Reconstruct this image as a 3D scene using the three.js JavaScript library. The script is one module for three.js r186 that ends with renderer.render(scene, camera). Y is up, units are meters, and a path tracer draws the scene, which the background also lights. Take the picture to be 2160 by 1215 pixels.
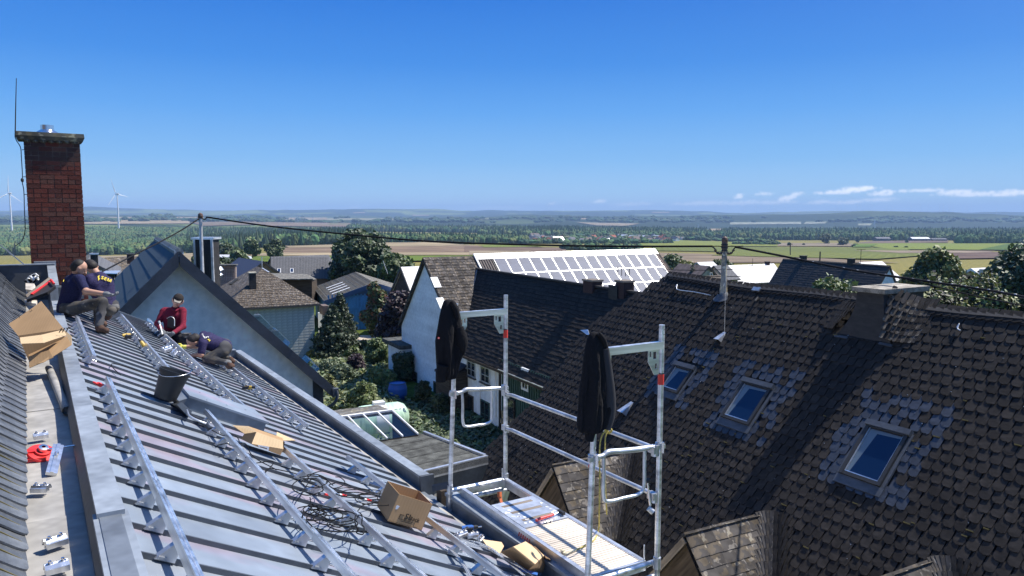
import * as THREE from 'three';
import { mergeGeometries } from 'three/addons/utils/BufferGeometryUtils.js';
import { MarchingCubes } from 'three/addons/objects/MarchingCubes.js';
import { FontLoader } from 'three/addons/loaders/FontLoader.js';
import { TextGeometry } from 'three/addons/geometries/TextGeometry.js';

// ---------------------------------------------------------------- camera, sky, sun, exposure
const V3 = (x, y, z) => new THREE.Vector3(x, y, z);
const CY = 10.5;                       // the photographer's eye above the ground at the foot of the house
const FOC = 1571, PX0 = 1080, PY0 = 607.5, PITCH = Math.atan((PY0 - 452) / FOC);
const scene = new THREE.Scene();
const camera = new THREE.PerspectiveCamera(2 * Math.atan(PY0 / FOC) * 180 / Math.PI, 16 / 9, 0.1, 60000);
camera.position.set(0, CY, 0);
camera.rotation.x = -PITCH;
const renderer = new THREE.WebGLRenderer();
renderer.toneMapping = THREE.LinearToneMapping;
renderer.toneMappingExposure = 1.6;
renderer.shadowMap.enabled = true;
const SUN_AZ = 69, SUN_EL = 55.2, D2R = Math.PI / 180;
const SUN_DIR = V3(Math.sin(SUN_AZ * D2R) * Math.cos(SUN_EL * D2R), Math.sin(SUN_EL * D2R), -Math.cos(SUN_AZ * D2R) * Math.cos(SUN_EL * D2R));
const sun = new THREE.DirectionalLight(new THREE.Color(1, 0.94, 0.85), 4.6);
sun.position.copy(SUN_DIR).multiplyScalar(120);
sun.castShadow = true; sun.shadow.mapSize.set(4096, 4096);
Object.assign(sun.shadow.camera, { left: -70, right: 70, top: 70, bottom: -70, near: 1, far: 400 });
scene.add(sun, sun.target);
scene.fog = new THREE.FogExp2(new THREE.Color(0.46, 0.68, 1.0), 0.0001);

// random numbers and smooth noise, seeded
function rng(seed) { let s = seed >>> 0; return () => { s = (s + 0x6d2b79f5) | 0; let t = Math.imul(s ^ (s >>> 15), 1 | s); t = (t + Math.imul(t ^ (t >>> 7), 61 | t)) ^ t; return ((t ^ (t >>> 14)) >>> 0) / 4294967296; }; }
const hash2 = (x, y, s = 0) => { let h = Math.imul(x | 0, 374761393) + Math.imul(y | 0, 668265263) + Math.imul(s | 0, 1274126177); h = Math.imul(h ^ (h >>> 13), 1274126177); return ((h ^ (h >>> 16)) >>> 0) / 4294967296; };
const lerp = (a, b, t) => a + (b - a) * t, clamp = (x, a = 0, b = 1) => Math.min(b, Math.max(a, x)), sstep = (a, b, x) => { const t = clamp((x - a) / (b - a)); return t * t * (3 - 2 * t); };
function noise2(x, y, per = 0, s = 0) {                 // value noise; repeats every per cells
  const xi = Math.floor(x), yi = Math.floor(y), fx = x - xi, fy = y - yi, u = fx * fx * (3 - 2 * fx), v = fy * fy * (3 - 2 * fy);
  const w = (a) => per ? ((a % per) + per) % per : a;
  return lerp(lerp(hash2(w(xi), w(yi), s), hash2(w(xi + 1), w(yi), s), u), lerp(hash2(w(xi), w(yi + 1), s), hash2(w(xi + 1), w(yi + 1), s), u), v);
}
function fbm(x, y, oct = 4, per = 0, s = 0) { let a = 0.5, t = 0, n = 0; for (let i = 0; i < oct; i++) { t += a * noise2(x, y, per, s + i * 17); n += a; a *= 0.5; x *= 2; y *= 2; per *= 2; } return t / n; }

{ // the sky: a clear late-summer blue, paler towards the horizon, with small fair-weather clouds low down
  const W = 4096, H = 2048, data = new Float32Array(W * H * 4);
  const stops = [[-90, .30, .36, .40], [-1, .45, .60, .74], [0, .45, .62, .78], [1.5, .34, .57, .80], [4, .205, .455, .79], [7.5, .105, .34, .77], [11, .047, .24, .70], [16, .019, .165, .62], [26, .022, .165, .58], [45, .03, .17, .56], [90, .036, .18, .55]];
  const r = rng(77), clouds = [];
  const add = (az, el, w, h, k) => clouds.push([az, el, w, h, k]);
  const pxAz = (x) => Math.atan2(x - PX0, FOC / Math.cos(PITCH)) / D2R, pxEl = (y) => Math.atan2(452 - y, FOC) / D2R * 0.9;
  for (const [x, y, w, h, k] of [[1808, 400, 30, 7, 1], [1762, 406, 34, 5, .9], [1660, 418, 17, 8, .85], [1678, 409, 12, 5, .8], [1612, 407, 18, 5, .6], [1556, 413, 9, 6, .8], [1860, 409, 24, 7, .9], [1940, 404, 40, 4, .75], [2008, 409, 28, 7, .9], [2060, 413, 40, 6, .9], [2130, 412, 40, 7, 1], [1730, 427, 26, 5, .6], [1790, 427, 26, 5, .7], [1850, 423, 32, 5, .6], [1480, 428, 60, 6, .5], [1560, 428, 50, 6, .55], [1620, 427, 50, 5, .5], [1262, 423, 14, 5, .6], [1165, 428, 8, 4, .5], [1330, 430, 40, 6, .35], [1050, 437, 60, 4, .25], [750, 436, 14, 3, .3]]) add(pxAz(x), pxEl(y), w / FOC / D2R, h / FOC / D2R, k);
  for (let i = 0; i < 70; i++) { const az = 42 + r() * 270; add(az > 180 ? az - 360 : az, 0.9 + r() * 1.1, .6 + r() * 1.8, .16 + r() * .16, .4 + r() * .5); }
  for (let j = 0; j < H; j++) {
    const el = ((j + .5) / H - .5) * 180; let i = 0; while (i < stops.length - 2 && stops[i + 1][0] < el) i++;
    const t = clamp((el - stops[i][0]) / (stops[i + 1][0] - stops[i][0])), base = [1, 2, 3].map((c) => lerp(stops[i][c], stops[i + 1][c], t)), ce = Math.cos(el * D2R), se = Math.sin(el * D2R);
    const near = el > 0 && el < 4 ? clouds.filter((c) => Math.abs(el - c[1]) < c[3] * 2.6) : [];
    for (let k = 0; k < W; k++) {
      const a = ((k + .5) / W - .5) * 2 * Math.PI, x = Math.cos(a) * ce, z = Math.sin(a) * ce, az = Math.atan2(x, -z) / D2R;
      const cs = x * SUN_DIR.x + se * SUN_DIR.y + z * SUN_DIR.z, glow = el > 0 ? 0.22 * Math.pow(Math.max(0, cs), 5) + 1.4 * Math.pow(Math.max(0, cs), 50) : 0;
      let c = 0;
      for (const q of near) {
        let da = az - q[0]; if (da > 180) da -= 360; if (da < -180) da += 360;
        if (Math.abs(da) > q[2] * 2.4) continue;
        const dx = da / q[2], dy = (el - q[1]) / q[3] - dx * 0.25, n = fbm(az * 5 + 40, el * 9, 4, 0, 5) - .5, n2 = fbm(az * 16 + 9, el * 22, 3, 0, 8) - .5;
        const flat = dy < 0 ? 1.7 : 0.9;
        c = Math.max(c, q[4] * sstep(0.05, .75, 1 - dx * dx * .55 - dy * dy * flat + n * 1.5 + n2 * .7 - .12));
      }
      const o = (j * W + k) * 4;
      for (let m = 0; m < 3; m++) data[o + m] = .74 * lerp(base[m] + glow * [1, .95, .85][m], [1.1, 1.12, 1.16][m], c * .95);
      data[o + 3] = 1;
    }
  }
  const sky = new THREE.DataTexture(data, W, H, THREE.RGBAFormat, THREE.FloatType);
  sky.mapping = THREE.EquirectangularReflectionMapping; sky.magFilter = sky.minFilter = THREE.LinearFilter; sky.needsUpdate = true;
  scene.background = sky; scene.environment = sky;
}

// ---------------------------------------------------------------- from the photograph's measurements to places in the world
const FW = V3(0, -Math.sin(PITCH), -Math.cos(PITCH)), UPV = V3(0, Math.cos(PITCH), -Math.sin(PITCH)), EYE = V3(0, CY, 0);
const ray = (x, y) => FW.clone().addScaledVector(V3(1, 0, 0), (x - PX0) / FOC).addScaledVector(UPV, -(y - PY0) / FOC);
const at = (x, y, d) => ray(x, y).multiplyScalar(d).add(EYE);                       // a point at depth d
const atH = (x, y, h) => { const r = ray(x, y); return r.multiplyScalar(h / r.y).add(EYE); };  // a point at height h below or above the eye
const frame = (az) => { const a = az * D2R; return { U: V3(Math.sin(a), 0, -Math.cos(a)), V: V3(Math.cos(a), 0, Math.sin(a)) }; };
const FR = frame(-32.6), FS = frame(-31), FB = frame(-28);        // our roof, the scaffold, the neighbours' street grid
const inF = (F, u, v, h) => V3(0, CY + h, 0).addScaledVector(F.U, u).addScaledVector(F.V, v);
const RP = (u, v, h) => inF(FR, u, v, h), SP = (u, v, h) => inF(FS, u, v, h), BP = (u, v, h) => inF(FB, u, v, h);

// ---------------------------------------------------------------- naming
const used = {};
function numbered(n) { const k = used[n] = (used[n] ?? -1) + 1; return k ? n + '_' + String(k).padStart(3, '0') : n; }
function thing(name, label, category, base, group) {
  const o = new THREE.Group(); o.name = numbered(name); o.position.copy(base); o.userData = { label, category }; if (group) o.userData.group = group;
  scene.add(o); return o;
}
const shadowed = (m) => { m.castShadow = m.receiveShadow = true; return m; };
function baseOf(o) { const p = V3(0, 0, 0); for (let q = o; q && q !== scene; q = q.parent) p.add(q.position); return p; }
function part(name, geo, mat, parent) {                      // geo is in world coordinates
  const b = baseOf(parent), g = geo.isMB ? geo.geo() : geo; if (b.lengthSq()) g.translate(-b.x, -b.y, -b.z);
  const m = shadowed(new THREE.Mesh(g, mat)); m.name = name; parent.add(m); return m;
}
function put(name, geo, mat, parent, pos, quat) {            // geo is shared and local
  const m = shadowed(new THREE.Mesh(geo, mat)); m.name = name; m.position.copy(pos).sub(baseOf(parent)); if (quat) m.quaternion.copy(quat); parent.add(m); return m;
}
function struct(name, geo, mat) { const m = shadowed(new THREE.Mesh(geo.isMB ? geo.geo() : geo, mat)); m.name = numbered(name); m.userData = { kind: 'structure' }; scene.add(m); return m; }
function stuff(o, kindOnly, label, category) { o.userData.kind = 'stuff'; if (label) Object.assign(o.userData, { label, category }); return o; }

// ---------------------------------------------------------------- a collector of faces, uv in metres
class MB {
  constructor(col) { this.p = []; this.n = []; this.t = []; this.c = col ? [] : null; this.col = col; this.isMB = true; }
  vert(p, n, u, v) { this.p.push(p.x, p.y, p.z); this.n.push(n.x, n.y, n.z); this.t.push(u, v); if (this.c) this.c.push(this.col[0], this.col[1], this.col[2]); }
  poly(pts, uo = 0, vo = 0, dir) {                           // a flat convex polygon, counter-clockwise from outside
    const n = V3(0, 0, 0), e = pts[1].clone().sub(pts[0]);
    for (let i = 1; i < pts.length - 1; i++) n.add(pts[i].clone().sub(pts[0]).cross(pts[i + 1].clone().sub(pts[0])));
    n.normalize(); const ex = (dir ? dir.clone() : e).normalize(), ey = n.clone().cross(ex);
    const uv = pts.map((q) => { const d = q.clone().sub(pts[0]); return [uo + d.dot(ex), vo + d.dot(ey)]; });
    for (let i = 1; i < pts.length - 1; i++) for (const k of [0, i, i + 1]) this.vert(pts[k], n, uv[k][0], uv[k][1]);
    return this;
  }
  hexa(a, b, c, d, e, f, g, h, uo, vo) {                     // bottom abcd counter-clockwise seen from above, top efgh over them
    this.poly([d, c, b, a], uo, vo); this.poly([e, f, g, h], uo, vo); this.poly([a, b, f, e], uo, vo); this.poly([b, c, g, f], uo, vo); this.poly([c, d, h, g], uo, vo); this.poly([d, a, e, h], uo, vo); return this;
  }
  box(o, X, Y, Z, uo, vo) {                                  // centre and three half-edge vectors
    const q = (i, j, k) => o.clone().addScaledVector(X, i).addScaledVector(Y, j).addScaledVector(Z, k);
    if (X.clone().cross(Y).dot(Z) < 0) Z = Z.clone().negate();
    return this.hexa(q(-1, -1, 1), q(1, -1, 1), q(1, -1, -1), q(-1, -1, -1), q(-1, 1, 1), q(1, 1, 1), q(1, 1, -1), q(-1, 1, -1), uo, vo);
  }
  aabox(x, y, z, w, h, d) { return this.box(V3(x, y, z), V3(w / 2, 0, 0), V3(0, h / 2, 0), V3(0, 0, d / 2)); }
  bar(a, b, w, h, up = V3(0, 1, 0)) { const z = b.clone().sub(a), L = z.length(); z.normalize(); const x = up.clone().cross(z).normalize(), y = z.clone().cross(x); return this.box(a.clone().add(b).multiplyScalar(.5), x.multiplyScalar(w / 2), y.multiplyScalar(h / 2), z.multiplyScalar(L / 2)); }
  tube(pts, r, seg = 8, caps = true) {                       // a smooth tube along points; r a number or one per point
    const R = (i) => Array.isArray(r) ? r[i] : r, rings = []; let ref = null, along = 0;
    for (let i = 0; i < pts.length; i++) {
      const t = (pts[i + 1] ?? pts[i]).clone().sub(pts[i - 1] ?? pts[i]).normalize();
      if (!ref) ref = Math.abs(t.y) < .9 ? V3(0, 1, 0) : V3(1, 0, 0);
      const x = ref.clone().cross(t).normalize(); ref = t.clone().cross(x).normalize(); const y = ref;
      if (i) along += pts[i].distanceTo(pts[i - 1]);
      rings.push({ c: pts[i], x, y, r: R(i), t, along });
    }
    const pt = (g, k) => { const a = k / seg * 2 * Math.PI, n = g.x.clone().multiplyScalar(Math.cos(a)).addScaledVector(g.y, Math.sin(a)); return [g.c.clone().addScaledVector(n, g.r), n, k / seg * 2 * Math.PI * Math.max(g.r, .005), g.along]; };
    for (let i = 0; i < rings.length - 1; i++) for (let k = 0; k < seg; k++) {
      const A = pt(rings[i], k), B = pt(rings[i], k + 1), C = pt(rings[i + 1], k + 1), D = pt(rings[i + 1], k);
      for (const q of [A, B, C, A, C, D]) this.vert(q[0], q[1], q[2], q[3]);
    }
    if (caps) for (const [g, s] of [[rings[0], -1], [rings[rings.length - 1], 1]]) if (g.r > 1e-4) for (let k = 1; k < seg - 1; k++) { const n = g.t.clone().multiplyScalar(s), q = s > 0 ? [0, k, k + 1] : [0, k + 1, k]; for (const m of q) { const e = pt(g, m); this.vert(e[0], n, e[2], e[3]); } }
    return this;
  }
  cyl(a, b, r0, r1 = r0, seg = 12) { return this.tube([a, b], [r0, r1], seg); }
  lathe(o, axis, prof, seg = 20) {                            // [radius, height] pairs round an axis
    const A = axis.clone().normalize(), X = (Math.abs(A.y) < .9 ? V3(0, 1, 0) : V3(1, 0, 0)).cross(A).normalize(), Y = A.clone().cross(X);
    for (let i = 0; i < prof.length - 1; i++) {
      const [r0, h0] = prof[i], [r1, h1] = prof[i + 1], L = Math.hypot(r1 - r0, h1 - h0) || 1, nr = (h1 - h0) / L, nh = -(r1 - r0) / L;
      const pt = (k, r, h) => { const a = k / seg * 2 * Math.PI, d = X.clone().multiplyScalar(Math.cos(a)).addScaledVector(Y, Math.sin(a)); return [o.clone().addScaledVector(A, h).addScaledVector(d, r), d.multiplyScalar(nr).addScaledVector(A, nh), k / seg * 2 * Math.PI * .1, h]; };
      for (let k = 0; k < seg; k++) { const a = pt(k, r0, h0), b = pt(k + 1, r0, h0), c = pt(k + 1, r1, h1), d = pt(k, r1, h1); for (const q of [a, b, c, a, c, d]) this.vert(...q); }
    }
    return this;
  }
  geo() {
    const g = new THREE.BufferGeometry();
    g.setAttribute('position', new THREE.Float32BufferAttribute(this.p, 3)); g.setAttribute('normal', new THREE.Float32BufferAttribute(this.n, 3)); g.setAttribute('uv', new THREE.Float32BufferAttribute(this.t, 2));
    if (this.c) g.setAttribute('color', new THREE.Float32BufferAttribute(this.c, 3));
    return g;
  }
}
const mb = (c) => new MB(c);
const curve = (pts, n) => new THREE.CatmullRomCurve3(pts).getPoints(n);

// ---------------------------------------------------------------- materials
const tex = (N, fn, srgb = true, wrap = 1) => {              // fn(x, y in 0..1) -> [r, g, b] in 0..1 display values
  const d = new Uint8Array(N * N * 4); let sum = 0;
  for (let j = 0; j < N; j++) for (let i = 0; i < N; i++) { const c = fn(i / N, j / N), o = (j * N + i) * 4; for (let k = 0; k < 3; k++) d[o + k] = clamp(c[k]) * 255; d[o + 3] = 255; sum += Math.pow(clamp((c[0] + c[1] + c[2]) / 3), 2.2); }
  const t = new THREE.DataTexture(d, N, N); t.magFilter = t.minFilter = THREE.LinearFilter; t.wrapS = t.wrapT = THREE.RepeatWrapping; if (srgb) t.colorSpace = THREE.SRGBColorSpace; t.repeat.set(wrap, wrap); t.needsUpdate = true; t.userData.mean = sum / N / N; return t;
};
const gray = (v) => [v, v, v];
const lin = (r, g, b) => new THREE.Color().setRGB(r, g, b), hex = (h) => new THREE.Color(h);
const mat = (name, color, rough = .8, metal = 0, more = {}) => { if (rough >= .8 && more.specularIntensity === undefined && !metal) more = { ...more, specularIntensity: .35 }; if (more.map) color = color.clone().multiplyScalar(1 / more.map.userData.mean); const m = new (more.transmission || more.specularIntensity || more.clearcoat || more.sheen ? THREE.MeshPhysicalMaterial : THREE.MeshStandardMaterial)({ color, roughness: rough, metalness: metal, ...more }); m.name = name; return m; };
const T = {};
T.mottle = tex(256, (x, y) => { const n = fbm(x * 6, y * 6, 5, 6, 1), f = fbm(x * 40, y * 40, 2, 40, 2); return gray(.78 + .30 * (n - .5) + .14 * (f - .5)); }, true, .5);
T.fine = tex(256, (x, y) => gray(.5 + .9 * (fbm(x * 32, y * 32, 3, 32, 3) - .5)), false, 2);
T.grain = tex(256, (x, y) => gray(.74 + .5 * (fbm(x * 60, y * 60, 2, 60, 4) - .5)), true, 3);
T.streak = tex(256, (x, y) => gray(.78 + .5 * (fbm(x * 3, y * 40, 4, 0, 6) - .5)), true, .6);
T.zinc = tex(512, (x, y) => {                                 // weathered standing-seam zinc with faint pink wear
  const a = fbm(x * 4, y * 9, 5, 0, 11), b = fbm(x * 14, y * 3, 4, 0, 12), p = sstep(.60, .74, fbm(x * 5 + 3, y * 11, 4, 0, 13)), w = fbm(x * 50, y * 50, 2, 0, 14), v = .74 + .16 * (a - .5) + .12 * (b - .5) + .08 * (w - .5);
  return [v * (.965 + .075 * p), v * (1 - .03 * p), v * (1.03 - .02 * p)];
}, true, .22);
T.concrete = tex(256, (x, y) => { const n = fbm(x * 8, y * 8, 5, 8, 21), s = hash2(x * 256, y * 256, 4); return gray(.6 + .5 * (n - .5) + (s > .93 ? .22 : s < .08 ? -.22 : 0)); }, true, .8);
T.lichen = tex(512, (x, y) => { const n = fbm(x * 10, y * 10, 5, 10, 31), l = sstep(.56, .66, fbm(x * 16, y * 16, 4, 16, 32)), w = sstep(.68, .74, fbm(x * 24, y * 24, 3, 24, 33)); const v = .55 + .4 * (n - .5); return [v + .13 * l + .3 * w, v + .1 * l + .3 * w, v + .04 * l + .28 * w]; }, true, .5);
T.slate = tex(256, (x, y) => { const n = fbm(x * 5, y * 12, 5, 0, 41), s = hash2(x * 256, y * 256, 9); return gray(.72 + .5 * (n - .5) + (s > .985 ? .35 : 0)); }, true, 1.5);
T.plaster = tex(512, (x, y) => { const n = fbm(x * 3, y * 3, 5, 3, 51), d = fbm(x * 30, y * 2, 3, 0, 52), f = fbm(x * 80, y * 80, 2, 80, 53); return gray(.86 + .16 * (n - .5) + .12 * (d - .5) + .09 * (f - .5)); }, true, .12);
T.card = tex(256, (x, y) => gray(.84 + .12 * (fbm(x * 5, y * 5, 4, 5, 61) - .5) + .015 * Math.sin(x * 220)), true, 1);
T.soil = tex(512, (x, y) => { const n = fbm(x * 6, y * 6, 5, 6, 71), f = fbm(x * 3, y * 90, 3, 0, 72); return gray(.74 + .34 * (n - .5) + .28 * (f - .5)); }, true, .006);
T.grass = tex(512, (x, y) => { const n = fbm(x * 8, y * 8, 5, 8, 81), f = fbm(x * 70, y * 70, 2, 70, 82); return [.64 + .5 * (n - .5) + .3 * (f - .5), .70 + .4 * (n - .5) + .3 * (f - .5), .5 + .4 * (n - .5)]; }, true, .12);
T.bark = tex(128, (x, y) => gray(.6 + .7 * (fbm(x * 24, y * 4, 4, 0, 91) - .5)), true, 1);
T.rub = tex(256, (x, y) => { const n = fbm(x * 4, y * 4, 4, 4, 95), f = hash2(x * 256, y * 256, 3); return gray(.7 + .25 * (n - .5) + .25 * (f - .5)); }, true, .8);
const bumpOf = (t, h) => ({ bumpMap: t, bumpScale: h });

const M = {
  pans: [0, 1, 2, 3].map((i) => mat('weathered zinc', [lin(.255, .275, .305), lin(.268, .276, .298), lin(.245, .268, .302), lin(.26, .27, .292)][i], .5, .12, { map: T.zinc, ...bumpOf(T.mottle, .002) })),
  seam: mat('zinc seam', lin(.075, .085, .10), .5, .15, { map: T.mottle }),
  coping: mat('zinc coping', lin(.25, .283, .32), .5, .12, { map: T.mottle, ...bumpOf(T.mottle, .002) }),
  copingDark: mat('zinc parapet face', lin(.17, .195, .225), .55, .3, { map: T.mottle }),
  gutter: mat('gutter zinc', lin(.33, .318, .295), .65, .1, { map: T.mottle }),
  slateNear: [0, 1, 2].map((i) => mat('slate', lin(.085 + .015 * i, .093 + .015 * i, .104 + .014 * i), .5, 0, { map: T.slate, ...bumpOf(T.mottle, .003) })),
  slateBig: [0, 1, 2, 3].map((i) => mat('dark slate', lin(...[[.028, .024, .021], [.034, .029, .025], [.023, .020, .018], [.031, .027, .024]][i]), .82, 0, { map: T.slate, ...bumpOf(T.mottle, .002) })),
  slateBlue: mat('new blue slate', lin(.030, .037, .052), .6, 0, { map: T.slate }),
  slateOld: [0, 1].map((i) => mat('lichen slate', lin(.095 - .03 * i, .087 - .028 * i, .081 - .026 * i), .9, 0, { map: T.lichen })),
  slateDark: mat('slate cladding', lin(.024, .022, .021), .7, 0, { map: T.slate }),
  moss: mat('moss edge', lin(.13, .11, .045), 1, 0, { map: T.mottle }),
  rail: mat('aluminium rail', lin(.72, .74, .77), .33, .9, { map: T.streak }),
  bracket: mat('aluminium bracket', lin(.62, .64, .67), .42, .85, { map: T.mottle }),
  steel: mat('stainless bolt', lin(.75, .75, .76), .25, 1),
  galv: mat('galvanised tube', lin(.60, .62, .64), .42, .75, { map: T.mottle }),
  galvBright: mat('scaffold aluminium', lin(.70, .72, .74), .38, .8, { map: T.streak }),
  red: mat('red plastic', lin(.62, .03, .03), .4),
  redPaint: mat('red tape', lin(.72, .05, .03), .6),
  orange: mat('orange lever', lin(.65, .16, .05), .5),
  black: mat('black plastic', lin(.02, .02, .022), .55),
  blackRub: mat('black cable', lin(.012, .012, .013), .85),
  yellow: mat('yellow tool plastic', lin(.50, .34, .06), .45),
  blueTool: mat('blue tool plastic', lin(.03, .12, .40), .45),
  card: mat('cardboard', lin(.40, .26, .14), .9, 0, { map: T.card }),
  cardIn: mat('cardboard inside', lin(.40, .25, .13), .95, 0, { map: T.card }),
  cardPale: mat('pale cardboard flap', lin(.62, .46, .28), .9, 0, { map: T.card }),
  ink: mat('print', lin(.05, .04, .03), .8),
  white: mat('white paint', lin(.78, .78, .76), .55, 0, { map: T.grain }),
  bucket: mat('black bucket', lin(.022, .024, .026), .5),
  concrete: mat('concrete', lin(.33, .30, .25), .95, 0, { map: T.concrete, ...bumpOf(T.concrete, .006) }),
  concreteDark: mat('dark weathered concrete', lin(.10, .10, .085), .95, 0, { map: T.lichen, ...bumpOf(T.concrete, .01) }),
  bricks: [0, 1, 2, 3, 4].map((i) => mat('brick', lin(...[[.135, .042, .031], [.11, .036, .028], [.155, .053, .039], [.095, .037, .030], [.125, .058, .044]][i]), .9, 0, { map: T.grain, ...bumpOf(T.fine, .002) })),
  brickTop: mat('sooty brick', lin(.07, .042, .038), .9, 0, { map: T.grain }),
  mortar: mat('mortar', lin(.15, .10, .085), .95, 0, { map: T.concrete }),
  mortarPale: mat('pale mortar', lin(.26, .22, .19), .95, 0, { map: T.concrete }),
  deck: mat('plywood deck', lin(.56, .50, .42), .75, 0, { map: T.streak }),
  hatch: mat('aluminium hatch', lin(.58, .61, .65), .42, .6, { map: T.mottle }),
  fabricBlack: mat('black fleece', lin(.012, .012, .014), .95, 0, { sheen: .3, sheenColor: lin(.05, .05, .055), sheenRoughness: .6, ...bumpOf(T.fine, .004) }),
  fabricDark: mat('dark grey lining', lin(.045, .045, .05), .95),
  rope: mat('yellow rope', lin(.52, .43, .12), .9, 0, { map: T.grain }),
  ropePale: mat('pale rope end', lin(.66, .60, .42), .9, 0, { map: T.grain }),
  skin: mat('skin', lin(.46, .26, .18), .6), skinPale: mat('pale skin', lin(.60, .36, .27), .6),
  navy: mat('navy shirt', lin(.018, .02, .06), .9, 0, { map: T.grain }), navyPurple: mat('faded navy shirt', lin(.034, .03, .08), .9, 0, { map: T.grain }),
  maroon: mat('maroon shirt', lin(.17, .016, .035), .9, 0, { map: T.grain }),
  trouser: mat('grey work trousers', lin(.085, .085, .09), .95, 0, { map: T.lichen }), trouserDark: mat('dark work trousers', lin(.03, .03, .034), .95, 0, { map: T.mottle }),
  hair: mat('dark hair', lin(.014, .011, .01), .7), shoe: mat('brown work shoe', lin(.10, .06, .045), .8, 0, { map: T.mottle }), sole: mat('sole', lin(.03, .03, .03), .9),
  glove: mat('grey glove', lin(.16, .17, .18), .8), gloveYellow: mat('yellow glove', lin(.66, .62, .12), .7), cap: mat('dark cap', lin(.035, .03, .028), .9), visor: mat('pale cap visor', lin(.26, .24, .21), .8),
  logoYellow: mat('yellow print', lin(.75, .58, .05), .7), logoWhite: mat('white print', lin(.7, .7, .65), .7),
  plaster: mat('white plaster', lin(.90, .85, .78), .92, 0, { map: T.plaster }),
  limewash: mat('limewashed wall', lin(.76, .79, .80), .95, 0, { map: T.plaster, ...bumpOf(T.mottle, .01) }),
  anthracite: mat('anthracite verge board', lin(.045, .052, .066), .55, 0, { map: T.mottle }),
  tealTile: mat('dark blue roof tile', lin(.03, .055, .075), .78, 0, { map: T.mottle }),
  ridgeTile: mat('weathered ridge tile', lin(.20, .24, .28), .6, 0, { map: T.lichen }),
  bitumen: mat('bitumen felt', lin(.085, .087, .08), .95, 0, { map: T.concrete, ...bumpOf(T.fine, .003) }),
  glassRoof: mat('glass pane', lin(.75, .82, .88), .03, 0, { transmission: 1, thickness: 0, ior: 1.5 }),
  paneDark: mat('window glass', lin(.02, .026, .034), .06, 0, { clearcoat: 1, clearcoatRoughness: .02 }),
  skylightGlass: mat('roof window glass', lin(.006, .02, .06), .05, 0, { specularIntensity: .7 }),
  blind: mat('pale blind', lin(.13, .17, .2), .3, 0),
  frameDark: mat('dark window frame', lin(.025, .026, .028), .75, 0),
  leadGrey: mat('lead flashing', lin(.06, .07, .085), .75, 0, { map: T.mottle }),
  tank: mat('mint tank paint', lin(.47, .66, .50), .4, 0, { map: T.mottle }),
  corr: mat('green corrugated sheet', lin(.035, .085, .075), .6, .1, { map: T.mottle }),
  stone: mat('rubble stone', lin(.27, .235, .18), .95, 0, { map: T.lichen, ...bumpOf(T.concrete, .03) }),
  blueHall: mat('blue sheet wall', lin(.045, .21, .42), .55, 0, { map: T.mottle }), blueDark: mat('dark blue sheet', lin(.022, .07, .16), .5),
  eternit: mat('fibre cement roof', lin(.15, .147, .138), .9, 0, { map: T.lichen }),
  shingleWall: mat('pale shingle panel', lin(.47, .49, .46), .75, 0, { map: T.mottle }),
  roofMoss: [0, 1, 2].map((i) => mat('weathered slate', lin(.135 - .025 * i, .12 - .024 * i, .108 - .023 * i), .9, 0, { map: T.lichen })),
  roofGrey: mat('grey slate roof', lin(.12, .122, .13), .8, 0, { map: T.slate }), roofBlue: mat('dark blue roof', lin(.045, .05, .075), .6, 0, { map: T.slate }),
  glossRoof: mat('pale glazed roof', lin(.40, .41, .43), .5, 0, { map: T.mottle, clearcoat: .2, clearcoatRoughness: .5 }),
  sheetWhite: mat('pale sheet roof', lin(.62, .62, .62), .4, .1, { map: T.streak }),
  rust: mat('rusty sheet', lin(.34, .27, .23), .85, .1, { map: T.streak }),
  cream: mat('cream wall', lin(.55, .50, .38), .9, 0, { map: T.plaster }), greenWall: mat('pale green wall', lin(.38, .45, .36), .9, 0, { map: T.plaster }), brickWall: mat('brick wall', lin(.36, .24, .17), .9, 0, { map: T.grain }),
  roofBrown: mat('brown roof', lin(.16, .125, .11), .85, 0, { map: T.mottle }), roofRed: mat('red tile roof', lin(.30, .11, .07), .85, 0, { map: T.mottle }), roofGreen: mat('green roof sheet', lin(.12, .22, .13), .6, 0, { map: T.mottle }), roofPurple: mat('purple roof sheet', lin(.26, .12, .22), .6, 0, { map: T.mottle }),
  trimWhite: mat('white trim', lin(.72, .73, .74), .5), trimDark: mat('dark trim', lin(.06, .055, .05), .7),
  woodDark: mat('dark timber', lin(.07, .055, .042), .9, 0, { map: T.streak }), fascia: mat('brown fascia', lin(.19, .16, .13), .8, 0, { map: T.streak }),
  pv: mat('solar cell', lin(.075, .09, .14), .62, 0, { map: T.rub }), pvFrame: mat('panel frame', lin(.7, .7, .7), .35, .7),
  bark: mat('bark', lin(.12, .09, .065), .95, 0, { map: T.bark }),
  turbine: mat('turbine white', lin(.72, .73, .74), .5), turbineRed: mat('turbine red', lin(.5, .12, .08), .5),
  porcelain: mat('brown insulator', lin(.11, .065, .045), .45), poleGrey: mat('galvanised pole', lin(.48, .49, .49), .55, .4, { map: T.mottle }), poleConcrete: mat('weathered pole', lin(.32, .31, .27), .85, 0, { map: T.lichen }),
  ground: mat('grass', lin(.085, .10, .035), 1, 0, { map: T.grass }), gravel: mat('gravel yard', lin(.42, .36, .29), .95, 0, { map: T.concrete }), asphalt: mat('asphalt', lin(.11, .11, .115), .95, 0, { map: T.concrete }),
};
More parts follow.
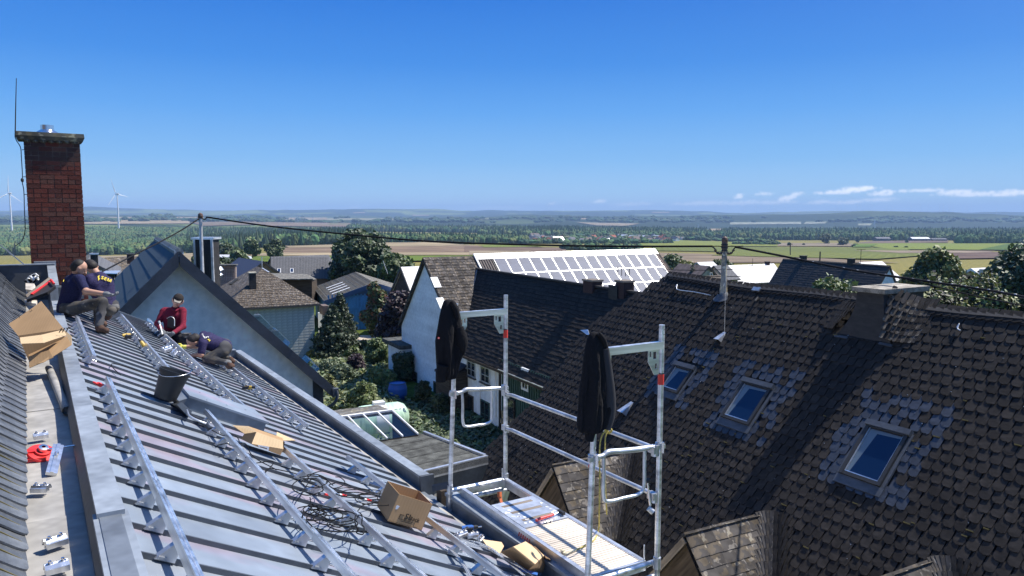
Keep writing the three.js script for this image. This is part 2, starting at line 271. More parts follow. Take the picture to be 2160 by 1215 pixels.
// ---------------------------------------------------------------- the land: village plateau, fields, forests, hills
const COLX = [0, 180, 300, 450, 600, 720, 860, 1000, 1160, 1300, 1450, 1560, 1700, 1850, 1980, 2050, 2160];
const LAND = [   // depth, then the height in the photograph at which the ground stands there, per column
  [100, 617, 617, 617, 617, 617, 617, 618, 620, 625, 632, 645, 648, 648, 650, 650, 650, 650],
  [170, 581, 581, 580, 580, 577, 577, 577, 577, 577, 580, 590, 594, 596, 597, 598, 598, 598],
  [250, 556, 555, 554, 551, 549, 549, 551, 553, 556, 560, 568, 570, 571, 572, 573, 573, 573],
  [400, 550, 549, 548, 540, 534, 534, 535, 538, 542, 545, 549, 550, 550, 551, 552, 552, 552],
  [600, 546, 545, 543, 533, 521, 521, 522, 527, 531, 533, 535, 536, 536, 537, 537, 537, 537],
  [900, 541, 540, 538, 528, 517, 513, 512, 516, 518, 520, 522, 523, 523, 523, 523, 523, 523],
  [1500, 515, 514, 513, 510, 504, 501, 500, 504, 505, 506, 508, 509, 509, 510, 510, 510, 510],
  [2500, 477, 477, 478, 479, 481, 484, 487, 488, 487, 488, 490, 491, 491, 491, 491, 491, 491],
  [4000, 466, 465, 465, 466, 468, 470, 471, 472, 473, 475, 478, 480, 481, 481, 482, 482, 482],
  [5600, 458, 452, 455, 458, 460, 462, 463, 460, 457, 457, 457, 455, 453, 447.5, 450, 457, 458],
  [8000, 456, 456, 456, 457, 457, 457, 458, 457, 456, 456, 457, 457, 457, 457, 457, 457, 458],
  [11500, 446, 437, 440.5, 443, 443, 441, 442, 444.5, 443, 445, 446, 449, 446.5, 446, 446, 448, 449],
  [17000, 462, 462, 462, 462, 462, 462, 462, 462, 462, 462, 462, 462, 462, 462, 462, 462, 462],
];
const LANDH = LAND.map(([d, ...ys]) => [d, ys.map((y) => -(y - 452) / FOC * d)]);
LANDH.unshift([5, COLX.map(() => -10.5)], [26, COLX.map(() => -10.2)], [36, COLX.map(() => -9.7)], [62, COLX.map(() => -9.7)]);
function landH(X, Z) {
  const az = Math.atan2(X, -Z), r = Math.hypot(X, Z), a = clamp(az, -0.62, 0.62), d = Math.max(5.01, r * Math.cos(a)), x = clamp(PX0 + FOC / Math.cos(PITCH) * Math.tan(a), 0, 2159.9);
  let i = 0; while (COLX[i + 1] < x) i++; let j = 0; while (j < LANDH.length - 2 && LANDH[j + 1][0] < d) j++;
  let t = clamp((x - COLX[i]) / (COLX[i + 1] - COLX[i])), u = clamp(Math.log(d / LANDH[j][0]) / Math.log(LANDH[j + 1][0] / LANDH[j][0]));
  t = t * t * (3 - 2 * t); if (d > 3000) u = u * u * (3 - 2 * u);
  const A = LANDH[j][1], B = LANDH[j + 1][1]; let h = lerp(lerp(A[i], A[i + 1], t), lerp(B[i], B[i + 1], t), u);
  if (d > 2600) h += (fbm(X / 700 + 50, Z / 700 + 50, 4) - .5) * 46 * sstep(2600, 5000, d) + (fbm(X / 190 + 50, Z / 190 + 50, 2) - .5) * 16 * sstep(3500, 5000, d);
  return h;
}
const land = (X, Z) => CY + landH(X, Z);
function gpx(x, y, d0 = 38) {                                 // where the line of sight through a point of the photograph meets the ground
  const r = ray(x, y); let lo = d0, hi = d0, ok = false;
  for (let d = d0; d < 16500; d *= 1.02) { const p = r.clone().multiplyScalar(d).add(EYE); if (p.y < land(p.x, p.z)) { hi = d; ok = true; break; } lo = d; }
  if (!ok) return null;
  for (let k = 0; k < 24; k++) { const m = (lo + hi) / 2, p = r.clone().multiplyScalar(m).add(EYE); if (p.y < land(p.x, p.z)) hi = m; else lo = m; }
  const p = r.multiplyScalar((lo + hi) / 2).add(EYE); return V3(p.x, land(p.x, p.z), p.z);
}
{
  const azs = [], rs = [0.4];
  for (let a = -180; a < -43; a += 6) azs.push(a); for (let a = -43; a <= 43; a += .36) azs.push(a); for (let a = 46; a <= 180; a += 6) azs.push(a); if (azs[azs.length - 1] < 180) azs.push(180);
  for (let r = 3; r < 17400; r *= 1.062) rs.push(r);
  const P = [], N = [], UV = [], C = [], I = [];
  for (const r of rs) for (const a of azs) {
    const X = Math.sin(a * D2R) * r, Z = -Math.cos(a * D2R) * r; P.push(X, land(X, Z), Z); UV.push(X, Z);
    const k = fbm(X / 60 + 9, Z / 60 + 9, 3), g = [.075 + .03 * k, .092 + .03 * k, .03], f = [.235 + .07 * k, .172 + .05 * k, .10 + .03 * k], q = fbm(X / 900 + 3, Z / 500 + 7, 4), w = [.022, .036, .022], p = [.26, .27, .15];
    const field = sstep(.58, .64, q) * (sstep(2500, 3000, r) * (1 - sstep(3900, 4600, r)) + .8 * sstep(8300, 9000, r) + .25 * sstep(3900, 4600, r)) * .75, t1 = sstep(95, 150, r), t2 = sstep(2300, 2900, r);
    for (let c = 0; c < 3; c++) C.push(lerp(lerp(lerp(g[c], f[c], t1), w[c], t2), p[c], field));
  }
  const n = azs.length;
  for (let j = 0; j < rs.length - 1; j++) for (let i = 0; i < n - 1; i++) { const a = j * n + i; I.push(a, a + 1, a + n, a + 1, a + n + 1, a + n); }
  const g = new THREE.BufferGeometry(); g.setAttribute('position', new THREE.Float32BufferAttribute(P, 3)); g.setAttribute('uv', new THREE.Float32BufferAttribute(UV, 2)); g.setAttribute('color', new THREE.Float32BufferAttribute(C, 3)); g.setIndex(I); g.computeVertexNormals();
  if (g.attributes.normal.getY(n * 40 + 60) < 0) { for (let i = 0; i < I.length; i += 3) [I[i], I[i + 1]] = [I[i + 1], I[i]]; g.setIndex(I); g.computeVertexNormals(); }
  struct('terrain', g, mat('land', lin(.62, .62, .62), 1, 0, { vertexColors: true, map: T.grass }));
}
// fields: sheets lying on the land
function field(name, q, col, lift = .35, tx = T.soil, turn = 0) {   // four corners in the photograph, clockwise from the upper left
  const nx = 28, ny = 10, P = [], UV = [], I = [];
  for (let j = 0; j <= ny; j++) for (let i = 0; i <= nx; i++) {
    const s = i / nx, t = j / ny, wob = (k) => (fbm(s * 7 + k, t * 5 + k, 2) - .5);
    const x = lerp(lerp(q[0], q[2], s), lerp(q[6], q[4], s), t), y = lerp(lerp(q[1], q[3], s), lerp(q[7], q[5], s), t) + wob(q[0]) * .5;
    const p = gpx(x, y, 90) ?? gpx(x, y + 3, 90) ?? at(x, y, 9000), r = Math.hypot(p.x, p.z);
    P.push(p.x, p.y + lift + r * .00045, p.z); const c = Math.cos(turn), sn = Math.sin(turn); UV.push(p.x * c - p.z * sn, p.x * sn + p.z * c);
  }
  for (let j = 0; j < ny; j++) for (let i = 0; i < nx; i++) { const a = j * (nx + 1) + i; I.push(a, a + nx + 1, a + 1, a + 1, a + nx + 1, a + nx + 2); }
  const g = new THREE.BufferGeometry(); g.setAttribute('position', new THREE.Float32BufferAttribute(P, 3)); g.setAttribute('uv', new THREE.Float32BufferAttribute(UV, 2)); g.setIndex(I); g.computeVertexNormals();
  struct(name, g, mat(name, lin(...col.map((c) => c * .54)), 1, 0, { map: tx }));
}
const TAN = [.30, .225, .14], STUB = [.50, .40, .245], GRN = [.23, .225, .085], OLV = [.16, .17, .065], BRN = [.235, .165, .11], DGR = [.085, .135, .05], PALE = [.44, .36, .24];
field('stubble_field', [176, 543, 470, 533, 500, 560, 176, 566], STUB, .3);
field('ploughed_field', [600, 524, 1010, 519, 1010, 537, 560, 539], [.33, .235, .155], .3, T.soil, .5);
field('stubble_strip', [590, 516.5, 900, 512, 1010, 519, 610, 524], STUB, .45, T.soil, .2);
field('stubble_strip', [520, 537, 1010, 535, 1010, 541, 500, 543], STUB, .6);
field('meadow', [430, 543, 1000, 541, 1000, 552, 430, 556], [.17, .20, .055], .4, T.grass);
field('ploughed_field', [980, 521, 1190, 524, 1200, 536, 980, 536], [.26, .18, .125], .5, T.soil, .9);
field('meadow', [1015, 519, 1120, 517, 1150, 522, 1020, 524], GRN, .8, T.grass);
field('stubble_field', [990, 532, 1120, 531, 1110, 538, 990, 541], PALE, .7);
field('stubble_field', [1000, 500, 1108, 499, 1108, 504, 985, 507], PALE, .8);
field('meadow', [1062, 505, 1078, 504, 1080, 514, 1050, 514], GRN, .8, T.grass);
field('meadow', [1390, 506, 1640, 515, 1640, 521, 1330, 519], [.27, .25, .10], .5, T.grass);
field('meadow', [1375, 521, 1900, 524, 1965, 540, 1380, 530], [.19, .18, .085], .45, T.grass, .6);
field('meadow', [1560, 530, 1960, 540, 1850, 549, 1500, 541], [.21, .195, .09], .6, T.grass, .3);
field('stubble_field', [1300, 532, 1640, 541, 1900, 556, 1300, 556], [.34, .26, .175], .3);
field('ploughed_field', [1960, 537, 2160, 532, 2160, 546, 1960, 549], [.20, .135, .105], .6);
field('meadow', [1790, 514, 2160, 514, 2090, 529, 1880, 527], [.25, .25, .085], .5, T.grass);
field('meadow', [1795, 518, 1850, 517, 1835, 523, 1800, 523], [.14, .19, .055], .9, T.grass);
field('meadow', [2120, 517, 2160, 516, 2160, 530, 2065, 529], [.11, .15, .06], .9, T.grass);
field('stubble_field', [1640, 514, 1800, 514, 1800, 521, 1640, 520], [.36, .29, .20], .5);
field('ploughed_field', [1840, 510, 2000, 508, 2000, 513, 1800, 515], [.26, .19, .14], .7);
field('stubble_field', [1800, 530, 2100, 531, 2080, 535, 1900, 536], [.38, .30, .21], .6);
// pale far fields seen through the haze
for (const [q, c] of [[[175, 459, 430, 459, 430, 463, 175, 464], PALE], [[175, 466, 400, 466, 400, 473, 175, 474], STUB], [[400, 470, 560, 468, 600, 474, 430, 478], TAN], [[560, 470, 740, 472, 735, 480, 560, 478], [.34, .25, .17]], [[735, 481, 930, 483, 1090, 490, 790, 488], STUB], [[600, 460, 690, 460, 690, 465, 600, 465], PALE], [[690, 461, 830, 462, 830, 466, 690, 466], [.36, .36, .24]], [[690, 472, 735, 472, 735, 478, 690, 477], GRN], [[1215, 470, 1350, 473, 1320, 478, 1260, 477], PALE], [[1128, 485, 1170, 487, 1165, 492, 1135, 490], PALE], [[1290, 484, 1340, 482, 1330, 486, 1290, 487], PALE], [[1540, 470, 1690, 469, 1690, 474, 1540, 475], [.40, .42, .30]], [[1700, 469, 1745, 469, 1740, 473, 1695, 474], [.40, .42, .30]], [[1495, 484, 1530, 484, 1520, 493, 1498, 492], STUB], [[1810, 473, 1840, 473, 1835, 477, 1810, 477], [.4, .42, .3]], [[1200, 462, 1240, 461, 1240, 464, 1205, 464], PALE], [[745, 449, 770, 448.5, 770, 450.5, 745, 451], PALE], [[1375, 448, 1412, 448, 1412, 450, 1375, 450], PALE], [[870, 454, 905, 454, 905, 456, 870, 456], PALE], [[1000, 462, 1045, 460, 1045, 464, 1005, 464], [.3, .33, .2]]]) field('distant_field', q, c, 2);

// trees from many leaf-sized faces
function leafCloud(lobes, n, size, cols, seed, flat = .5) {   // lobes: [x, y, z, rx, ry, rz]
  const r = rng(seed), P = new Float32Array(n * 18), N = new Float32Array(n * 18), C = new Float32Array(n * 18), w = lobes.map((l) => Math.pow(l[3] * l[4] * l[5], .67)), W = w.reduce((a, b) => a + b, 0), q = V3(0, 0, 0), a = V3(0, 0, 0), b = V3(0, 0, 0), nn = V3(0, 0, 0);
  for (let i = 0; i < n; i++) {
    let k = 0, s = r() * W; while (k < lobes.length - 1 && (s -= w[k]) > 0) k++;
    const L = lobes[k]; q.set(r() * 2 - 1, r() * 2 - 1, r() * 2 - 1).normalize(); const dir = q.clone(), rad = Math.pow(r(), .28) * (.8 + .3 * noise2(dir.x * 3 + k * 7, dir.y * 3 + dir.z * 3));
    q.set(L[0] + dir.x * L[3] * rad, L[1] + dir.y * L[4] * rad, L[2] + dir.z * L[5] * rad);
    nn.set(r() * 2 - 1, r() * 2 - 1 + flat, r() * 2 - 1).addScaledVector(dir, .6).normalize(); a.set(r() - .5, r() - .5, r() - .5).cross(nn).normalize(); b.copy(nn).cross(a);
    const sz = size * (.6 + .8 * r()), A = a.clone().multiplyScalar(sz * .55), B = b.clone().multiplyScalar(sz * .9);
    const v = [q.clone().sub(B), q.clone().add(A).addScaledVector(nn, sz * .12), q.clone().add(B), q.clone().sub(A).addScaledVector(nn, sz * .12)], c0 = cols[Math.min(cols.length - 1, Math.floor(r() * cols.length))], tone = (.75 + .5 * r()) * (.85 + .3 * noise2(q.x * .9 + seed, q.y * .9 + q.z * .9));
    [0, 1, 2, 0, 2, 3].forEach((m, j) => { const o = i * 18 + j * 3; P[o] = v[m].x; P[o + 1] = v[m].y; P[o + 2] = v[m].z; N[o] = nn.x; N[o + 1] = nn.y; N[o + 2] = nn.z; for (let c = 0; c < 3; c++) C[o + c] = Math.min(.6, c0[c] * tone * 1.45); });
  }
  const g = new THREE.BufferGeometry(); g.setAttribute('position', new THREE.BufferAttribute(P, 3)); g.setAttribute('normal', new THREE.BufferAttribute(N, 3)); g.setAttribute('color', new THREE.BufferAttribute(C, 3)); return g;
}
const LEAF = mat('leaf', lin(1, 1, 1), .62, 0, { vertexColors: true, transmission: .35, thickness: 0, side: THREE.DoubleSide });
const GREENS = { dark: [[.035, .06, .022], [.045, .072, .026], [.03, .05, .022]], mid: [[.06, .095, .028], [.075, .11, .03], [.05, .08, .028]], light: [[.10, .14, .035], [.125, .155, .04], [.085, .12, .035]], yellow: [[.15, .15, .035], [.12, .14, .03], [.10, .11, .03]], purple: [[.035, .018, .024], [.05, .022, .026], [.028, .018, .022]], red: [[.16, .055, .03], [.10, .09, .03], [.07, .10, .03], [.12, .07, .03]], conifer: [[.03, .05, .026], [.04, .062, .03], [.05, .07, .035]], gold: [[.30, .22, .03], [.12, .14, .04], [.2, .17, .04]], grey: [[.11, .14, .075], [.13, .155, .085], [.08, .11, .055]] };
function lobesOf(R, H, y0, n, seed) { const r = rng(seed), L = [[0, y0 + H * .5, 0, R * .72, H * .46, R * .72]]; for (let i = 0; i < n; i++) { const a = i * 2.4 + r(), t = .12 + .8 * r(), k = Math.sin(Math.PI * Math.min(.92, t * .85 + .12)), rr = R * k * (.45 + .3 * r()); L.push([Math.cos(a) * rr, y0 + t * H, Math.sin(a) * rr, R * (.28 + .2 * r()), H * (.13 + .1 * r()), R * (.28 + .2 * r())]); } return L; }
function tree(name, label, base, o, group) {                   // o: R, H (crown), trunk (clear height), n, leaf, cols, seed, lobes
  const t = thing(name, label, o.cat ?? 'tree', base, group), r = rng(o.seed ?? 1), b = mb(), top = (o.trunk ?? 1) + o.H * .75, tr = o.tr ?? o.R * .07;
  b.tube([0, .33, .66, 1].map((k) => base.clone().add(V3((r() - .5) * o.R * .1 * k, top * k - .2, (r() - .5) * o.R * .1 * k))), [tr * 1.25, tr, tr * .6, tr * .2], 8);
  for (let i = 0; i < (o.limbs ?? 7); i++) { const a = i * 2.4 + r(), h0 = (o.trunk ?? 1) * (.8 + .3 * r()) + o.H * .35 * r(), k = .5 + .35 * r(); b.tube([V3(0, h0, 0), V3(Math.cos(a) * o.R * k * .5, h0 + o.H * .16, Math.sin(a) * o.R * k * .5), V3(Math.cos(a) * o.R * k, h0 + o.H * .34, Math.sin(a) * o.R * k)].map((p) => p.add(base)), [tr * .45, tr * .3, tr * .1], 6); }
  part('trunk', b, M.bark, t);
  const c = shadowed(new THREE.Mesh(leafCloud(o.lobes ?? lobesOf(o.R, o.H, o.trunk ?? 1, o.nl ?? 16, (o.seed ?? 1) + 5), o.n, o.leaf, o.cols, (o.seed ?? 1) + 9, o.flat ?? .4), LEAF)); c.name = o.cat === 'bush' || o.cat === 'shrub' ? 'foliage' : 'crown'; t.add(c); return t;
}
function conifer(name, label, base, H, R, n, seed, cols = GREENS.conifer, group) {
  const L = [], r = rng(seed); for (let i = 0; i < 60; i++) { const k = Math.pow((i + .5) / 60, .8), y = H * (.06 + .92 * k), rad = R * (1 - k) * (.8 + .35 * r()) + .12, a = i * 2.4; L.push([Math.cos(a) * rad * .55, y - rad * .12, Math.sin(a) * rad * .55, rad * .55 + .1, H * .035 + rad * .06, rad * .55 + .1]); }
  return tree(name, label, base, { R, H: H * .9, trunk: H * .06, n, leaf: Math.max(.09, R * .075), cols, seed, lobes: L, flat: -.2, tr: R * .07, limbs: 4 }, group);
}
// a lumpy crown for trees a kilometre off
function lump(seed, cone) {
  const g = new THREE.IcosahedronGeometry(1, 2), p = g.attributes.position, r = rng(seed), o = [r() * 9, r() * 9];
  for (let i = 0; i < p.count; i++) { const x = p.getX(i), y = p.getY(i), z = p.getZ(i), n = noise2(x * 2.3 + o[0] + 20, y * 2.3 + z * 1.7 + o[1] + 20) * .55 + noise2(x * 6 + o[1] + 20, z * 6 + y * 5 + 20) * .35; if (cone) { const t = (y + 1) / 2, k = (1 - t) * 1.5 + .05; p.setXYZ(i, x * k * (.7 + n * .6), y * 1.5, z * k * (.7 + n * .6)); } else p.setXYZ(i, x * (.62 + n), y * (.62 + n), z * (.62 + n)); }
  g.computeVertexNormals(); return g;
}
const LUMPS = [lump(1), lump(2), lump(3)], CONES = [lump(4, 1), lump(5, 1)], FOREST = mat('forest foliage', lin(1, 1, 1), .95);
function woods(name, label, spots, category = 'forest') {       // spots: [x, z, radius, height, cone, colour]
  const groups = new Map();
  spots.forEach((s, i) => { const k = s[4] ? 3 + (i % 2) : i % 3; if (!groups.has(k)) groups.set(k, []); groups.get(k).push(s); });
  const m4 = new THREE.Matrix4(), q = new THREE.Quaternion(), c = new THREE.Color();
  let n = 0;
  for (const [k, list] of groups) {
    const im = new THREE.InstancedMesh(k < 3 ? LUMPS[k] : CONES[k - 3], FOREST, list.length);
    list.forEach((s, i) => { const [x, z, R, H, , col] = s; q.setFromAxisAngle(V3(0, 1, 0), i * 1.7); m4.compose(V3(x, land(x, z) + H * .5, z), q, V3(R, H * .55, R)); im.setMatrixAt(i, m4); im.setColorAt(i, c.setRGB(...col)); });
    shadowed(im); im.name = numbered(name); stuff(im, 1, label[n++ % label.length], category); scene.add(im);
  }
}
{
  const r = rng(5), tone = (c, k = .5) => { const t = 1 - k / 2 + k * r(); return c.map((x, i) => x * t * (1 + (i === 0 ? (r() - .5) * .5 : 0))); };
  const G1 = [.085, .135, .055], G2 = [.055, .09, .048], G3 = [.115, .155, .06];
  function band(x0, x1, d0, d1, step, R, H, cones, seed, hole) {
    const out = [];
    for (let d = d0; d < d1; d += step * (1 + d / 6000)) for (let x = x0; x < x1; x += step * FOC / d * .95) {
      const px = x + (r() - .5) * step * FOC / d, dd = d + (r() - .5) * step, e = fbm(px / 70 + seed, dd / 160 + seed, 3);
      const edge = Math.min((px - x0) / 40, (x1 - px) / 40, (dd - d0) / (step * 2.2), (d1 - dd) / 120) ; if (edge < e - .45) continue;
      if (hole && hole(px, dd)) continue;
      const X = (px - PX0) / FOC * dd, Z = -dd, c = cones * (.3 + 1.4 * fbm(px / 50 + 4, dd / 120, 2)) > r(), k = .7 + .6 * r();
      out.push([X, Z, (c ? R * .62 : R) * k, (c ? H * 1.25 : H) * (.8 + .35 * r()), c, tone(c ? G2 : fbm(px / 30, dd / 70 + 9, 2) > .62 ? G3 : G1, .5)]);
    }
    return out;
  }
  woods('mixed_forest', ['dense mixed green forest filling the hollow beyond the houses at left', 'rounded deciduous crowns in the forest hollow at left', 'broad green crowns spread through the left forest hollow', 'dark spruces standing in the left forest hollow', 'slim spruces between the broadleaves of the left forest'], [
    ...band(-60, 560, 930, 2150, 8, 4.6, 10, .05, 1, (x, d) => d > 1560 && x > 290 && x < 440 && d < 1680), ...band(400, 790, 760, 1950, 8, 4.4, 11, .5, 3)]);
  woods('forest_belt', ['narrow wooded belt across the middle fields', 'rounded trees in the wooded belt across the middle fields', 'leafy crowns in the belt behind the big village tree', 'pointed trees in the wooded belt', 'slender conifers in the wooded belt'], [
    ...band(735, 1100, 2250, 2600, 9, 5.6, 15, .2, 4), ...band(760, 1010, 930, 1250, 7, 4, 9, .15, 5), ...band(930, 1110, 1050, 1500, 8, 4.2, 9, .15, 15), ...band(1010, 1230, 1800, 2600, 10, 5.4, 13, .3, 6), ...band(1100, 1560, 1750, 2700, 10, 5.4, 12, .25, 7, (x, d) => x > 1490 && x < 1535 && d > 2100)]);
  woods('far_forest', ['long dark forest edge behind the green fields at right', 'tall deciduous crowns of the long forest at right', 'green crowns along the right forest edge', 'spruce tips rising over the right forest', 'tall spruces in the long forest at right'], [
    ...band(1520, 2240, 1600, 2650, 9, 5.2, 13, .12, 8), ...band(2020, 2260, 1290, 1620, 8, 4.8, 14, .06, 9)]);
  const hedge = []; const line = (x0, y0, x1, y1, n, R, H) => { for (let i = 0; i < n; i++) { const t = (i + r() * .8) / n, p = gpx(lerp(x0, x1, t), lerp(y0, y1, t) + (r() - .5) * .8, 60); if (p) hedge.push([p.x, p.z, R * (.6 + .8 * r()), H * (.6 + .7 * r()), r() > .9, tone(r() > .5 ? G1 : G2)]); } };
  line(175, 465, 230, 466, 8, 14, 12); line(280, 466, 330, 466, 8, 14, 12); line(290, 464, 410, 464, 16, 14, 12); line(320, 459, 365, 459, 14, 22, 18); line(540, 466, 600, 468, 16, 16, 13); line(640, 469, 710, 471, 18, 14, 10); line(1060, 508, 1075, 512, 5, 5, 6); line(985, 512, 1060, 512, 22, 6, 9); line(1075, 511, 1110, 512, 12, 6, 9);
  line(1100, 514, 1420, 514, 60, 5, 6.5); line(1130, 508, 1400, 506, 70, 5.5, 7); line(1180, 502, 1500, 500, 60, 7, 9); line(1270, 511, 1340, 514, 20, 5, 7); line(1400, 505, 1500, 508, 30, 6, 8); line(1500, 507, 1640, 516, 40, 5, 7); line(1240, 497, 1310, 497, 20, 8, 9);
  line(1190, 527, 1350, 530, 60, 3.4, 5.5); line(1545, 516, 1640, 517, 20, 4, 5); line(1880, 505, 1980, 505, 16, 6, 8);
  for (let i = 0; i < 900; i++) { const p = gpx(-40 + r() * 2240, 459 + r() * 11, 2600); if (p && fbm(p.x / 500, p.z / 300, 3) > .5) hedge.push([p.x, p.z, 14 + 12 * r(), 11 + 8 * r(), 0, tone(G2)]); }
  woods('hedge_trees', ['hedges and small trees between fields and around the distant village', 'leafy hedge trees around the distant village', 'low bushes and hedges along the fields', 'small conifers in the hedges', 'pointed trees in the hedges'], hedge, 'hedge');
}
// ---------------------------------------------------------------- the house under repair: metal roof, parapets, box gutter, slate roof
const RT = .51, RH = (v) => -3.19 + RT * (3.6 - v), RN = V3(0, 1, 0).addScaledVector(FR.V, RT).normalize(), RDOWN = FR.V.clone().addScaledVector(V3(0, 1, 0), -RT).normalize();
const roof = (u, v, l = 0) => RP(u, v, RH(v)).addScaledVector(RN, l);
function roofPx(x, y, l = 0) { const r = ray(x, y), p0 = roof(0, 3.6, l).sub(EYE), p = r.multiplyScalar(p0.dot(RN) / r.dot(RN)); return { u: p.dot(FR.U), v: p.dot(FR.V) }; }
const onU = (F, x, y, u) => { const r = ray(x, y); return r.multiplyScalar(u / r.dot(F.U)).add(EYE); };   // where a sight line meets a wall across the street
const quatOf = (X, Y, Z) => new THREE.Quaternion().setFromRotationMatrix(new THREE.Matrix4().makeBasis(X, Y, Z));
const U0 = .6, UEND = 17.45;
const house = thing('house_under_repair', 'house with a blue-grey standing-seam metal roof being fitted with rails, slate roof at its left', 'house', RP(9, 1.8, -10.5));
const frontWall = (() => {
  const b = mb(), P = (u, v, h) => RP(u, v, h);
  b.hexa(P(U0, -2.6, -10.5), P(U0, 3.66, -10.5), P(UEND, 3.66, -10.5), P(UEND, -2.6, -10.5), P(U0, -2.6, -3.6), P(U0, 3.66, -3.6), P(UEND, 3.66, -3.6), P(UEND, -2.6, -3.6));
  return part('wall', b, M.plaster, house);
})();
const metalRoof = (() => {
  const b = mb(), A = (v, l) => [roof(U0, v, l), roof(UEND, v, l)], [a0, a1] = A(.2, -.12), [c0, c1] = A(3.5, -.12), [d0, d1] = A(.2, -.012), [e0, e1] = A(3.5, -.012);
  b.hexa(a0, c0, c1, a1, d0, e0, e1, d1); b.hexa(RP(U0, .2, -3.6), RP(U0, 3.45, -3.6), RP(UEND, 3.45, -3.6), RP(UEND, .2, -3.6), a0, c0, c1, a1);
  return part('metal_roof', b, M.seam, house);
})();
const SEAMS = [];
{
  const r = rng(3); for (let u = 3.564 - .375 * 7; u < UEND; u += .375) SEAMS.push(u);
  for (let i = 0; i < SEAMS.length; i++) {
    const u0 = i ? SEAMS[i - 1] : U0, u1 = SEAMS[i];
    for (const [a, b] of [[u0, u1]]) {
      const g = mb(), t = (r() - .5) * .004, s = (r() - .5) * .004;
      g.hexa(roof(a + .004, .24, -.01), roof(a + .004, 3.5, -.01), roof(b - .004, 3.5, -.01), roof(b - .004, .24, -.01), roof(a + .004, .24, t), roof(a + .004, 3.5, s), roof(b - .004, 3.5, -t), roof(b - .004, .24, -s), r() * 9, r() * 9);
      part('roof_pan', g, M.pans[Math.floor(r() * 4)], metalRoof);
    }
    const q = mb(), w = .006, h = .026; q.hexa(roof(u1 - w, .26, -.005), roof(u1 - w, 3.52, -.005), roof(u1 + w, 3.52, -.005), roof(u1 + w, .26, -.005), roof(u1 - w, .30, h), roof(u1 - w, 3.46, h), roof(u1 + w, 3.46, h), roof(u1 + w, .30, h));
    part('standing_seam', q, M.seam, metalRoof);
  }
  const g = mb(); g.hexa(roof(SEAMS.at(-1) + .004, .24, -.01), roof(SEAMS.at(-1) + .004, 3.5, -.01), roof(UEND, 3.5, -.01), roof(UEND, .24, -.01), roof(SEAMS.at(-1) + .004, .24, 0), roof(SEAMS.at(-1) + .004, 3.5, 0), roof(UEND, 3.5, 0), roof(UEND, .24, 0)); part('roof_pan', g, M.pans[0], metalRoof);
  part('edge_trim', mb().hexa(roof(UEND, .2, -.1), roof(UEND, 3.55, -.1), roof(UEND + .05, 3.55, -.1), roof(UEND + .05, .2, -.1), roof(UEND, .2, .05), roof(UEND, 3.55, .05), roof(UEND + .05, 3.55, .05), roof(UEND + .05, .2, .05)), M.copingDark, metalRoof);
}
const blk = (b, u0, u1, v0, v1, h0, h1, uo = 0) => b.hexa(RP(u0, v0, h0), RP(u0, v1, h0), RP(u1, v1, h0), RP(u1, v0, h0), RP(u0, v0, h1), RP(u0, v1, h1), RP(u1, v1, h1), RP(u1, v0, h1), uo, uo * .7);
{ // eaves gutter and right parapet
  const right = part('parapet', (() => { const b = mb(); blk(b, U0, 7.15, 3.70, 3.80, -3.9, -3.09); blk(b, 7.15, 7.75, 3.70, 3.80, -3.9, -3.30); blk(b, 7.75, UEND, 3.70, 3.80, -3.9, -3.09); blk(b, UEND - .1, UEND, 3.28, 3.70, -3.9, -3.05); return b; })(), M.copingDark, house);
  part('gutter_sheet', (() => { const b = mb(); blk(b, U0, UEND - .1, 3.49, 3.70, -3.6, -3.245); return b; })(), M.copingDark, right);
  part('eaves_strip', (() => { const b = mb(); b.hexa(roof(U0, 3.5, -.03), roof(U0, 3.58, -.03), roof(UEND - .1, 3.58, -.03), roof(UEND - .1, 3.5, -.03), roof(U0, 3.5, -.003), roof(U0, 3.58, -.003), roof(UEND - .1, 3.58, -.003), roof(UEND - .1, 3.5, -.003)); return b; })(), M.gutter, right);
  const cuts = [U0, 3.1, 5.35, 7.15]; for (let i = 0; i < 3; i++) { const b = mb(); blk(b, cuts[i] + .002, cuts[i + 1] - .002, 3.685, 3.815, -3.11, -3.078 + .003 * (i % 2), i * 2); part('coping_sheet', b, M.coping, right); }
  const cut2 = [7.75, 9.9, 12.1, 14.6, UEND]; for (let i = 0; i < 4; i++) { const b = mb(); blk(b, cut2[i] + .002, cut2[i + 1] - .002, 3.685, 3.815, -3.11, -3.078 + .003 * (i % 2), i * 3); part('coping_sheet', b, M.coping, right); }
  { const b = mb(); blk(b, UEND - .115, UEND + .01, 3.26, 3.684, -3.06, -3.04, 5); part('coping_sheet', b, M.coping, right); }
  part('corner_block', (() => { const b = mb(); blk(b, 7.3, 7.42, 3.72, 3.79, -3.3, -3.12); return b; })(), M.woodDark, right);
  part('bracket_plate', (() => { const b = mb(); blk(b, 7.70, 7.75, 3.66, 3.83, -3.5, -3.06); return b; })(), M.leadGrey, right);
  part('seam_strip', (() => { const b = mb(); blk(b, 5.28, 5.44, 3.688, 3.70, -3.245, -3.11); return b; })(), M.coping, right);
}
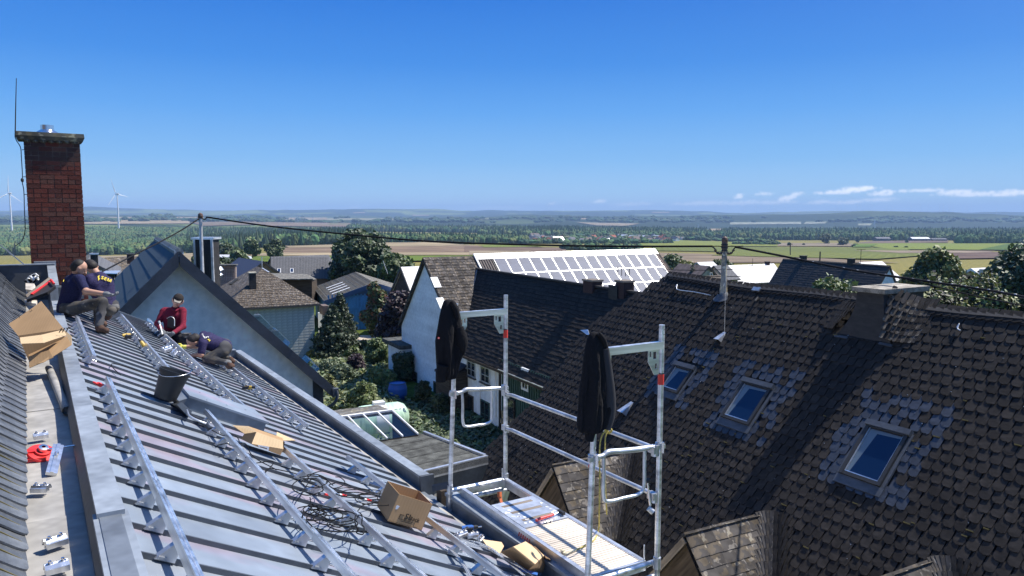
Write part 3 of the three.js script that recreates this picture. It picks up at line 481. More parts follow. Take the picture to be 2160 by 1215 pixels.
{ // left parapet with its cap, the box gutter beside it
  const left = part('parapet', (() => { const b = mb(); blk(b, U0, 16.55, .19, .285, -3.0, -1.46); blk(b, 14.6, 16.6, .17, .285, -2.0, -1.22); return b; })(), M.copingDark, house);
  const S = [[U0, 4.08, .165, .318, -1.465], [4.0, 6.4, .18, .302, -1.44], [6.4, 9.2, .18, .300, -1.443], [9.2, 12.4, .178, .298, -1.44], [12.4, 14.6, .178, .296, -1.443]];
  S.forEach(([a, b2, v0, v1, h], i) => { const b = mb(); blk(b, a + .002, b2 - .002, v0, v1, h - .035, h, i * 2.3); part('coping_sheet', b, M.coping, left); const f = mb(); blk(f, a + .002, b2 - .002, v0 + .003, v0 + .012, -1.66, h - .036, i * 1.7); part('face_sheet', f, M.gutter, left); });
  { const b = mb(), p = (u, v, h) => RP(u, v, h); b.hexa(p(14.6, .165, -1.22), p(14.6, .30, -1.22), p(16.6, .30, -1.0), p(16.6, .165, -1.0), p(14.6, .165, -1.18), p(14.6, .30, -1.18), p(16.6, .30, -.955), p(16.6, .165, -.955)); part('coping_sheet', b, M.coping, left); }
  const floor = part('box_gutter', (() => { const b = mb(); blk(b, U0, 16.6, -.9, .2, -2.0, -1.66); return b; })(), M.leadGrey, house);
  const cuts = [U0, 2.75, 4.55, 7.2, 10.2, 13.2, 16.55]; for (let i = 0; i < 6; i++) { const b = mb(); blk(b, cuts[i] - (i ? .03 : 0), cuts[i + 1], -.6, .19, -1.655, -1.62 + .006 * (i % 2) + .0012 * i, i * 1.9); part('gutter_sheet', b, M.gutter, floor); }
  part('end_wall', (() => { const b = mb(); blk(b, 16.55, 16.62, -1.1, .285, -2, -.95); return b; })(), M.leadGrey, floor);
  part('end_trim', (() => { const b = mb(); blk(b, 16.53, 16.65, -.75, .30, -.945, -.925); return b; })(), M.coping, floor);
}
{ // the steep slate roof left of the gutter
  const eave = (u) => RP(u, -.085 - .0075 * u, -1.50 + .0 * u), sA = 55 * D2R, up1 = FR.V.clone().multiplyScalar(-Math.cos(sA)).addScaledVector(V3(0, 1, 0), Math.sin(sA)), up0 = FR.V.clone().multiplyScalar(-Math.cos(.72)).addScaledVector(V3(0, 1, 0), Math.sin(.72));
  const n1 = FR.U.clone().cross(up1).multiplyScalar(-1).normalize(), nOk = n1.dot(FR.V) > 0 ? n1 : n1.negate(), n0 = up0.clone().cross(FR.U).normalize(); if (n0.y < 0) n0.negate();
  const uF = 16.9, b = mb(), E0 = eave(U0), E1 = eave(uF), k0 = E0.clone().addScaledVector(up0, .26), k1 = E1.clone().addScaledVector(up0, .26), t0 = k0.clone().addScaledVector(up1, 5), t1 = k1.clone().addScaledVector(up1, 5), d = nOk.clone().multiplyScalar(-.10);
  for (const [a, c, e, f] of [[E0, k0, k1, E1], [k0, t0, t1, k1]]) { const dn = (q) => q.clone().add(d), lo = (q) => q.clone().addScaledVector(nOk, -.03); b.hexa(dn(a), dn(f), dn(e), dn(c), lo(a), lo(f), lo(e), lo(c)); }
  const sr = part('slate_roof', b, M.slateDark, house);
  // one slate: long side up the slope, lower corner rounded
  const sh = (w, h, r) => { const s = new THREE.Shape(); s.moveTo(-w / 2 + r, 0); s.lineTo(w / 2, .01); s.lineTo(w / 2, h); s.lineTo(-w / 2, h); s.lineTo(-w / 2, r * 1.6); s.quadraticCurveTo(-w / 2, 0, -w / 2 + r, 0); const g = new THREE.ExtrudeGeometry(s, { depth: .009, bevelEnabled: false, curveSegments: 4 }); g.translate(0, 0, .002); return g; };
  const G = [sh(.245, .36, .05), sh(.235, .37, .06), sh(.25, .35, .045)], r = rng(12), list = [];
  for (let u = 1.3; u < uF; u += .2) {
    const rows = u < 5 ? 4 : u < 9 ? 5 : 8;
    for (let k = 0; k < rows; k++) {
      const uu = u + (k % 2) * .1 + (r() - .5) * .02, e = eave(uu).addScaledVector(FR.V, .0), pos = k === 0 ? e : e.clone().addScaledVector(up0, .25).addScaledVector(up1, .24 * (k - 1) - .06), Y = (k === 0 ? up0 : up1).clone(), N = (k === 0 ? n0 : nOk).clone(), X = FR.U.clone().negate();
      const tilt = .055 + (r() - .5) * .03, x2 = X.clone().addScaledVector(N, tilt).normalize(), y2 = Y.clone().addScaledVector(N, -.045 - r() * .02).normalize(), z2 = x2.clone().cross(y2).normalize(), Z = z2.dot(N) > 0 ? z2 : z2.negate(), Xr = y2.clone().cross(Z);
      list.push([pos.addScaledVector(N, .014 + .004 * (k % 2)), quatOf(Xr, y2, Z), G[Math.floor(r() * 3)], M.slateNear[Math.floor(r() * 3)], uu, k]);
    }
  }
  list.sort((a, c) => (a[4] + a[5] * .8) - (c[4] + c[5] * .8));
  list.slice(0, 290).forEach(([p, q, g, m]) => put('slate', g, m, sr, p, q));
  const rest = list.slice(290).map(([p, q, g]) => g.clone().applyMatrix4(new THREE.Matrix4().compose(p, q, V3(1, 1, 1))));
  stuff(part('slates', mergeGeometries(rest), M.slateNear[1], sr));
  for (let u = 2; u < 5.6; u += .2) { const e = eave(u).addScaledVector(n0, .018); const m = mb().bar(e.clone().addScaledVector(FR.U, -.105), e.clone().addScaledVector(FR.U, -.108).addScaledVector(up0, .2 + .1 * hash2(u * 50, 3)), .006, .012, n0); part('moss_line', m, M.moss, sr); }
  // verge and flashing at the far end
  const v0 = eave(uF).addScaledVector(up0, .1), v1 = v0.clone().addScaledVector(up1, 3.2);
  part('verge_strip', mb().bar(v0.clone().addScaledVector(nOk, .02), v1.clone().addScaledVector(nOk, .02), .10, .03, nOk), M.frameDark, sr);
  part('flashing_strip', mb().bar(RP(16.5, -.55, -.55), RP(16.5, -.2, -.92), .04, .02), M.coping, sr);
}
// a long low zinc hood on the metal roof
{
  const P = (x, y, l) => { const q = roofPx(x, y, l); return q; };
  const a = P(384, 848, .0), u0 = 8.0, u1 = 8.66, v0 = 1.04, v1 = 1.95, h = .13, t = thing('roof_hood', 'long low zinc hood rising from the metal roof behind the black bucket', 'roof hood', roof(8.3, 1.5, 0));
  const q = (u, v, l) => roof(u, v, l);
  part('hood_body', mb().hexa(q(u0, v0, -.01), q(u0, v1, -.01), q(u1, v1, -.01), q(u1, v0, -.01), q(u0, v0 + .14, h - .012), q(u0, v1 - .02, h - .012), q(u1, v1 - .02, h - .012), q(u1, v0 + .14, h - .012)), M.copingDark, t);
  part('hood_cover', mb().hexa(q(u0 - .012, v0 + .13, h - .01), q(u0 - .012, v1, h - .01), q(u1 + .012, v1, h - .01), q(u1 + .012, v0 + .13, h - .01), q(u0 - .012, v0 + .13, h + .012), q(u0 - .012, v1, h + .012), q(u1 + .012, v1, h + .012), q(u1 + .012, v0 + .13, h + .012)), M.pans[2], t);
  for (let i = 0; i < 5; i++) part('rivet', mb().cyl(q(u0 + .05 + i * .13, v0 + .3 + .22 * (i % 3), h + .01), q(u0 + .05 + i * .13, v0 + .3 + .22 * (i % 3), h + .018), .012, .008, 6), M.steel, t);
}
// mounting rails on their seam brackets
function rail(label, v, u0, u1, o = {}) {                      // u0 near, u1 far
  const t = thing('mounting_rail', label, 'mounting rail', roof((u0 + u1) / 2, v, 0), o.group), L = .092, w = .019, q = (u, dv, l) => roof(u, v + dv * .891, l);
  const b = mb(); const bx2 = (a, c, l0, l1) => b.hexa(q(u0, a, l0), q(u0, c, l0), q(u1, c, l0), q(u1, a, l0), q(u0, a, l1), q(u0, c, l1), q(u1, c, l1), q(u1, a, l1));
  bx2(-w, w, L, L + .034); bx2(-w, -.006, L + .034, L + .042); bx2(.006, w, L + .034, L + .042);
  part('rail_profile', b, M.rail, t);
  for (const u of SEAMS) if (u > u0 + .03 && u < u1 - .03 && !(o.skip && o.skip(u))) {
    const d = .02, pr = [[-.072, .012], [.022, .012], [.018, L], [-.016, L]], g = mb();
    const A = pr.map(([x, y]) => q(u - d, x, y)), C = pr.map(([x, y]) => q(u + d, x, y));
    g.poly(A); g.poly([...C].reverse()); pr.forEach((_, i) => { const j = (i + 1) % pr.length; g.poly([A[j], A[i], C[i], C[j]]); });
    const br = part('bracket', g, M.bracket, t);
    part('clamp_jaw', mb().hexa(q(u - d - .008, -.06, .02), q(u - d - .008, -.02, .02), q(u - d, -.02, .02), q(u - d, -.06, .02), q(u - d - .008, -.06, .03), q(u - d - .008, -.02, .03), q(u - d, -.02, .03), q(u - d, -.06, .03)), M.bracket, br);
    part('bolt', mb().cyl(q(u, .03, .055), q(u, .062, .055), .011, .011, 6).cyl(q(u - .012, .045, .06), q(u - .012, .045, .085), .007, .007, 6), M.steel, br);
  }
  return t;
}
{
  const vOf = (...p) => { let s = 0; for (let i = 0; i < p.length; i += 2) s += roofPx(p[i], p[i + 1], .126).v; return s / (p.length / 2); }, uOf = (x, y) => roofPx(x, y, .126).u;
  const v1 = vOf(212, 792, 389, 1212), v2 = vOf(424, 862, 723, 1212), v3 = vOf(597, 948, 877, 1212), v4 = vOf(723, 959, 1056, 1214);
  const vA = vOf(249, 660, 356, 786), vB = vOf(318, 674, 484, 845), vC = vOf(640, 893, 500, 785), vD = vOf(153, 664, 185, 746);
  const G1 = 'aluminium rails on the near part of the metal roof', G2 = 'aluminium rails on the far part of the metal roof';
  rail('long silver rail nearest the left parapet, running to the bottom edge', v1, 1.2, uOf(208, 790), { group: G1 });
  rail('silver rail starting beside the low zinc hood and running under the black cables', v2, 1.2, uOf(424, 861), { group: G1 });
  rail('silver rail coming out under the small flapped box through the cable tangle', v3, 1.2, uOf(590, 938), { group: G1 });
  rail('silver rail nearest the eaves, passing behind the large open cardboard box', v4, 1.2, uOf(723, 958), { group: G1 });
  rail('silver rail with yellow clamps lying on it, ending behind the bucket', vA, uOf(360, 790), uOf(249, 660), { group: G2 });
  rail('silver rail in front of the workers, ending above the zinc hood', vB, uOf(485, 846), uOf(318, 674), { group: G2 });
  rail('silver rail running from the bent worker to above the eaves gutter', vC, uOf(640, 893), uOf(470, 752), { group: G2 });
  rail('short silver rail beside the parapet behind the cardboard boxes', vD, uOf(185, 746), uOf(153, 664), { group: G2 });
}
// the brick chimney at the far end
{
  const uF = 16.95, h = (x, y) => onU(FR, x, y, uF), L = onU(FR, 50, 320, uF).clone().sub(EYE).dot(FR.V), Rr = onU(FR, 169.5, 320, uF).clone().sub(EYE).dot(FR.V), W = Rr - L, D = .62, top = onU(FR, 60, 294, uF).y - CY, bot = -1.9;
  const t = thing('brick_chimney', 'tall red brick chimney with a mossy concrete cap and a steel flue', 'chimney', RP(uF + D / 2, (L + Rr) / 2, bot));
  const b = mb(); blk(b, uF + .012, uF + D - .012, L + .012, Rr - .012, bot, top - .5); part('mortar_core', b, M.mortar, t);
  const b2 = mb(); blk(b2, uF + .012, uF + D - .012, L + .012, Rr - .012, top - .5, top); part('mortar_core', b2, M.mortarPale, t);
  const r = rng(8), cp = .0885, n = 4, bw = W / n, X = FR.V, Z = FR.U.clone().negate(), q = quatOf(X, V3(0, 1, 0), Z), mk = (w, d) => { const g = mb().aabox(0, 0, 0, w, cp - .013, d).geo(); return g; };
  const gF = [mk(bw - .013, .09), mk(bw / 2 - .013, .09)], gS = [mk(.09, bw - .013), mk(.09, bw / 2 - .02)];
  let row = 0; for (let y = bot + cp / 2; y < top - .02; y += cp, row++) {
    const m = () => y > top - .42 && r() > .15 ? M.brickTop : M.bricks[Math.floor(r() * 5)], odd = row % 3 === 1, alt = row % 2;
    const xs = []; if (alt) { for (let i = 0; i < n; i++) xs.push([(i + .5) * bw, 0]); } else { xs.push([bw / 4, 1]); for (let i = 0; i < n - 1; i++) xs.push([(i + 1) * bw, 0]); xs.push([W - bw / 4, 1]); }
    const hd = odd ? xs.flatMap(([x, k]) => k ? [[x, 1]] : [[x - bw / 4, 1], [x + bw / 4, 1]]) : xs;
    for (const [x, k] of hd) put('brick', gF[k], m(), t, RP(uF + .043 - .004 * r(), L + x, y), q);
    for (let i = 0; i < 2; i++) put('brick', gS[0], m(), t, RP(uF + .1 + (i + .5 + (alt ? 0 : -.0)) * bw * .96, Rr - .043 + .004 * r(), y), q);
  }
  const cl = onU(FR, 32.5, 284, uF - .1), cr = onU(FR, 178.5, 292, uF - .1), cb = (p) => p.clone().sub(EYE).dot(FR.V), s = mb(), c0 = cb(cl), c1 = cb(cr), hh = top + .005;
  const Q = (u, v, k) => RP(u, v, k); s.hexa(Q(uF - .06, c0 + .03, hh - .012), Q(uF - .06, c1 - .03, hh - .012), Q(uF + D + .08, c1 - .03, hh), Q(uF + D + .08, c0 + .03, hh), Q(uF - .1, c0, hh + .06), Q(uF - .1, c1, hh + .06), Q(uF + D + .12, c1, hh + .06), Q(uF + D + .12, c0, hh + .06));
  s.hexa(Q(uF - .1, c0, hh + .06), Q(uF - .1, c1, hh + .06), Q(uF + D + .12, c1, hh + .06), Q(uF + D + .12, c0, hh + .06), Q(uF - .09, c0 + .01, hh + .135), Q(uF - .09, c1 - .01, hh + .135), Q(uF + D + .1, c1 - .01, hh + .135), Q(uF + D + .1, c0 + .01, hh + .135)); part('chimney_cap', s, M.concreteDark, t);
  for (let i = 0; i < 7; i++) { const m = mb(), x = c0 + .18 + i * (W - .08) / 6.6; m.lathe(RP(uF - .01, x, hh - .03), V3(0, 1, 0), [[.001, -.035], [.05, -.02], [.06, 0], [.05, .02]], 8); part('mortar_blob', m, M.concreteDark, t); }
  const fx = (L + Rr) / 2 - .06, fo = RP(uF + D * .45, fx, hh + .135), fl = part('flue', mb().lathe(fo, V3(0, 1, 0), [[.215, 0], [.22, .012], [.12, .075], [.115, .08], [.115, .17], [.10, .171], [.098, .10]], 28), M.steel, t);
  part('flashing_box', (() => { const m = mb(); blk(m, uF - .10, uF, L + .06, L + .40, bot, -1.0); return m; })(), M.leadGrey, t); part('flashing_cap', (() => { const m = mb(); blk(m, uF - .12, uF, L + .05, L + .41, -.995, -.90); return m; })(), M.coping, t);
  part('sheet_collar', (() => { const m = mb(); blk(m, uF - .5, uF - .002, Rr - .55, Rr - .1, -1.62, -1.38); return m; })(), M.leadGrey, t);
  const rod = thing('lightning_rod', 'thin lightning rod and wire at the left edge of the brick chimney', 'lightning rod', RP(uF + .1, L - .14, top - .2)), rp = (x, y) => onU(FR, x, y, uF + .02);
  part('rod', mb().tube([rp(32, 290), rp(33, 230), rp(34.5, 165)], [.011, .009, .006], 6), M.frameDark, rod);
  part('wire', mb().tube(curve([rp(32, 290), rp(35, 297), rp(43, 310), rp(45, 330), rp(47.5, 378), rp(47, 384), rp(50, 400), rp(51.5, 440), rp(53, 482), rp(52, 492), rp(46, 508), rp(32, 519)], 40), .008, 5), M.frameDark, rod);
  part('wire_joint', mb().lathe(rp(47, 380), V3(0, 1, 0), [[.01, -.04], [.026, -.02], [.026, .02], [.01, .04]], 8), M.frameDark, rod);
  for (const y of [316, 373, 410, 482]) part('wire_clip', mb().bar(rp(46 + (y - 316) * .04, y), rp(54 + (y - 316) * .04, y), .012, .012), M.frameDark, rod);
}
// ---------------------------------------------------------------- the scaffold tower beside the eaves
const pt = (F, a, b) => { const r = []; for (const [u, v, h] of [a, b]) r.push(inF(F, u, v, h)); return r; };
{
  const S = SP, uN = 4.65, uF = 7.13, t = thing('scaffold_tower', 'aluminium scaffold tower with guard rails and a narrow deck beside the eaves', 'scaffold', S(5.9, 3.9, -10.5));
  const pole = (u, vt, vb, top) => part('pole', mb().tube([S(u, vb, -10.4), S(u, vb, -3.2), S(u, vt, top)], .0245, 14), M.galvBright, t);
  const pNL = pole(uN, 3.585, 3.502, -.95), pNR = pole(uN, 4.26, 4.258, -.922), pFL = pole(uF, 3.58, 3.485, -.955), pFR = pole(uF, 4.204, 4.195, -.897);
  for (const [p, u, v, h] of [[pNR, uN, 4.26, -1.385], [pFR, uF, 4.2, -1.335]]) { part('red_tape', mb().cyl(S(u, v, h - .045), S(u, v, h + .045), .0262, .0262, 16), M.redPaint, p); part('tape_print', mb().cyl(S(u, v, h + .046), S(u, v, h + .056), .0258, .0258, 14), M.black, p); }
  for (const [p, u, v] of [[pNR, uN, 4.26], [pFR, uF, 4.2]]) for (const h of [-1.0, -.96, -1.05]) part('pin_hole', mb().cyl(S(u - .0247, v + .004, h), S(u - .0252, v + .004, h), .004, .004, 6), M.black, p);
  for (const [u, v0, v1, h] of [[uN, 3.57, 4.25, -1.091], [uF, 3.56, 4.19, -1.08]]) {
    const b = mb().bar(S(u - .005, v0, h), S(u - .005, v1, h), .05, .062); part('top_rail', b, M.galvBright, t);
    for (const [v, s] of [[v1 - .02, -1], [v0 + .03, 1]]) {     // gusset plates with cut-outs
      const sh = new THREE.Shape(), q = (x, y) => [x * s, y]; sh.moveTo(...q(0, 0)); sh.lineTo(...q(.12, 0)); sh.lineTo(...q(.12, -.10)); sh.lineTo(...q(.05, -.215)); sh.lineTo(...q(0, -.215)); sh.closePath();
      for (const [x, y, w, hh] of [[.03, -.02, .035, .06], [.085, -.015, .018, .045], [.02, -.12, .022, .045]]) { const h2 = new THREE.Path(); h2.moveTo(...q(x, y)); h2.lineTo(...q(x, y - hh)); h2.lineTo(...q(x + w, y - hh)); h2.lineTo(...q(x + w, y)); h2.closePath(); sh.holes.push(h2); }
      const g = new THREE.ExtrudeGeometry(sh, { depth: .006, bevelEnabled: false }); const e = new THREE.Matrix4().makeBasis(FS.V, V3(0, 1, 0), FS.U.clone().negate()); e.setPosition(S(u, v, h - .032)); g.applyMatrix4(e); part('gusset_plate', g, M.galvBright, t);
    }
  }
  for (const [u, dv, dh, vL, vR] of [[uN, .0, 0, 3.545, 4.245], [uF, -.03, .012, 3.535, 4.17]]) {
    const bar = curve([S(u, vL + .02, -1.948 + dh), S(u, vL + .11, -1.945 + dh), S(u, vL + .16, -1.925 + dh), S(u, vL + .3, -1.938 + dh), S(u, vL + .5, -1.955 + dh), S(u, vR - .1, -1.957 + dh), S(u, vR, -1.962 + dh)], 30);
    const sf = part('side_frame', mb().tube(bar, bar.map((_, i) => i < 8 || i > 24 ? .021 : .024), 12), M.galv, t);
    const l = vL + .115, r = vR - .15; part('gate_loop', mb().tube(curve([S(u, l, -1.95 + dh), S(u, l + .004, -2.1 + dh), S(u, l + .004, -2.27 + dh), S(u, l + .02, -2.325 + dh), S(u, l + .075, -2.343 + dh), S(u, (l + r) / 2, -2.345 + dh), S(u, r - .075, -2.345 + dh), S(u, r - .018, -2.325 + dh), S(u, r, -2.27 + dh), S(u, r, -2.1 + dh), S(u, r, -1.95 + dh)], 60), .0155, 10), M.galv, sf);
    for (const [v, h] of [[vL, -1.948], [vR, -1.962]]) { part('coupler', mb().cyl(S(u, v + (v > 4 ? .012 : 0), h - .03 + dh), S(u, v + (v > 4 ? .012 : 0), h + .03 + dh), .035, .035, 12).bar(S(u - .02, v - .05, h + dh), S(u - .02, v + .05, h + dh), .03, .036), M.galv, sf); part('wedge', mb().bar(S(u - .045, v + .01, h - .05 + dh), S(u - .045, v + .01, h + .045 + dh), .014, .02, V3(1, 0, 0)), M.steel, sf); }
  }
  for (const [hF, hN] of [[-2.017, -1.985], [-2.418, -2.392]]) {
    const g = part('guard_rail', mb().tube([S(uF - .03, 4.19, hF), S(uF - .12, 4.215, hF), S(uN + .12, 4.225, hN), S(uN + .03, 4.23, hN)], [.016, .0205, .0205, .016], 12), M.galv, t);
    for (const [u, h] of [[uF, hF], [uN, hN]]) part('coupler', mb().bar(S(u - .03, 4.2, h), S(u + .05, 4.2, h), .055, .06).cyl(S(u, 4.21, h - .055), S(u, 4.21, h + .02), .034, .034, 10), M.galv, g);
  }
  part('red_sticker', mb().cyl(S(5.57, 4.222, -2.402), S(5.51, 4.222, -2.401), .0216, .0216, 12), M.redPaint, t);
  // deck
  const D = -3.0, bx = (b, u0, u1, v0, v1, h0, h1) => b.hexa(S(u0, v0, h0), S(u0, v1, h0), S(u1, v1, h0), S(u1, v0, h0), S(u0, v0, h1), S(u0, v1, h1), S(u1, v1, h1), S(u1, v0, h1));
  const fr = part('deck_frame', (() => { const b = mb(); bx(b, 4.76, 7.10, 3.60, 3.635, D - .10, D + .006); bx(b, 4.76, 7.10, 4.165, 4.2, D - .10, D + .006); bx(b, 4.73, 4.758, 3.60, 4.2, D - .09, D); bx(b, 7.07, 7.098, 3.637, 4.163, D - .09, D); return b; })(), M.galv, t);
  part('deck_lip', (() => { const b = mb(); bx(b, 4.76, 7.07, 3.637, 3.645, D - .02, D + .004); bx(b, 4.76, 7.07, 4.155, 4.163, D - .02, D + .004); return b; })(), M.galvBright, fr);
  const board = part('deck_board', (() => { const b = mb(); bx(b, 4.765, 5.825, 3.648, 4.152, D - .02, D - .003); return b; })(), M.deck, t);
  part('deck_ribs', (() => { const b = mb(); for (let u = 4.79; u < 5.81; u += .036) bx(b, u, u + .018, 3.655, 4.145, D - .003, D + .0015); return b; })(), M.deck, board);
  const ha = part('hatch', (() => { const b = mb(); bx(b, 5.832, 6.49, 3.648, 4.152, D - .015, D + .008); return b; })(), M.hatch, t);
  for (const u of [6.36, 6.18, 5.97]) part('grip_strip', (() => { const b = mb(); bx(b, u, u + .045, 3.72, 4.08, D + .008, D + .010); return b; })(), M.fascia, ha);
  { const r = rng(21); for (let i = 0; i < 26; i++) { const u = 5.86 + r() * .6, v = r() > .3 ? 3.66 + r() * .13 : 4.08 + r() * .06, s = .008 + r() * .014; part('paint_fleck', mb().cyl(S(u, v, D + .008), S(u, v, D + .0105), s, s * .8, 7), M.white, ha); } }
  for (let i = 0; i < 6; i++) part('red_lettering', mb().bar(S(5.86 - i * .036, 3.5985, D - .07), S(5.848 - i * .036, 3.5985, D - .03), .004, .016, FS.V), M.redPaint, fr);
  for (const [u, v0, v1] of [[uN + .04, 3.5, 4.26], [uF - .01, 3.49, 4.2]]) part('transom', mb().tube([S(u, v0, D - .012), S(u, v1, D - .012)], .024, 12).tube([S(u, v0, D - .14), S(u, v1, D - .14)], .022, 10), M.galvBright, t);
  for (const [u, v] of [[uN, 3.51], [uN, 4.258], [uF, 3.49], [uF, 4.197]]) { part('coupler', mb().cyl(S(u, v, D - .05), S(u, v, D + .05), .034, .034, 12), M.galv, t); }
  part('claw', mb().hexa(S(4.68, 3.49, D - .2), S(4.68, 3.56, D - .2), S(4.72, 3.56, D - .2), S(4.72, 3.49, D - .2), S(4.70, 3.51, D - .0), S(4.70, 3.545, D - .0), S(4.73, 3.545, D - .0), S(4.73, 3.51, D - .0)), M.galvBright, t);
  for (const [u, v] of [[uN + .09, 4.19], [uF - .06, 4.12]]) part('spigot', mb().cyl(S(u, v, D - .02), S(u, v, D + .14), .007, .006, 8), M.galvBright, t);
  part('diagonal_tie', mb().bar(S(uF + .05, 3.30, D + .03), S(uF + .0, 3.47, D + .05), .012, .07), M.leadGrey, t);
  part('lever', mb().bar(S(6.62, 3.93, D - .38), S(6.84, 3.95, D - .06), .03, .02).cyl(S(6.83, 3.945, D - .08), S(6.85, 3.955, D - .03), .026, .026, 10), M.orange, t); part('lock_rod', mb().tube([S(6.98, 3.67, D - .05), S(6.98, 4.05, D - .05)], .009, 8), M.steel, t); part('lock_knob', mb().cyl(S(7.0, 3.665, D - .05), S(6.96, 3.665, D - .05), .024, .024, 10), M.orange, t);
  part('hatch_hinge', mb().bar(S(6.95, 4.02, D - .3), S(6.95, 4.1, D - .08), .012, .09), M.galvBright, t);
  part('red_foot', mb().cyl(S(uF, 4.196, D - .36), S(uF, 4.196, D - .3), .03, .03, 12), M.orange, t);

  // things on the deck
  const hm = thing('hammer', 'hammer with a red grip lying across the scaffold hatch', 'hammer', atH(1158, 1090, D + .02)), hp = (x, y, k = .03) => atH(x, y, D + k);
  part('grip', mb().tube([hp(1131, 1098), hp(1140, 1094), hp(1160, 1088), hp(1168, 1085)], [.015, .017, .014, .012], 10), M.red, hm); part('shaft', mb().tube([hp(1168, 1085), hp(1184, 1079.5)], .008, 8), M.steel, hm); part('head', mb().bar(hp(1178, 1077, .035), hp(1190, 1084, .035), .03, .03), M.black, hm);
  const bt = thing('loose_bolt', 'small silver bolt lying beside the red hammer', 'bolt', hp(1156, 1101, .01)); part('shank', mb().cyl(hp(1148, 1102, .015), hp(1160, 1099, .015), .008, .008, 8), M.steel, bt); part('nut', mb().cyl(hp(1151, 1101.5, .015), hp(1156, 1100, .015), .016, .016, 6), M.steel, bt); part('washer', mb().cyl(hp(1161, 1099, .015), hp(1163, 1098.5, .015), .017, .017, 10), M.steel, bt);
  const wr = thing('ratchet_wrench', 'silver ratchet wrench hooked on the near right scaffold pole', 'wrench', at(1372, 1062, 6.35)), wp = (x, y, d = 6.34) => at(x, y, d);
  part('handle', mb().tube([wp(1366, 1018), wp(1368, 1035), wp(1371, 1060), wp(1372, 1066)], [.009, .009, .011, .012], 8), M.steel, wr); part('ratchet_head', mb().cyl(wp(1362, 1014), wp(1371, 1013), .022, .022, 10), M.frameDark, wr); part('socket', mb().cyl(wp(1368, 1072), wp(1377, 1080), .024, .026, 10), M.galv, wr);
  // rope
  const kn = at(1283, 907, 6.62), rp = thing('rope', 'thin yellow rope knotted to the guard rail and trailing on the deck', 'rope', kn);
  const a1 = hp(1262, 1118, .01), a2 = hp(1252, 1140, .009), a3 = hp(1215, 1160, .009), a4 = hp(1196, 1168, .009);
  part('strand', mb().tube(curve([kn, at(1272, 915, 6.6), at(1266, 935, 6.6), at(1265, 1000, 6.6), at(1264, 1080, 6.62), a1, a2, a3, a4], 60), .0065, 7), M.rope, rp);
  part('strand', mb().tube(curve([kn, at(1278, 918, 6.6), at(1276, 960, 6.6), at(1277, 1020, 6.62), at(1280, 1085, 6.9)], 30), .0065, 7), M.rope, rp);
  part('knot', mb().tube(curve([at(1277, 908, 6.6), at(1284, 903, 6.58), at(1290, 908, 6.6), at(1284, 913, 6.62), at(1277, 909, 6.64), at(1283, 905, 6.6)], 30), .011, 7), M.rope, rp);
  part('whipped_end', mb().tube([a3, a4, hp(1188, 1167, .012)], [.010, .012, .014], 8), M.ropePale, rp); part('end_knot', mb().lathe(hp(1187, 1165, .004), V3(0, 1, 0), [[.01, 0], [.022, .008], [.02, .025], [.006, .032]], 10), M.ropePale, rp);
}
// jackets hung over the pole tops
function jacket(label, u, rings, sleeves, seed, badge) {         // rings: [height y in the photograph, left x, right x, depth in metres]
  const c = onU(FS, (rings[0][1] + rings[0][2]) / 2, rings[0][0], u), t = thing('jacket', label, 'jacket', c), K = 40, pts = [], r = rng(seed);
  for (const [y, xl, xr, dep] of rings) {
    const a = onU(FS, xl, y, u), b = onU(FS, xr, y, u), m = a.clone().add(b).multiplyScalar(.5), X = b.clone().sub(a).multiplyScalar(.5), row = [];
    for (let k = 0; k < K; k++) { const an = k / K * 2 * Math.PI, w2 = clamp((y - rings[0][0]) / 120), f = .75 + (.2 * Math.sin(an * 5 + y * .012 + seed) + .13 * Math.sin(an * 9 - y * .02)) * w2 + .1 * Math.sin(an * 14 + y * .05) * w2; row.push(m.clone().addScaledVector(X, Math.cos(an) * (1 + .05 * Math.sin(y * .11 + an * 3) * w2)).addScaledVector(FS.U, -Math.sin(an) * dep * f)); }
    pts.push(row);
  }
  const P = [], UV = [], I = []; pts.forEach((row, j) => row.forEach((p, k) => { P.push(p.x, p.y, p.z); UV.push(k / K, j * .1); }));
  for (let j = 0; j < pts.length - 1; j++) for (let k = 0; k < K; k++) { const a = j * K + k, b = j * K + (k + 1) % K; I.push(a, a + K, b, b, a + K, b + K); }
  const tc = P.length / 3; P.push(...c.toArray()); UV.push(0, 0); for (let k = 0; k < K; k++) I.push(tc, k, (k + 1) % K);
  const g = new THREE.BufferGeometry(); g.setAttribute('position', new THREE.Float32BufferAttribute(P, 3)); g.setAttribute('uv', new THREE.Float32BufferAttribute(UV, 2)); g.setIndex(I); g.computeVertexNormals(); part('body', g, M.fabricBlack, t);
  for (const [pp, rr, m, nm] of sleeves) part(nm ?? 'sleeve', mb().tube(curve(pp.map(([x, y, d]) => onU(FS, x, y, u - d)), 20), curve(rr.map((q, i) => V3(q, i, 0)), 20).map((q) => Math.max(.004, q.x)), 10), m ?? M.fabricBlack, t);
  if (badge) { const p = onU(FS, badge[0], badge[1], u - badge[2]); part('badge', mb().cyl(p, p.clone().addScaledVector(FS.U, -.006), .011, .011, 12), M.redPaint, t); part('badge_mark', mb().cyl(p.clone().addScaledVector(FS.U, -.006), p.clone().addScaledVector(FS.U, -.007), .005, .005, 8), M.logoWhite, t); }
}
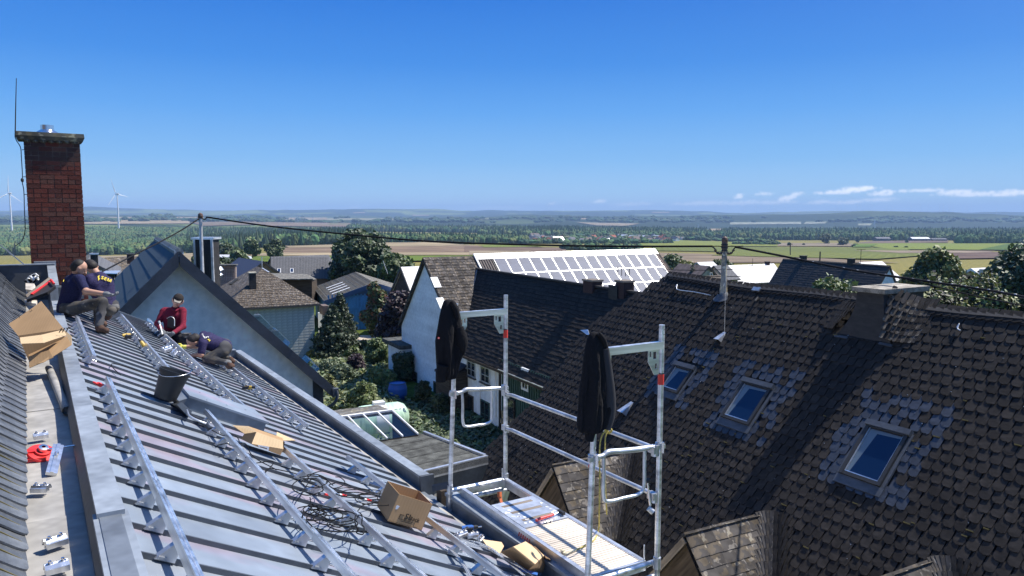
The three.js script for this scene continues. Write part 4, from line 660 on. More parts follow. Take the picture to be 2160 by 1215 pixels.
jacket('black fleece jacket on the near left scaffold pole, hanging in a long narrow drape', 4.65, [[700, 1250, 1262, .02], [704, 1245, 1270, .05], [715, 1240, 1275, .07], [735, 1236, 1279, .085], [760, 1232, 1281, .10], [790, 1230, 1282, .11], [820, 1226, 1283, .12], [850, 1223, 1283, .12], [880, 1220, 1280, .115], [898, 1219.5, 1276, .11], [909, 1220, 1264, .10], [912, 1224, 1258, .07]],
  [[[[1248, 880, .03], [1246, 905, .03], [1243, 930, .03]], [.05, .045, .035]], [[[1277, 735, .05], [1281, 780, .05], [1286, 840, .04], [1286, 875, .03], [1281, 905, .02]], [.03, .042, .05, .045, .03], M.fabricDark], [[[1262, 702, .05], [1272, 715, .06], [1279, 735, .05]], [.016, .02, .018], null, 'collar']], 1);
jacket('black jacket with a small red badge on the far left scaffold pole', 7.13, [[632, 940, 952, .02], [636, 936, 960, .06], [648, 932, 967, .09], [668, 928, 971, .11], [695, 923, 974, .13], [720, 920, 975, .14], [745, 919.5, 974, .14], [765, 921, 968, .13], [785, 923.5, 963, .12], [797, 926, 958, .10], [801, 930, 946, .06]],
  [[[[968, 690, .06], [974, 720, .08], [977, 748, .05]], [.05, .07, .015], M.fabricBlack, 'flap'], [[[952, 636, .06], [961, 652, .09], [966, 672, .08]], [.02, .03, .02], null, 'collar'], [[[935, 770, .06], [931, 790, .05], [930, 804, .04]], [.07, .06, .05]]], 2, [925, 713, .10]);

// ---------------------------------------------------------------- things lying on the metal roof
const onRoof = (x, y, l = 0) => { const q = roofPx(x, y, l); return roof(q.u, q.v, l); };
function rise(base, x, y, dir = RN) { const r = ray(x, y).normalize(), w = base.clone().sub(EYE), a = dir.clone().sub(r.clone().multiplyScalar(dir.dot(r))), b = w.clone().sub(r.clone().multiplyScalar(w.dot(r))); return -b.dot(a) / a.dot(a); }   // how far along dir a sight line passes
const slab = (pts, n, th) => { const b = mb(), q = pts.map((p) => p.clone().addScaledVector(n, -th)); b.poly(pts); b.poly([...q].reverse()); pts.forEach((p, i) => { const j = (i + 1) % pts.length; b.poly([q[i], q[j], pts[j], p]); }); return b; };
const nOf = (p) => { const n = V3(0, 0, 0); for (let i = 1; i < p.length - 1; i++) n.add(p[i].clone().sub(p[0]).cross(p[i + 1].clone().sub(p[0]))); n.normalize(); return n; };
function sheet(pts, th = .005) { let p = pts; let n = nOf(p); if (n.dot(EYE.clone().sub(p[0])) < 0) { p = [...p].reverse(); n = nOf(p); } return slab(p, n, th); }
const FONT = await new FontLoader().loadAsync('fonts/droid/droid_sans_bold.typeface.json');
function lettering(name, text, size, o, X, Y, m, parent, depth = .002) { const g = new TextGeometry(text, { font: FONT, size, depth, curveSegments: 3, bevelEnabled: false }); const Z = X.clone().cross(Y).normalize(), e = new THREE.Matrix4().makeBasis(X.clone().normalize(), Y.clone().normalize(), Z); e.setPosition(o); g.applyMatrix4(e); return part(name, g, m, parent); }
{ // the large open box
  const L0 = onRoof(790, 1066, .05), F0 = onRoof(812, 1097, .05), R0 = onRoof(883, 1117, .05), D0 = L0.clone().add(R0).sub(F0), dir = RN.clone().lerp(V3(0, 1, 0), .0), h = (rise(L0, 817, 1013, dir) + rise(F0, 838.6, 1040.7, dir) + rise(R0, 909, 1064, dir)) / 3;
  const up = (p, k = 1) => p.clone().addScaledVector(dir, h * k), t = thing('cardboard_box', 'large open cardboard box standing tilted on the metal roof near the eaves', 'box', F0);
  part('front_panel', sheet([F0, R0, up(R0), up(F0)]), M.card, t); part('side_panel', sheet([L0, F0, up(F0), up(L0)]), M.card, t);
  part('back_panel', sheet([L0, D0, up(D0), up(L0)]), M.cardIn, t); part('side_panel', sheet([D0, R0, up(R0), up(D0)]), M.cardIn, t); part('bottom_panel', sheet([L0, F0, R0, D0].map((p) => p.clone().addScaledVector(dir, .008))), M.cardIn, t);
  const X = R0.clone().sub(F0).normalize(), W = R0.distanceTo(F0), n = X.clone().cross(dir), o = (s, k) => F0.clone().addScaledVector(X, s * W).addScaledVector(dir, k * h).addScaledVector(n.dot(FR.U) < 0 ? n : n.clone().negate(), .0025);
  const fr = part('printed_frame', mb().bar(o(.26, .34), o(.26, .18), .003, .004, n).bar(o(.26, .34), o(.38, .34), .003, .004, n).bar(o(.26, .18), o(.68, .18), .003, .004, n).bar(o(.34, .12), o(.66, .12), .003, .003, n), M.ink, t);
  lettering('lettering', 'SL', .048, o(.40, .22), X, dir, M.ink, t); lettering('lettering', 'Rack', .03, o(.555, .24), X, dir, M.ink, t);
  part('print_patch', mb().bar(o(.80, .06), o(.80, .22), .04, .002, n), M.cardIn, t);
  const Y = F0.clone().sub(L0), m = Y.clone().cross(dir).normalize(), mm = m.dot(FR.U) < 0 ? m : m.negate(), q = (s, k) => L0.clone().addScaledVector(Y, s).addScaledVector(dir, k * h).addScaledVector(mm, .003);
  part('label_sticker', sheet([q(.5, .12), q(.97, .10), q(.97, .50), q(.52, .6)], .002), M.trimWhite, t); part('label_print', sheet([q(.72, .2), q(.9, .2), q(.92, .36), q(.78, .4)].map((p) => p.addScaledVector(mm, .003)), .002), M.ink, t); part('torn_flap', sheet([q(.98, .42), q(.99, .62), up(F0, .6).addScaledVector(X, .03).addScaledVector(mm, .02), up(F0, .48).addScaledVector(X, .02).addScaledVector(mm, .02)], .002), M.trimWhite, t);
}
{ // the small box with open flaps beside the hood
  const t = thing('cardboard_box', 'small cardboard box with spread flaps lying on the rail by the zinc hood', 'box', onRoof(550, 945, .05)), A = onRoof(530, 938, .06), B = onRoof(584, 958, .06), C = A.clone().addScaledVector(FR.U, .26), D = B.clone().addScaledVector(FR.U, .22), k = rise(A, 541, 913), T = (p, s = 1) => p.clone().addScaledVector(RN, k * s);
  const A1 = at(541, 911, A.clone().sub(EYE).dot(FW) + .05), B1 = at(597, 930, B.clone().sub(EYE).dot(FW) + .1), B2 = at(597, 947, B.clone().sub(EYE).dot(FW) + .02), A2 = at(531, 936, A.clone().sub(EYE).dot(FW) - .01), dA = A1.clone().sub(EYE).dot(FW);
  part('top_panel', sheet([A2, B2, B1, A1]), M.cardPale, t); part('front_panel', sheet([A, B, B2, A2]), M.card, t); part('side_panel', sheet([at(508, 926, dA + .12), A, A2, A1, at(516, 914, dA + .16)]), M.card, t); part('side_panel', sheet([B, D, at(600, 932, dA + .1), B1, B2]), M.cardIn, t);
  part('flap', sheet([at(490, 897, dA + .2), at(524, 899, dA + .22), A1, at(516, 915, dA + .12)]), M.cardPale, t); part('flap', sheet([at(524, 899, dA + .24), at(598, 924, dA + .22), B1, A1]), M.card, t); part('flap', sheet([at(584, 911, dA + .26), at(624, 929, dA + .24), at(598, 929, dA + .16), at(583, 922, dA + .2)]), M.cardPale, t);
  part('label_strip', sheet([A.clone().lerp(B, .18).addScaledVector(FR.U, -.004), A.clone().lerp(B, .55).addScaledVector(FR.U, -.004), A2.clone().lerp(B2, .55).addScaledVector(FR.U, -.004), A2.clone().lerp(B2, .18).addScaledVector(FR.U, -.004)], .002), M.trimWhite, t); part('label_print', sheet([A.clone().lerp(B, .22).lerp(A2.clone().lerp(B2, .22), .3).addScaledVector(FR.U, -.008), A.clone().lerp(B, .48).lerp(A2.clone().lerp(B2, .48), .3).addScaledVector(FR.U, -.008), A.clone().lerp(B, .48).lerp(A2.clone().lerp(B2, .48), .55).addScaledVector(FR.U, -.008), A.clone().lerp(B, .22).lerp(A2.clone().lerp(B2, .22), .55).addScaledVector(FR.U, -.008)], .001), M.ink, t);
}
{ // the crushed box at the lower edge, and its torn flap
  const dp = (x, y, l) => onRoof(x, y, l).sub(EYE).dot(FW), P = (x, y, l) => onRoof(x, y, l), t = thing('cardboard_box', 'half-crushed cardboard box lying by the eaves gutter at the bottom edge', 'box', P(1111, 1203, .02));
  const a = P(1060, 1147, .22), b = P(1089, 1136, .22), c = P(1133, 1167, .17), d = P(1116, 1187, .13), e = P(1049, 1163, .07), f = P(1110, 1202, .03), g = P(1166, 1176, .12), h = P(1147, 1208, .02);
  part('top_panel', sheet([a, d, c, b]), M.cardPale, t); part('side_panel', sheet([e, f, d, a]), M.card, t); part('end_panel', sheet([d, f, h, g, c]), M.card, t); part('back_panel', sheet([b, c, g, P(1120, 1150, .05)]), M.cardIn, t); part('flap_edge', sheet([c, g, P(1163, 1182, .14), P(1135, 1172, .19)]), M.cardIn, t);
  part('blue_tape', sheet([P(1090, 1196, .05), P(1130, 1207, .05), P(1130, 1212, .04), P(1088, 1201, .04)]), M.blueTool, t);
  const s = thing('cardboard_flap', 'torn pale cardboard flap lying flat beside the crushed box', 'cardboard', P(1030, 1150, .05)); part('flap_sheet', sheet([P(1012, 1136, .06), P(1050, 1141, .09), P(1057, 1150, .07), P(1049, 1166, .06), P(1026, 1155, .05)]), M.cardPale, s);
}
{ // black bucket
  const b0 = onRoof(343, 838, .045), ax = RN.clone().lerp(V3(0, 1, 0), .15).addScaledVector(FR.V, -.02).normalize(), t = thing('bucket', 'black plastic bucket standing upside the zinc hood on the roof seams', 'bucket', b0), H = .285;
  part('bucket_body', mb().lathe(b0, ax, [[.001, 0], [.105, 0], [.112, .04], [.14, H - .03], [.149, H - .03], [.151, H], [.140, H], [.132, H - .05], [.104, .015], [.001, .012]], 36), M.bucket, t);
  part('handle', mb().tube(curve([0, .25, .5, .75, 1].map((k) => { const a = Math.PI * k; return b0.clone().addScaledVector(ax, H - .01 - .02 * Math.sin(a)).addScaledVector(FR.V, Math.cos(a) * .156).addScaledVector(FR.U, -Math.sin(a) * .157); }), 24), .004, 6), M.steel, t);
}
{ // cables
  const tg = thing('cable_tangle', 'tangle of thin black solar cables across the two middle rails', 'cable', onRoof(700, 1070, 0)), r = rng(31);
  const loop = (cx, cy, rx, ry, turns, n, seed, lift = .06) => { const q = rng(seed), pts = [], p0 = q() * 6.28; for (let i = 0; i <= n; i++) { const a = p0 + i / n * turns * 6.283, k = 1 + .35 * Math.sin(a * .37 + seed) + .12 * Math.sin(a * 1.7 + seed * 2); pts.push(onRoof(cx + rx * k * Math.cos(a) + 8 * Math.sin(a * .23 + seed), cy + ry * k * Math.sin(a) + 5 * Math.cos(a * .31 + seed), lift + .05 * q() + .05 * Math.sin(a * .5 + seed))); } return curve(pts, n * 6); };
  for (const [cx, cy, rx, ry, turns, n, s, l] of [[640, 1018, 34, 14, 2.2, 22, 1, .12], [690, 1015, 22, 14, 1.2, 12, 2, .2], [660, 1078, 36, 12, 2.6, 26, 3, .07], [690, 1090, 52, 16, 2.3, 26, 4, .07], [640, 1072, 14, 7, 2.5, 18, 5, .08], [735, 1040, 44, 9, 2.4, 24, 6, .05], [770, 1050, 30, 8, 2.3, 22, 7, .05], [720, 1105, 40, 12, 1.4, 16, 8, .07], [742, 1100, 16, 20, 1.3, 12, 9, .15], [655, 1000, 24, 10, 1.4, 14, 10, .14]]) part('cable', mb().tube(loop(cx, cy, rx, ry, turns, n, s, l), .0042, 5), M.blackRub, tg);
  for (const p of [[[640, 1045], [647, 1075], [665, 1085], [690, 1095], [730, 1085], [760, 1062], [800, 1057]], [[610, 1052], [632, 1020], [645, 1008], [672, 1005], [690, 1020]], [[545, 1002], [560, 985], [590, 990], [620, 998]]]) part('cable', mb().tube(curve(p.map(([x, y]) => onRoof(x, y, .05 + .08 * r())), 40), .0042, 5), M.blackRub, tg);
  for (const [x, y] of [[680, 1040], [771, 1052], [718, 1042]]) { part('red_plug', mb().tube([onRoof(x - 4, y, .06), onRoof(x + 5, y + 2, .06)], .010, 7), M.red, tg); part('white_plug', mb().tube([onRoof(x - 9, y - 1, .06), onRoof(x - 4, y, .06)], .008, 7), M.white, tg); }
  const c2 = thing('thin_cable', 'thin black cable looped over the second rail and down its brackets', 'cable', onRoof(470, 935, 0)); part('cable', mb().tube(curve([[440, 905], [455, 914], [472, 912], [490, 925], [498, 945], [505, 962], [525, 975], [560, 968], [545, 1002]].map(([x, y], i) => onRoof(x, y, .06 + .06 * (i % 2))), 60), .0042, 5), M.blackRub, c2); part('cable', mb().tube(curve([[448, 936], [462, 930], [480, 936], [500, 930], [520, 955], [566, 986]].map(([x, y], i) => onRoof(x, y, .08 + .05 * (i % 2))), 50), .0042, 5), M.blackRub, c2);
  const c3 = thing('conduit', 'thick black conduit running from under the bucket along the zinc hood', 'conduit', onRoof(390, 865, 0)); part('conduit_tube', mb().tube(curve([[362, 842], [375, 852], [388, 868], [402, 878], [418, 886], [430, 896], [438, 905]].map(([x, y]) => onRoof(x, y, .05)), 40), .022, 9), M.bucket, c3); part('grey_sleeve', mb().tube(curve([[384, 862], [392, 876], [408, 884], [424, 890]].map(([x, y]) => onRoof(x, y, .09)), 20), .009, 7), M.galv, c3); part('foam_wedge', mb().hexa(...[[360, 852, .0], [372, 846, .0], [402, 868, .0], [392, 880, .0], [362, 850, .1], [372, 844, .1], [400, 866, .05], [392, 878, .05]].map(([x, y, l]) => onRoof(x, y, l))), M.bucket, c3);
  const c4 = thing('thin_cable', 'thin dark cable lying loose across the far pans above the bucket', 'cable', onRoof(270, 778, 0)); part('cable', mb().tube(curve([[250, 790], [231, 770], [236, 766], [262, 772], [300, 786], [322, 792]].map(([x, y]) => onRoof(x, y, .04)), 40), .005, 5), M.blackRub, c4);
  const rag = thing('red_strap', 'small red strap lying at the left parapet beside the first rail', 'strap', onRoof(206, 811, 0)); part('strap_end', mb().tube(curve([[191, 804], [197, 807], [203, 808], [209, 812]].map(([x, y]) => onRoof(x, y, .045)), 14), [...Array(15)].map((_, i) => .008 + .014 * i / 14), 7), M.red, rag); part('buckle', mb().bar(onRoof(204, 809, .05), onRoof(210, 812, .05), .04, .03, RN), M.red, rag);
}
function drill(label, x, y, turn, kind = 0, lift = .10) {         // a cordless driver lying on its side
  const o = onRoof(x, y, lift), t = thing('cordless_drill', label, 'cordless drill', o, undefined), A = FR.V.clone().applyAxisAngle(RN, turn), B = RN.clone().cross(A), body = kind ? M.blueTool : M.yellow, p = (a, b, c) => o.clone().addScaledVector(A, a * .8).addScaledVector(B, b * .8).addScaledVector(RN, c * .8);
  part('motor_housing', mb().tube([p(-.09, 0, 0), p(-.085, 0, 0), p(-.03, 0, 0), p(.03, 0, 0), p(.05, 0, 0)], [.016, .027, .029, .027, .02], 12), body, t); part('chuck', mb().tube([p(.05, 0, 0), p(.09, 0, 0), p(.105, 0, 0)], [.022, .02, .012], 10), M.black, t); part('bit', mb().cyl(p(.1, 0, 0), p(.15, 0, 0), .006, .006, 6), M.steel, t);
  part('grip', mb().tube([p(-.03, -.02, 0), p(-.045, -.08, 0), p(-.05, -.12, 0)], [.022, .019, .022], 10), M.black, t); part('battery', mb().box(p(-.04, -.145, 0), A.clone().multiplyScalar(.044), B.clone().multiplyScalar(.02), RN.clone().multiplyScalar(.027)), M.black, t); part('trigger', mb().box(p(-.012, -.045, 0), A.clone().multiplyScalar(.008), B.clone().multiplyScalar(.016), RN.clone().multiplyScalar(.008)), M.black, t);
}
drill('yellow cordless drill lying left of the rail between the crouching workers', 262, 704, .3); drill('yellow cordless drill lying on the rail in front of the seated man', 293, 722, 2.4); drill('yellow cordless drill lying on the rail beside the bent worker', 519, 815, -.5); drill('blue and brass tool lying in the eaves corner by the crushed box', 985, 1112, -.4, 1, .06);
function clampBlock(label, o, turn, N = V3(0, 1, 0), A0 = FR.V, s = 1, group) { // a short extruded clamp with two bolts
  const t = thing('rail_clamp', label, 'rail clamp', o, group), A = A0.clone().applyAxisAngle(N, turn), B = N.clone().cross(A), p = (a, b, c) => o.clone().addScaledVector(A, a * s).addScaledVector(B, b * s).addScaledVector(N, c * s);
  const pr = [[-.045, 0], [-.02, 0], [-.02, .022], [-.006, .022], [-.006, 0], [.012, 0], [.012, .03], [.03, .03], [.036, .012], [.05, .012], [.05, .024], [.036, .05], [.012, .056], [.004, .048], [-.02, .056], [-.03, .04], [-.045, .036]], b = mb(), L = .065;
  const tri = THREE.ShapeUtils.triangulateShape(pr.map(([x, y]) => new THREE.Vector2(x, y)), []);
  for (const [i, j, k] of tri) { b.poly([p(-L, pr[i][0], pr[i][1]), p(-L, pr[k][0], pr[k][1]), p(-L, pr[j][0], pr[j][1])]); b.poly([p(L, pr[i][0], pr[i][1]), p(L, pr[j][0], pr[j][1]), p(L, pr[k][0], pr[k][1])]); }
  pr.forEach((q, i) => { const n = pr[(i + 1) % pr.length]; b.poly([p(-L, ...q), p(-L, ...n), p(L, ...n), p(L, ...q)]); });
  part('clamp_profile', b, M.rail, t); for (const a of [-.035, .035]) part('bolt', mb().cyl(p(a, 0, .05), p(a, 0, .058), .014, .014, 8).cyl(p(a, 0, .058), p(a, 0, .075), .007, .007, 8), M.steel, t);
  return t;
}
{
  const G = 'loose rail clamps in the box gutter', gp = (x, y, k = .03) => atH(x, y, -1.62 + k);
  clampBlock('flat silver clamp lying in the gutter above the red reel', gp(86, 924), .1, V3(0, 1, 0), FR.V, .7, G); clampBlock('silver clamp lying in the gutter just below the red reel', gp(86, 1036), -.5, V3(0, 1, 0), FR.V, .68, G); clampBlock('silver clamp on the gutter sheet, second from the bottom edge', gp(117, 1150), .35, V3(0, 1, 0), FR.V, .72, G); clampBlock('silver clamp in the gutter cut by the bottom edge', gp(120, 1204), .15, V3(0, 1, 0), FR.V, .72, G);
  const G2 = 'loose rail clamps at the eaves'; clampBlock('silver clamp beside the perforated strip, upper of three', onRoof(967, 1130, .04), .2, RN, FR.V, .8, G2); clampBlock('silver clamp between the perforated strip and the gutter', onRoof(992, 1132, .04), -.3, RN, FR.V, .75, G2); clampBlock('silver clamp next to the torn pale flap', onRoof(1008, 1138, .04), .7, RN, FR.V, .6, G2);
  clampBlock('dark silver clamp lying by the rail left of the kneeling men', onRoof(345, 738, .05), .7, RN, FR.V, 1.2); clampBlock('dark silver clamp lying between the two far rails', onRoof(362, 746, .05), 1.2, RN, FR.V, 1);
  // red reel with its crank and an aluminium profile leaning over it
  const o = gp(86, 962, .02), rt = thing('red_reel', 'bright red plastic reel lying in the box gutter', 'reel', o), ax = V3(0, 1, 0).addScaledVector(FR.U, -.45).addScaledVector(FR.V, .3).normalize();
  part('reel_side', mb().lathe(o.clone().addScaledVector(ax, .01), ax, [[.001, 0], [.085, 0], [.09, .012], [.084, .022], [.05, .026], [.048, .04], [.001, .042]], 26), M.red, rt); part('reel_hub', mb().lathe(o.clone().addScaledVector(ax, .05), ax, [[.03, 0], [.03, .025], [.012, .028]], 14), M.steel, rt); part('crank_arm', mb().bar(o.clone().addScaledVector(ax, .05).addScaledVector(FR.V, -.09), o.clone().addScaledVector(ax, .055).addScaledVector(FR.V, .02), .03, .02, ax), M.red, rt); part('foot', mb().bar(o.clone().addScaledVector(FR.V, -.08).addScaledVector(FR.U, -.06), o.clone().addScaledVector(FR.V, .03).addScaledVector(FR.U, -.08), .025, .02), M.red, rt); part('shaft', mb().cyl(o.clone().addScaledVector(ax, .05).addScaledVector(FR.V, .02), o.clone().addScaledVector(ax, .05).addScaledVector(FR.V, .21), .008, .006, 8), M.steel, rt);
  const pf = thing('rail_offcut', 'short bright aluminium rail offcut leaning on the red reel', 'rail offcut', gp(112, 1000, .02)), a = gp(108, 1000, .02), b = gp(123, 940, .10); part('offcut_profile', mb().bar(a, b, .062, .02, ax).bar(a.clone().addScaledVector(ax, .012), b.clone().addScaledVector(ax, .012), .02, .012, ax), M.rail, pf); part('offcut_bolt', mb().cyl(a.clone().lerp(b, .6).addScaledVector(ax, .015), a.clone().lerp(b, .6).addScaledVector(ax, .04), .012, .012, 8), M.steel, pf);
  const pi = thing('plastic_pipe', 'short grey plastic pipe lying along the gutter below the boxes', 'pipe', gp(130, 830, .04)), p0 = gp(141, 866, .05), p1 = gp(103, 776, .07); part('pipe_tube', mb().tube([p0, p1], .034, 16, false).tube([p1, p0], .028, 16, false), M.gutter, pi); part('pipe_collar', mb().tube([p0.clone().lerp(p1, .02), p0.clone().lerp(p1, .05)], .037, 16), M.gutter, pi);
}
{ // boxes in the box gutter beyond
  const t = thing('cardboard_box', 'cardboard box lying open in the box gutter with a big raised flap', 'box', at(90, 770, 7.35)), d = 7.5, Q = (x, y, e = 0) => at(x, y, d + e);
  part('raised_flap', sheet([Q(18, 683, .5), Q(42, 668, .52), Q(66, 652, .54), Q(87, 635, .55), Q(135, 694, .15), Q(38, 708, .1)]), M.card, t);
  for (const [a, b] of [[[42, 668], [58, 704]], [[66, 652], [86, 678]]]) part('flap_crease', mb().bar(Q(a[0], a[1], .505), Q(b[0], b[1], .28), .006, .004, FW), M.cardIn, t);
  part('front_flap', sheet([Q(42, 712, -.1), Q(88, 706, -.05), Q(92, 723, -.2), Q(44, 725, -.22)]), M.cardPale, t); part('front_flap', sheet([Q(88, 706, -.05), Q(134, 695, .05), Q(140, 707, 0), Q(92, 723, -.2)]), M.cardPale, t); part('end_flap', sheet([Q(134, 694, .05), Q(151, 709, 0), Q(151, 727, -.02), Q(140, 708, 0)]), M.cardPale, t);
  part('back_panel', sheet([Q(38, 708, .1), Q(135, 694, .15), Q(138, 735, .1), Q(60, 760, .05)]), M.cardIn, t); part('side_panel', sheet([Q(151, 727, -.02), Q(140, 708, 0), Q(60, 772, -.25), Q(92, 764, -.3)]), M.card, t); part('bottom_panel', sheet([Q(60, 748, -.02), Q(130, 716, .06), Q(140, 735, 0), Q(66, 768, -.2)]), M.cardIn, t);
  part('front_panel', sheet([Q(60, 752, -.15), Q(104, 738, -.18), Q(112, 754, -.24), Q(62, 776, -.3)]), M.card, t);
  lettering('lettering', 'HT', .05, Q(122, 702, -.06), FR.V, RN, M.ink, t, .001);
  const c = thing('tool_case', 'flat black and red tool case leaning across the parapet cap', 'tool case', at(85, 615, 11.2)), q = (x, y, e = 0) => at(x, y, 11.2 + e), A = [q(52, 626, -.3), q(60, 634, -.4), q(117, 602, .1), q(106, 583, .2)], n = nOf(A); const nn = n.dot(EYE.clone().sub(A[0])) > 0 ? n : n.negate();
  const lid = [q(54, 622, -.2), q(104, 584, .2), q(107, 588, .18), q(58, 628, -.25)]; part('lid', sheet(lid, .06), M.fascia, c); part('case_side', sheet([q(55, 628, -.25), q(107, 588, .18), q(117, 603, .1), q(100, 616, -.1), q(56, 632, -.3)], .05), M.black, c); part('red_stripe', sheet([q(64, 619, -.2), q(107, 590, .14), q(108, 593, .13), q(70, 620, -.2)], .02), M.red, c); part('red_handle', mb().tube([q(107, 590, .1), q(114, 599, .06)], .018, 8), M.red, c);
  const w = thing('wire_heap', 'small heap of pale wires and rags at the far gutter end', 'wires', at(72, 590, 13.2)), r = rng(44); for (let i = 0; i < 9; i++) { const cx = 62 + r() * 16, cy = 581 + r() * 12, k = []; for (let j = 0; j < 12; j++) { const a = j * .8 + r(); k.push(at(cx + Math.cos(a) * (4 + 6 * r()), cy + Math.sin(a) * (2 + 4 * r()), 13.2 + .2 * r())); } part('wire', mb().tube(curve(k, 40), .014, 5), i % 3 ? M.white : M.blackRub, w); }
  const pl = thing('timber_offcut', 'pale timber offcuts laid across the far box gutter', 'timber', at(62, 620, 12.2)); for (const [a, b, e, f] of [[54, 597, 66, 612], [55, 612, 70, 622], [52, 632, 72, 640]]) part('plank', sheet([at(a, b, 12.5), at(e + 6, b + 1, 12.3), at(e + 4, f, 11.8), at(a, f - 2, 12)], .05), M.deck, pl);
}
{ // perforated strip
  const t = thing('perforated_strip', 'coil of perforated steel strip spilling beside the last rail', 'perforated strip', onRoof(1020, 1175, 0)), holes = mb();
  const band = (pts, w, lf) => { const c = curve(pts.map(([x, y, l]) => onRoof(x, y, l ?? lf)), 60), b = mb(); for (let i = 0; i < 60; i++) { const a = c[i], d = c[i + 1], tn = d.clone().sub(a).normalize(), s = tn.clone().cross(RN).normalize().multiplyScalar(w / 2), k = RN.clone().multiplyScalar(.0015); b.hexa(a.clone().sub(s).sub(k), a.clone().add(s).sub(k), d.clone().add(s).sub(k), d.clone().sub(s).sub(k), a.clone().sub(s).add(k), a.clone().add(s).add(k), d.clone().add(s).add(k), d.clone().sub(s).add(k)); if (i % 2) for (const e of [-.5, .5]) { const o = a.clone().addScaledVector(s, e); holes.cyl(o.clone().addScaledVector(RN, .0015), o.clone().addScaledVector(RN, .0025), w * .11, w * .11, 6); } } return b; };
  part('strip', band([[960, 1135, .05], [985, 1138, .09], [1020, 1150, .10], [1060, 1180, .08], [1100, 1212, .05]], .05), M.galvBright, t);
  part('strip', band([[963, 1140, .12], [972, 1152, .10], [1000, 1168, .07], [1040, 1195, .06], [1075, 1216, .05]], .05), M.galvBright, t);
  part('strip', band([[983, 1147, .04], [1010, 1152, .06], [1050, 1172, .09], [1090, 1195, .08], [1120, 1214, .04]], .05), M.galvBright, t);
  part('strip', band([[940, 1150, .03], [965, 1180, .06], [980, 1200, .04], [990, 1218, .03]], .04), M.galv, t);
  stuff(part('holes', holes, M.black, t));
}
// ---------------------------------------------------------------- the big slate-roofed house to the right
const proj = (p) => { const q = p.clone().sub(EYE), d = q.dot(FW); return { x: PX0 + FOC * q.x / d, y: PY0 - FOC * q.dot(UPV) / d, d }; };
const inView = (p, m = 20) => { const q = proj(p); return q.d > 0 && q.x > -m && q.x < 2160 + m && q.y > -m && q.y < 1215 + m; };
const BT = 48 * D2R, BH = -1.7, BV = 13.40, BN = FB.V.clone().multiplyScalar(-Math.sin(BT)).add(V3(0, Math.cos(BT), 0)), BD = FB.V.clone().multiplyScalar(-Math.cos(BT)).add(V3(0, -Math.sin(BT), 0));
const sag = (u) => -.05 * Math.sin(Math.PI * clamp((u - 2) / 14)) + .025 * Math.sin(u * 1.3);
const big = (u, s, l = 0) => BP(u, BV, BH + sag(u) * clamp(1 - s / 5)).addScaledVector(BD, s).addScaledVector(BN, l);
function bigPx(x, y, l = 0) { const r = ray(x, y), p0 = BP(0, BV, BH).addScaledVector(BN, l).sub(EYE), p = r.multiplyScalar(p0.dot(BN) / r.dot(BN)); return { u: p.dot(FB.U), s: (BV - p.dot(FB.V)) / Math.cos(BT) }; }
const onBig = (x, y, l = 0) => { const q = bigPx(x, y, l); return big(q.u, q.s, l); };
const onPlane = (x, y, p0, n) => { const r = ray(x, y); return r.multiplyScalar(p0.clone().sub(EYE).dot(n) / r.dot(n)).add(EYE); };
const bigHouse = thing('slate_house', 'big house with a dark scale-slate roof, three roof windows and small dormers', 'house', BP(9, 12, -10.5));
const leftEdge = (s) => s < 2.2 ? lerp(16.0, 17.8, s / 2.2) : s < 4.9 ? 17.82 : lerp(17.85, 18.5, (s - 4.9) / 2.4);
const SE = 7.9, windows = [[[1835, 880], [1922, 897], [1865, 1015], [1775, 985]], [[1573, 793], [1634, 806], [1583, 890], [1525, 868]], [[1424, 758], [1468, 766], [1435, 820], [1396, 812]]].map((c) => { const q = c.map(([x, y]) => bigPx(x, y, .08)); return { u0: (q[1].u + q[2].u) / 2, u1: (q[0].u + q[3].u) / 2, s0: (q[0].s + q[1].s) / 2, s1: (q[2].s + q[3].s) / 2 }; });
const bigRoof = (() => {
  const b = mb(), P = (u, s, l) => big(u, s, l), st = [.5, 3, 6, 9, 12, 14.5, 16];
  for (let i = 0; i < st.length - 1; i++) { const a = st[i], c = st[i + 1]; b.poly([P(a, 0, -.03), P(c, 0, -.03), P(c, SE, -.03), P(a, SE, -.03)]); b.poly([P(a, 0, -.03), BP(a, BV + 5.6, -8), BP(c, BV + 5.6, -8), P(c, 0, -.03)]); }
  b.poly([P(16, 0, -.03), P(17.75, 2.2, -.03), P(17.75, 4.9, -.03), P(18.35, SE, -.03), P(16, SE, -.03)]); b.poly([P(16, 0, -.03), BP(16, BV + 5.6, -8), BP(18.2, BV + 5.6, -8), BP(17.75, BV + 1.47, -3.33)]); b.poly([P(16, 0, -.03), BP(17.75, BV + 1.47, -3.33), P(17.75, 2.2, -.03)]);
  return part('roof', b, M.slateDark, bigHouse);
})();
{ const b = mb(), y0 = -10.5, v0 = BV - SE * Math.cos(BT) + .3, v1 = BV + 5.3; b.hexa(BP(.8, v0, y0), BP(.8, v1, y0), BP(17.6, v1, y0), BP(17.6, v0, y0), BP(.8, v0, -7.6), BP(.8, v1, -7.6), BP(17.6, v1, -7.6), BP(17.6, v0, -7.6)); for (const u of [.8, 17.6]) b.poly(u > 9 ? [BP(u, v0, -7.6), BP(u, v1, -7.6), BP(u, BV + 1.4, -3.5), BP(u, BV - 1.4, -3.5)].reverse() : [BP(u, v0, -7.6), BP(u, v1, -7.6), BP(u, BV + .1, -1.95), BP(u, BV - .1, -1.95)]); part('wall', b, M.cream, bigHouse); }
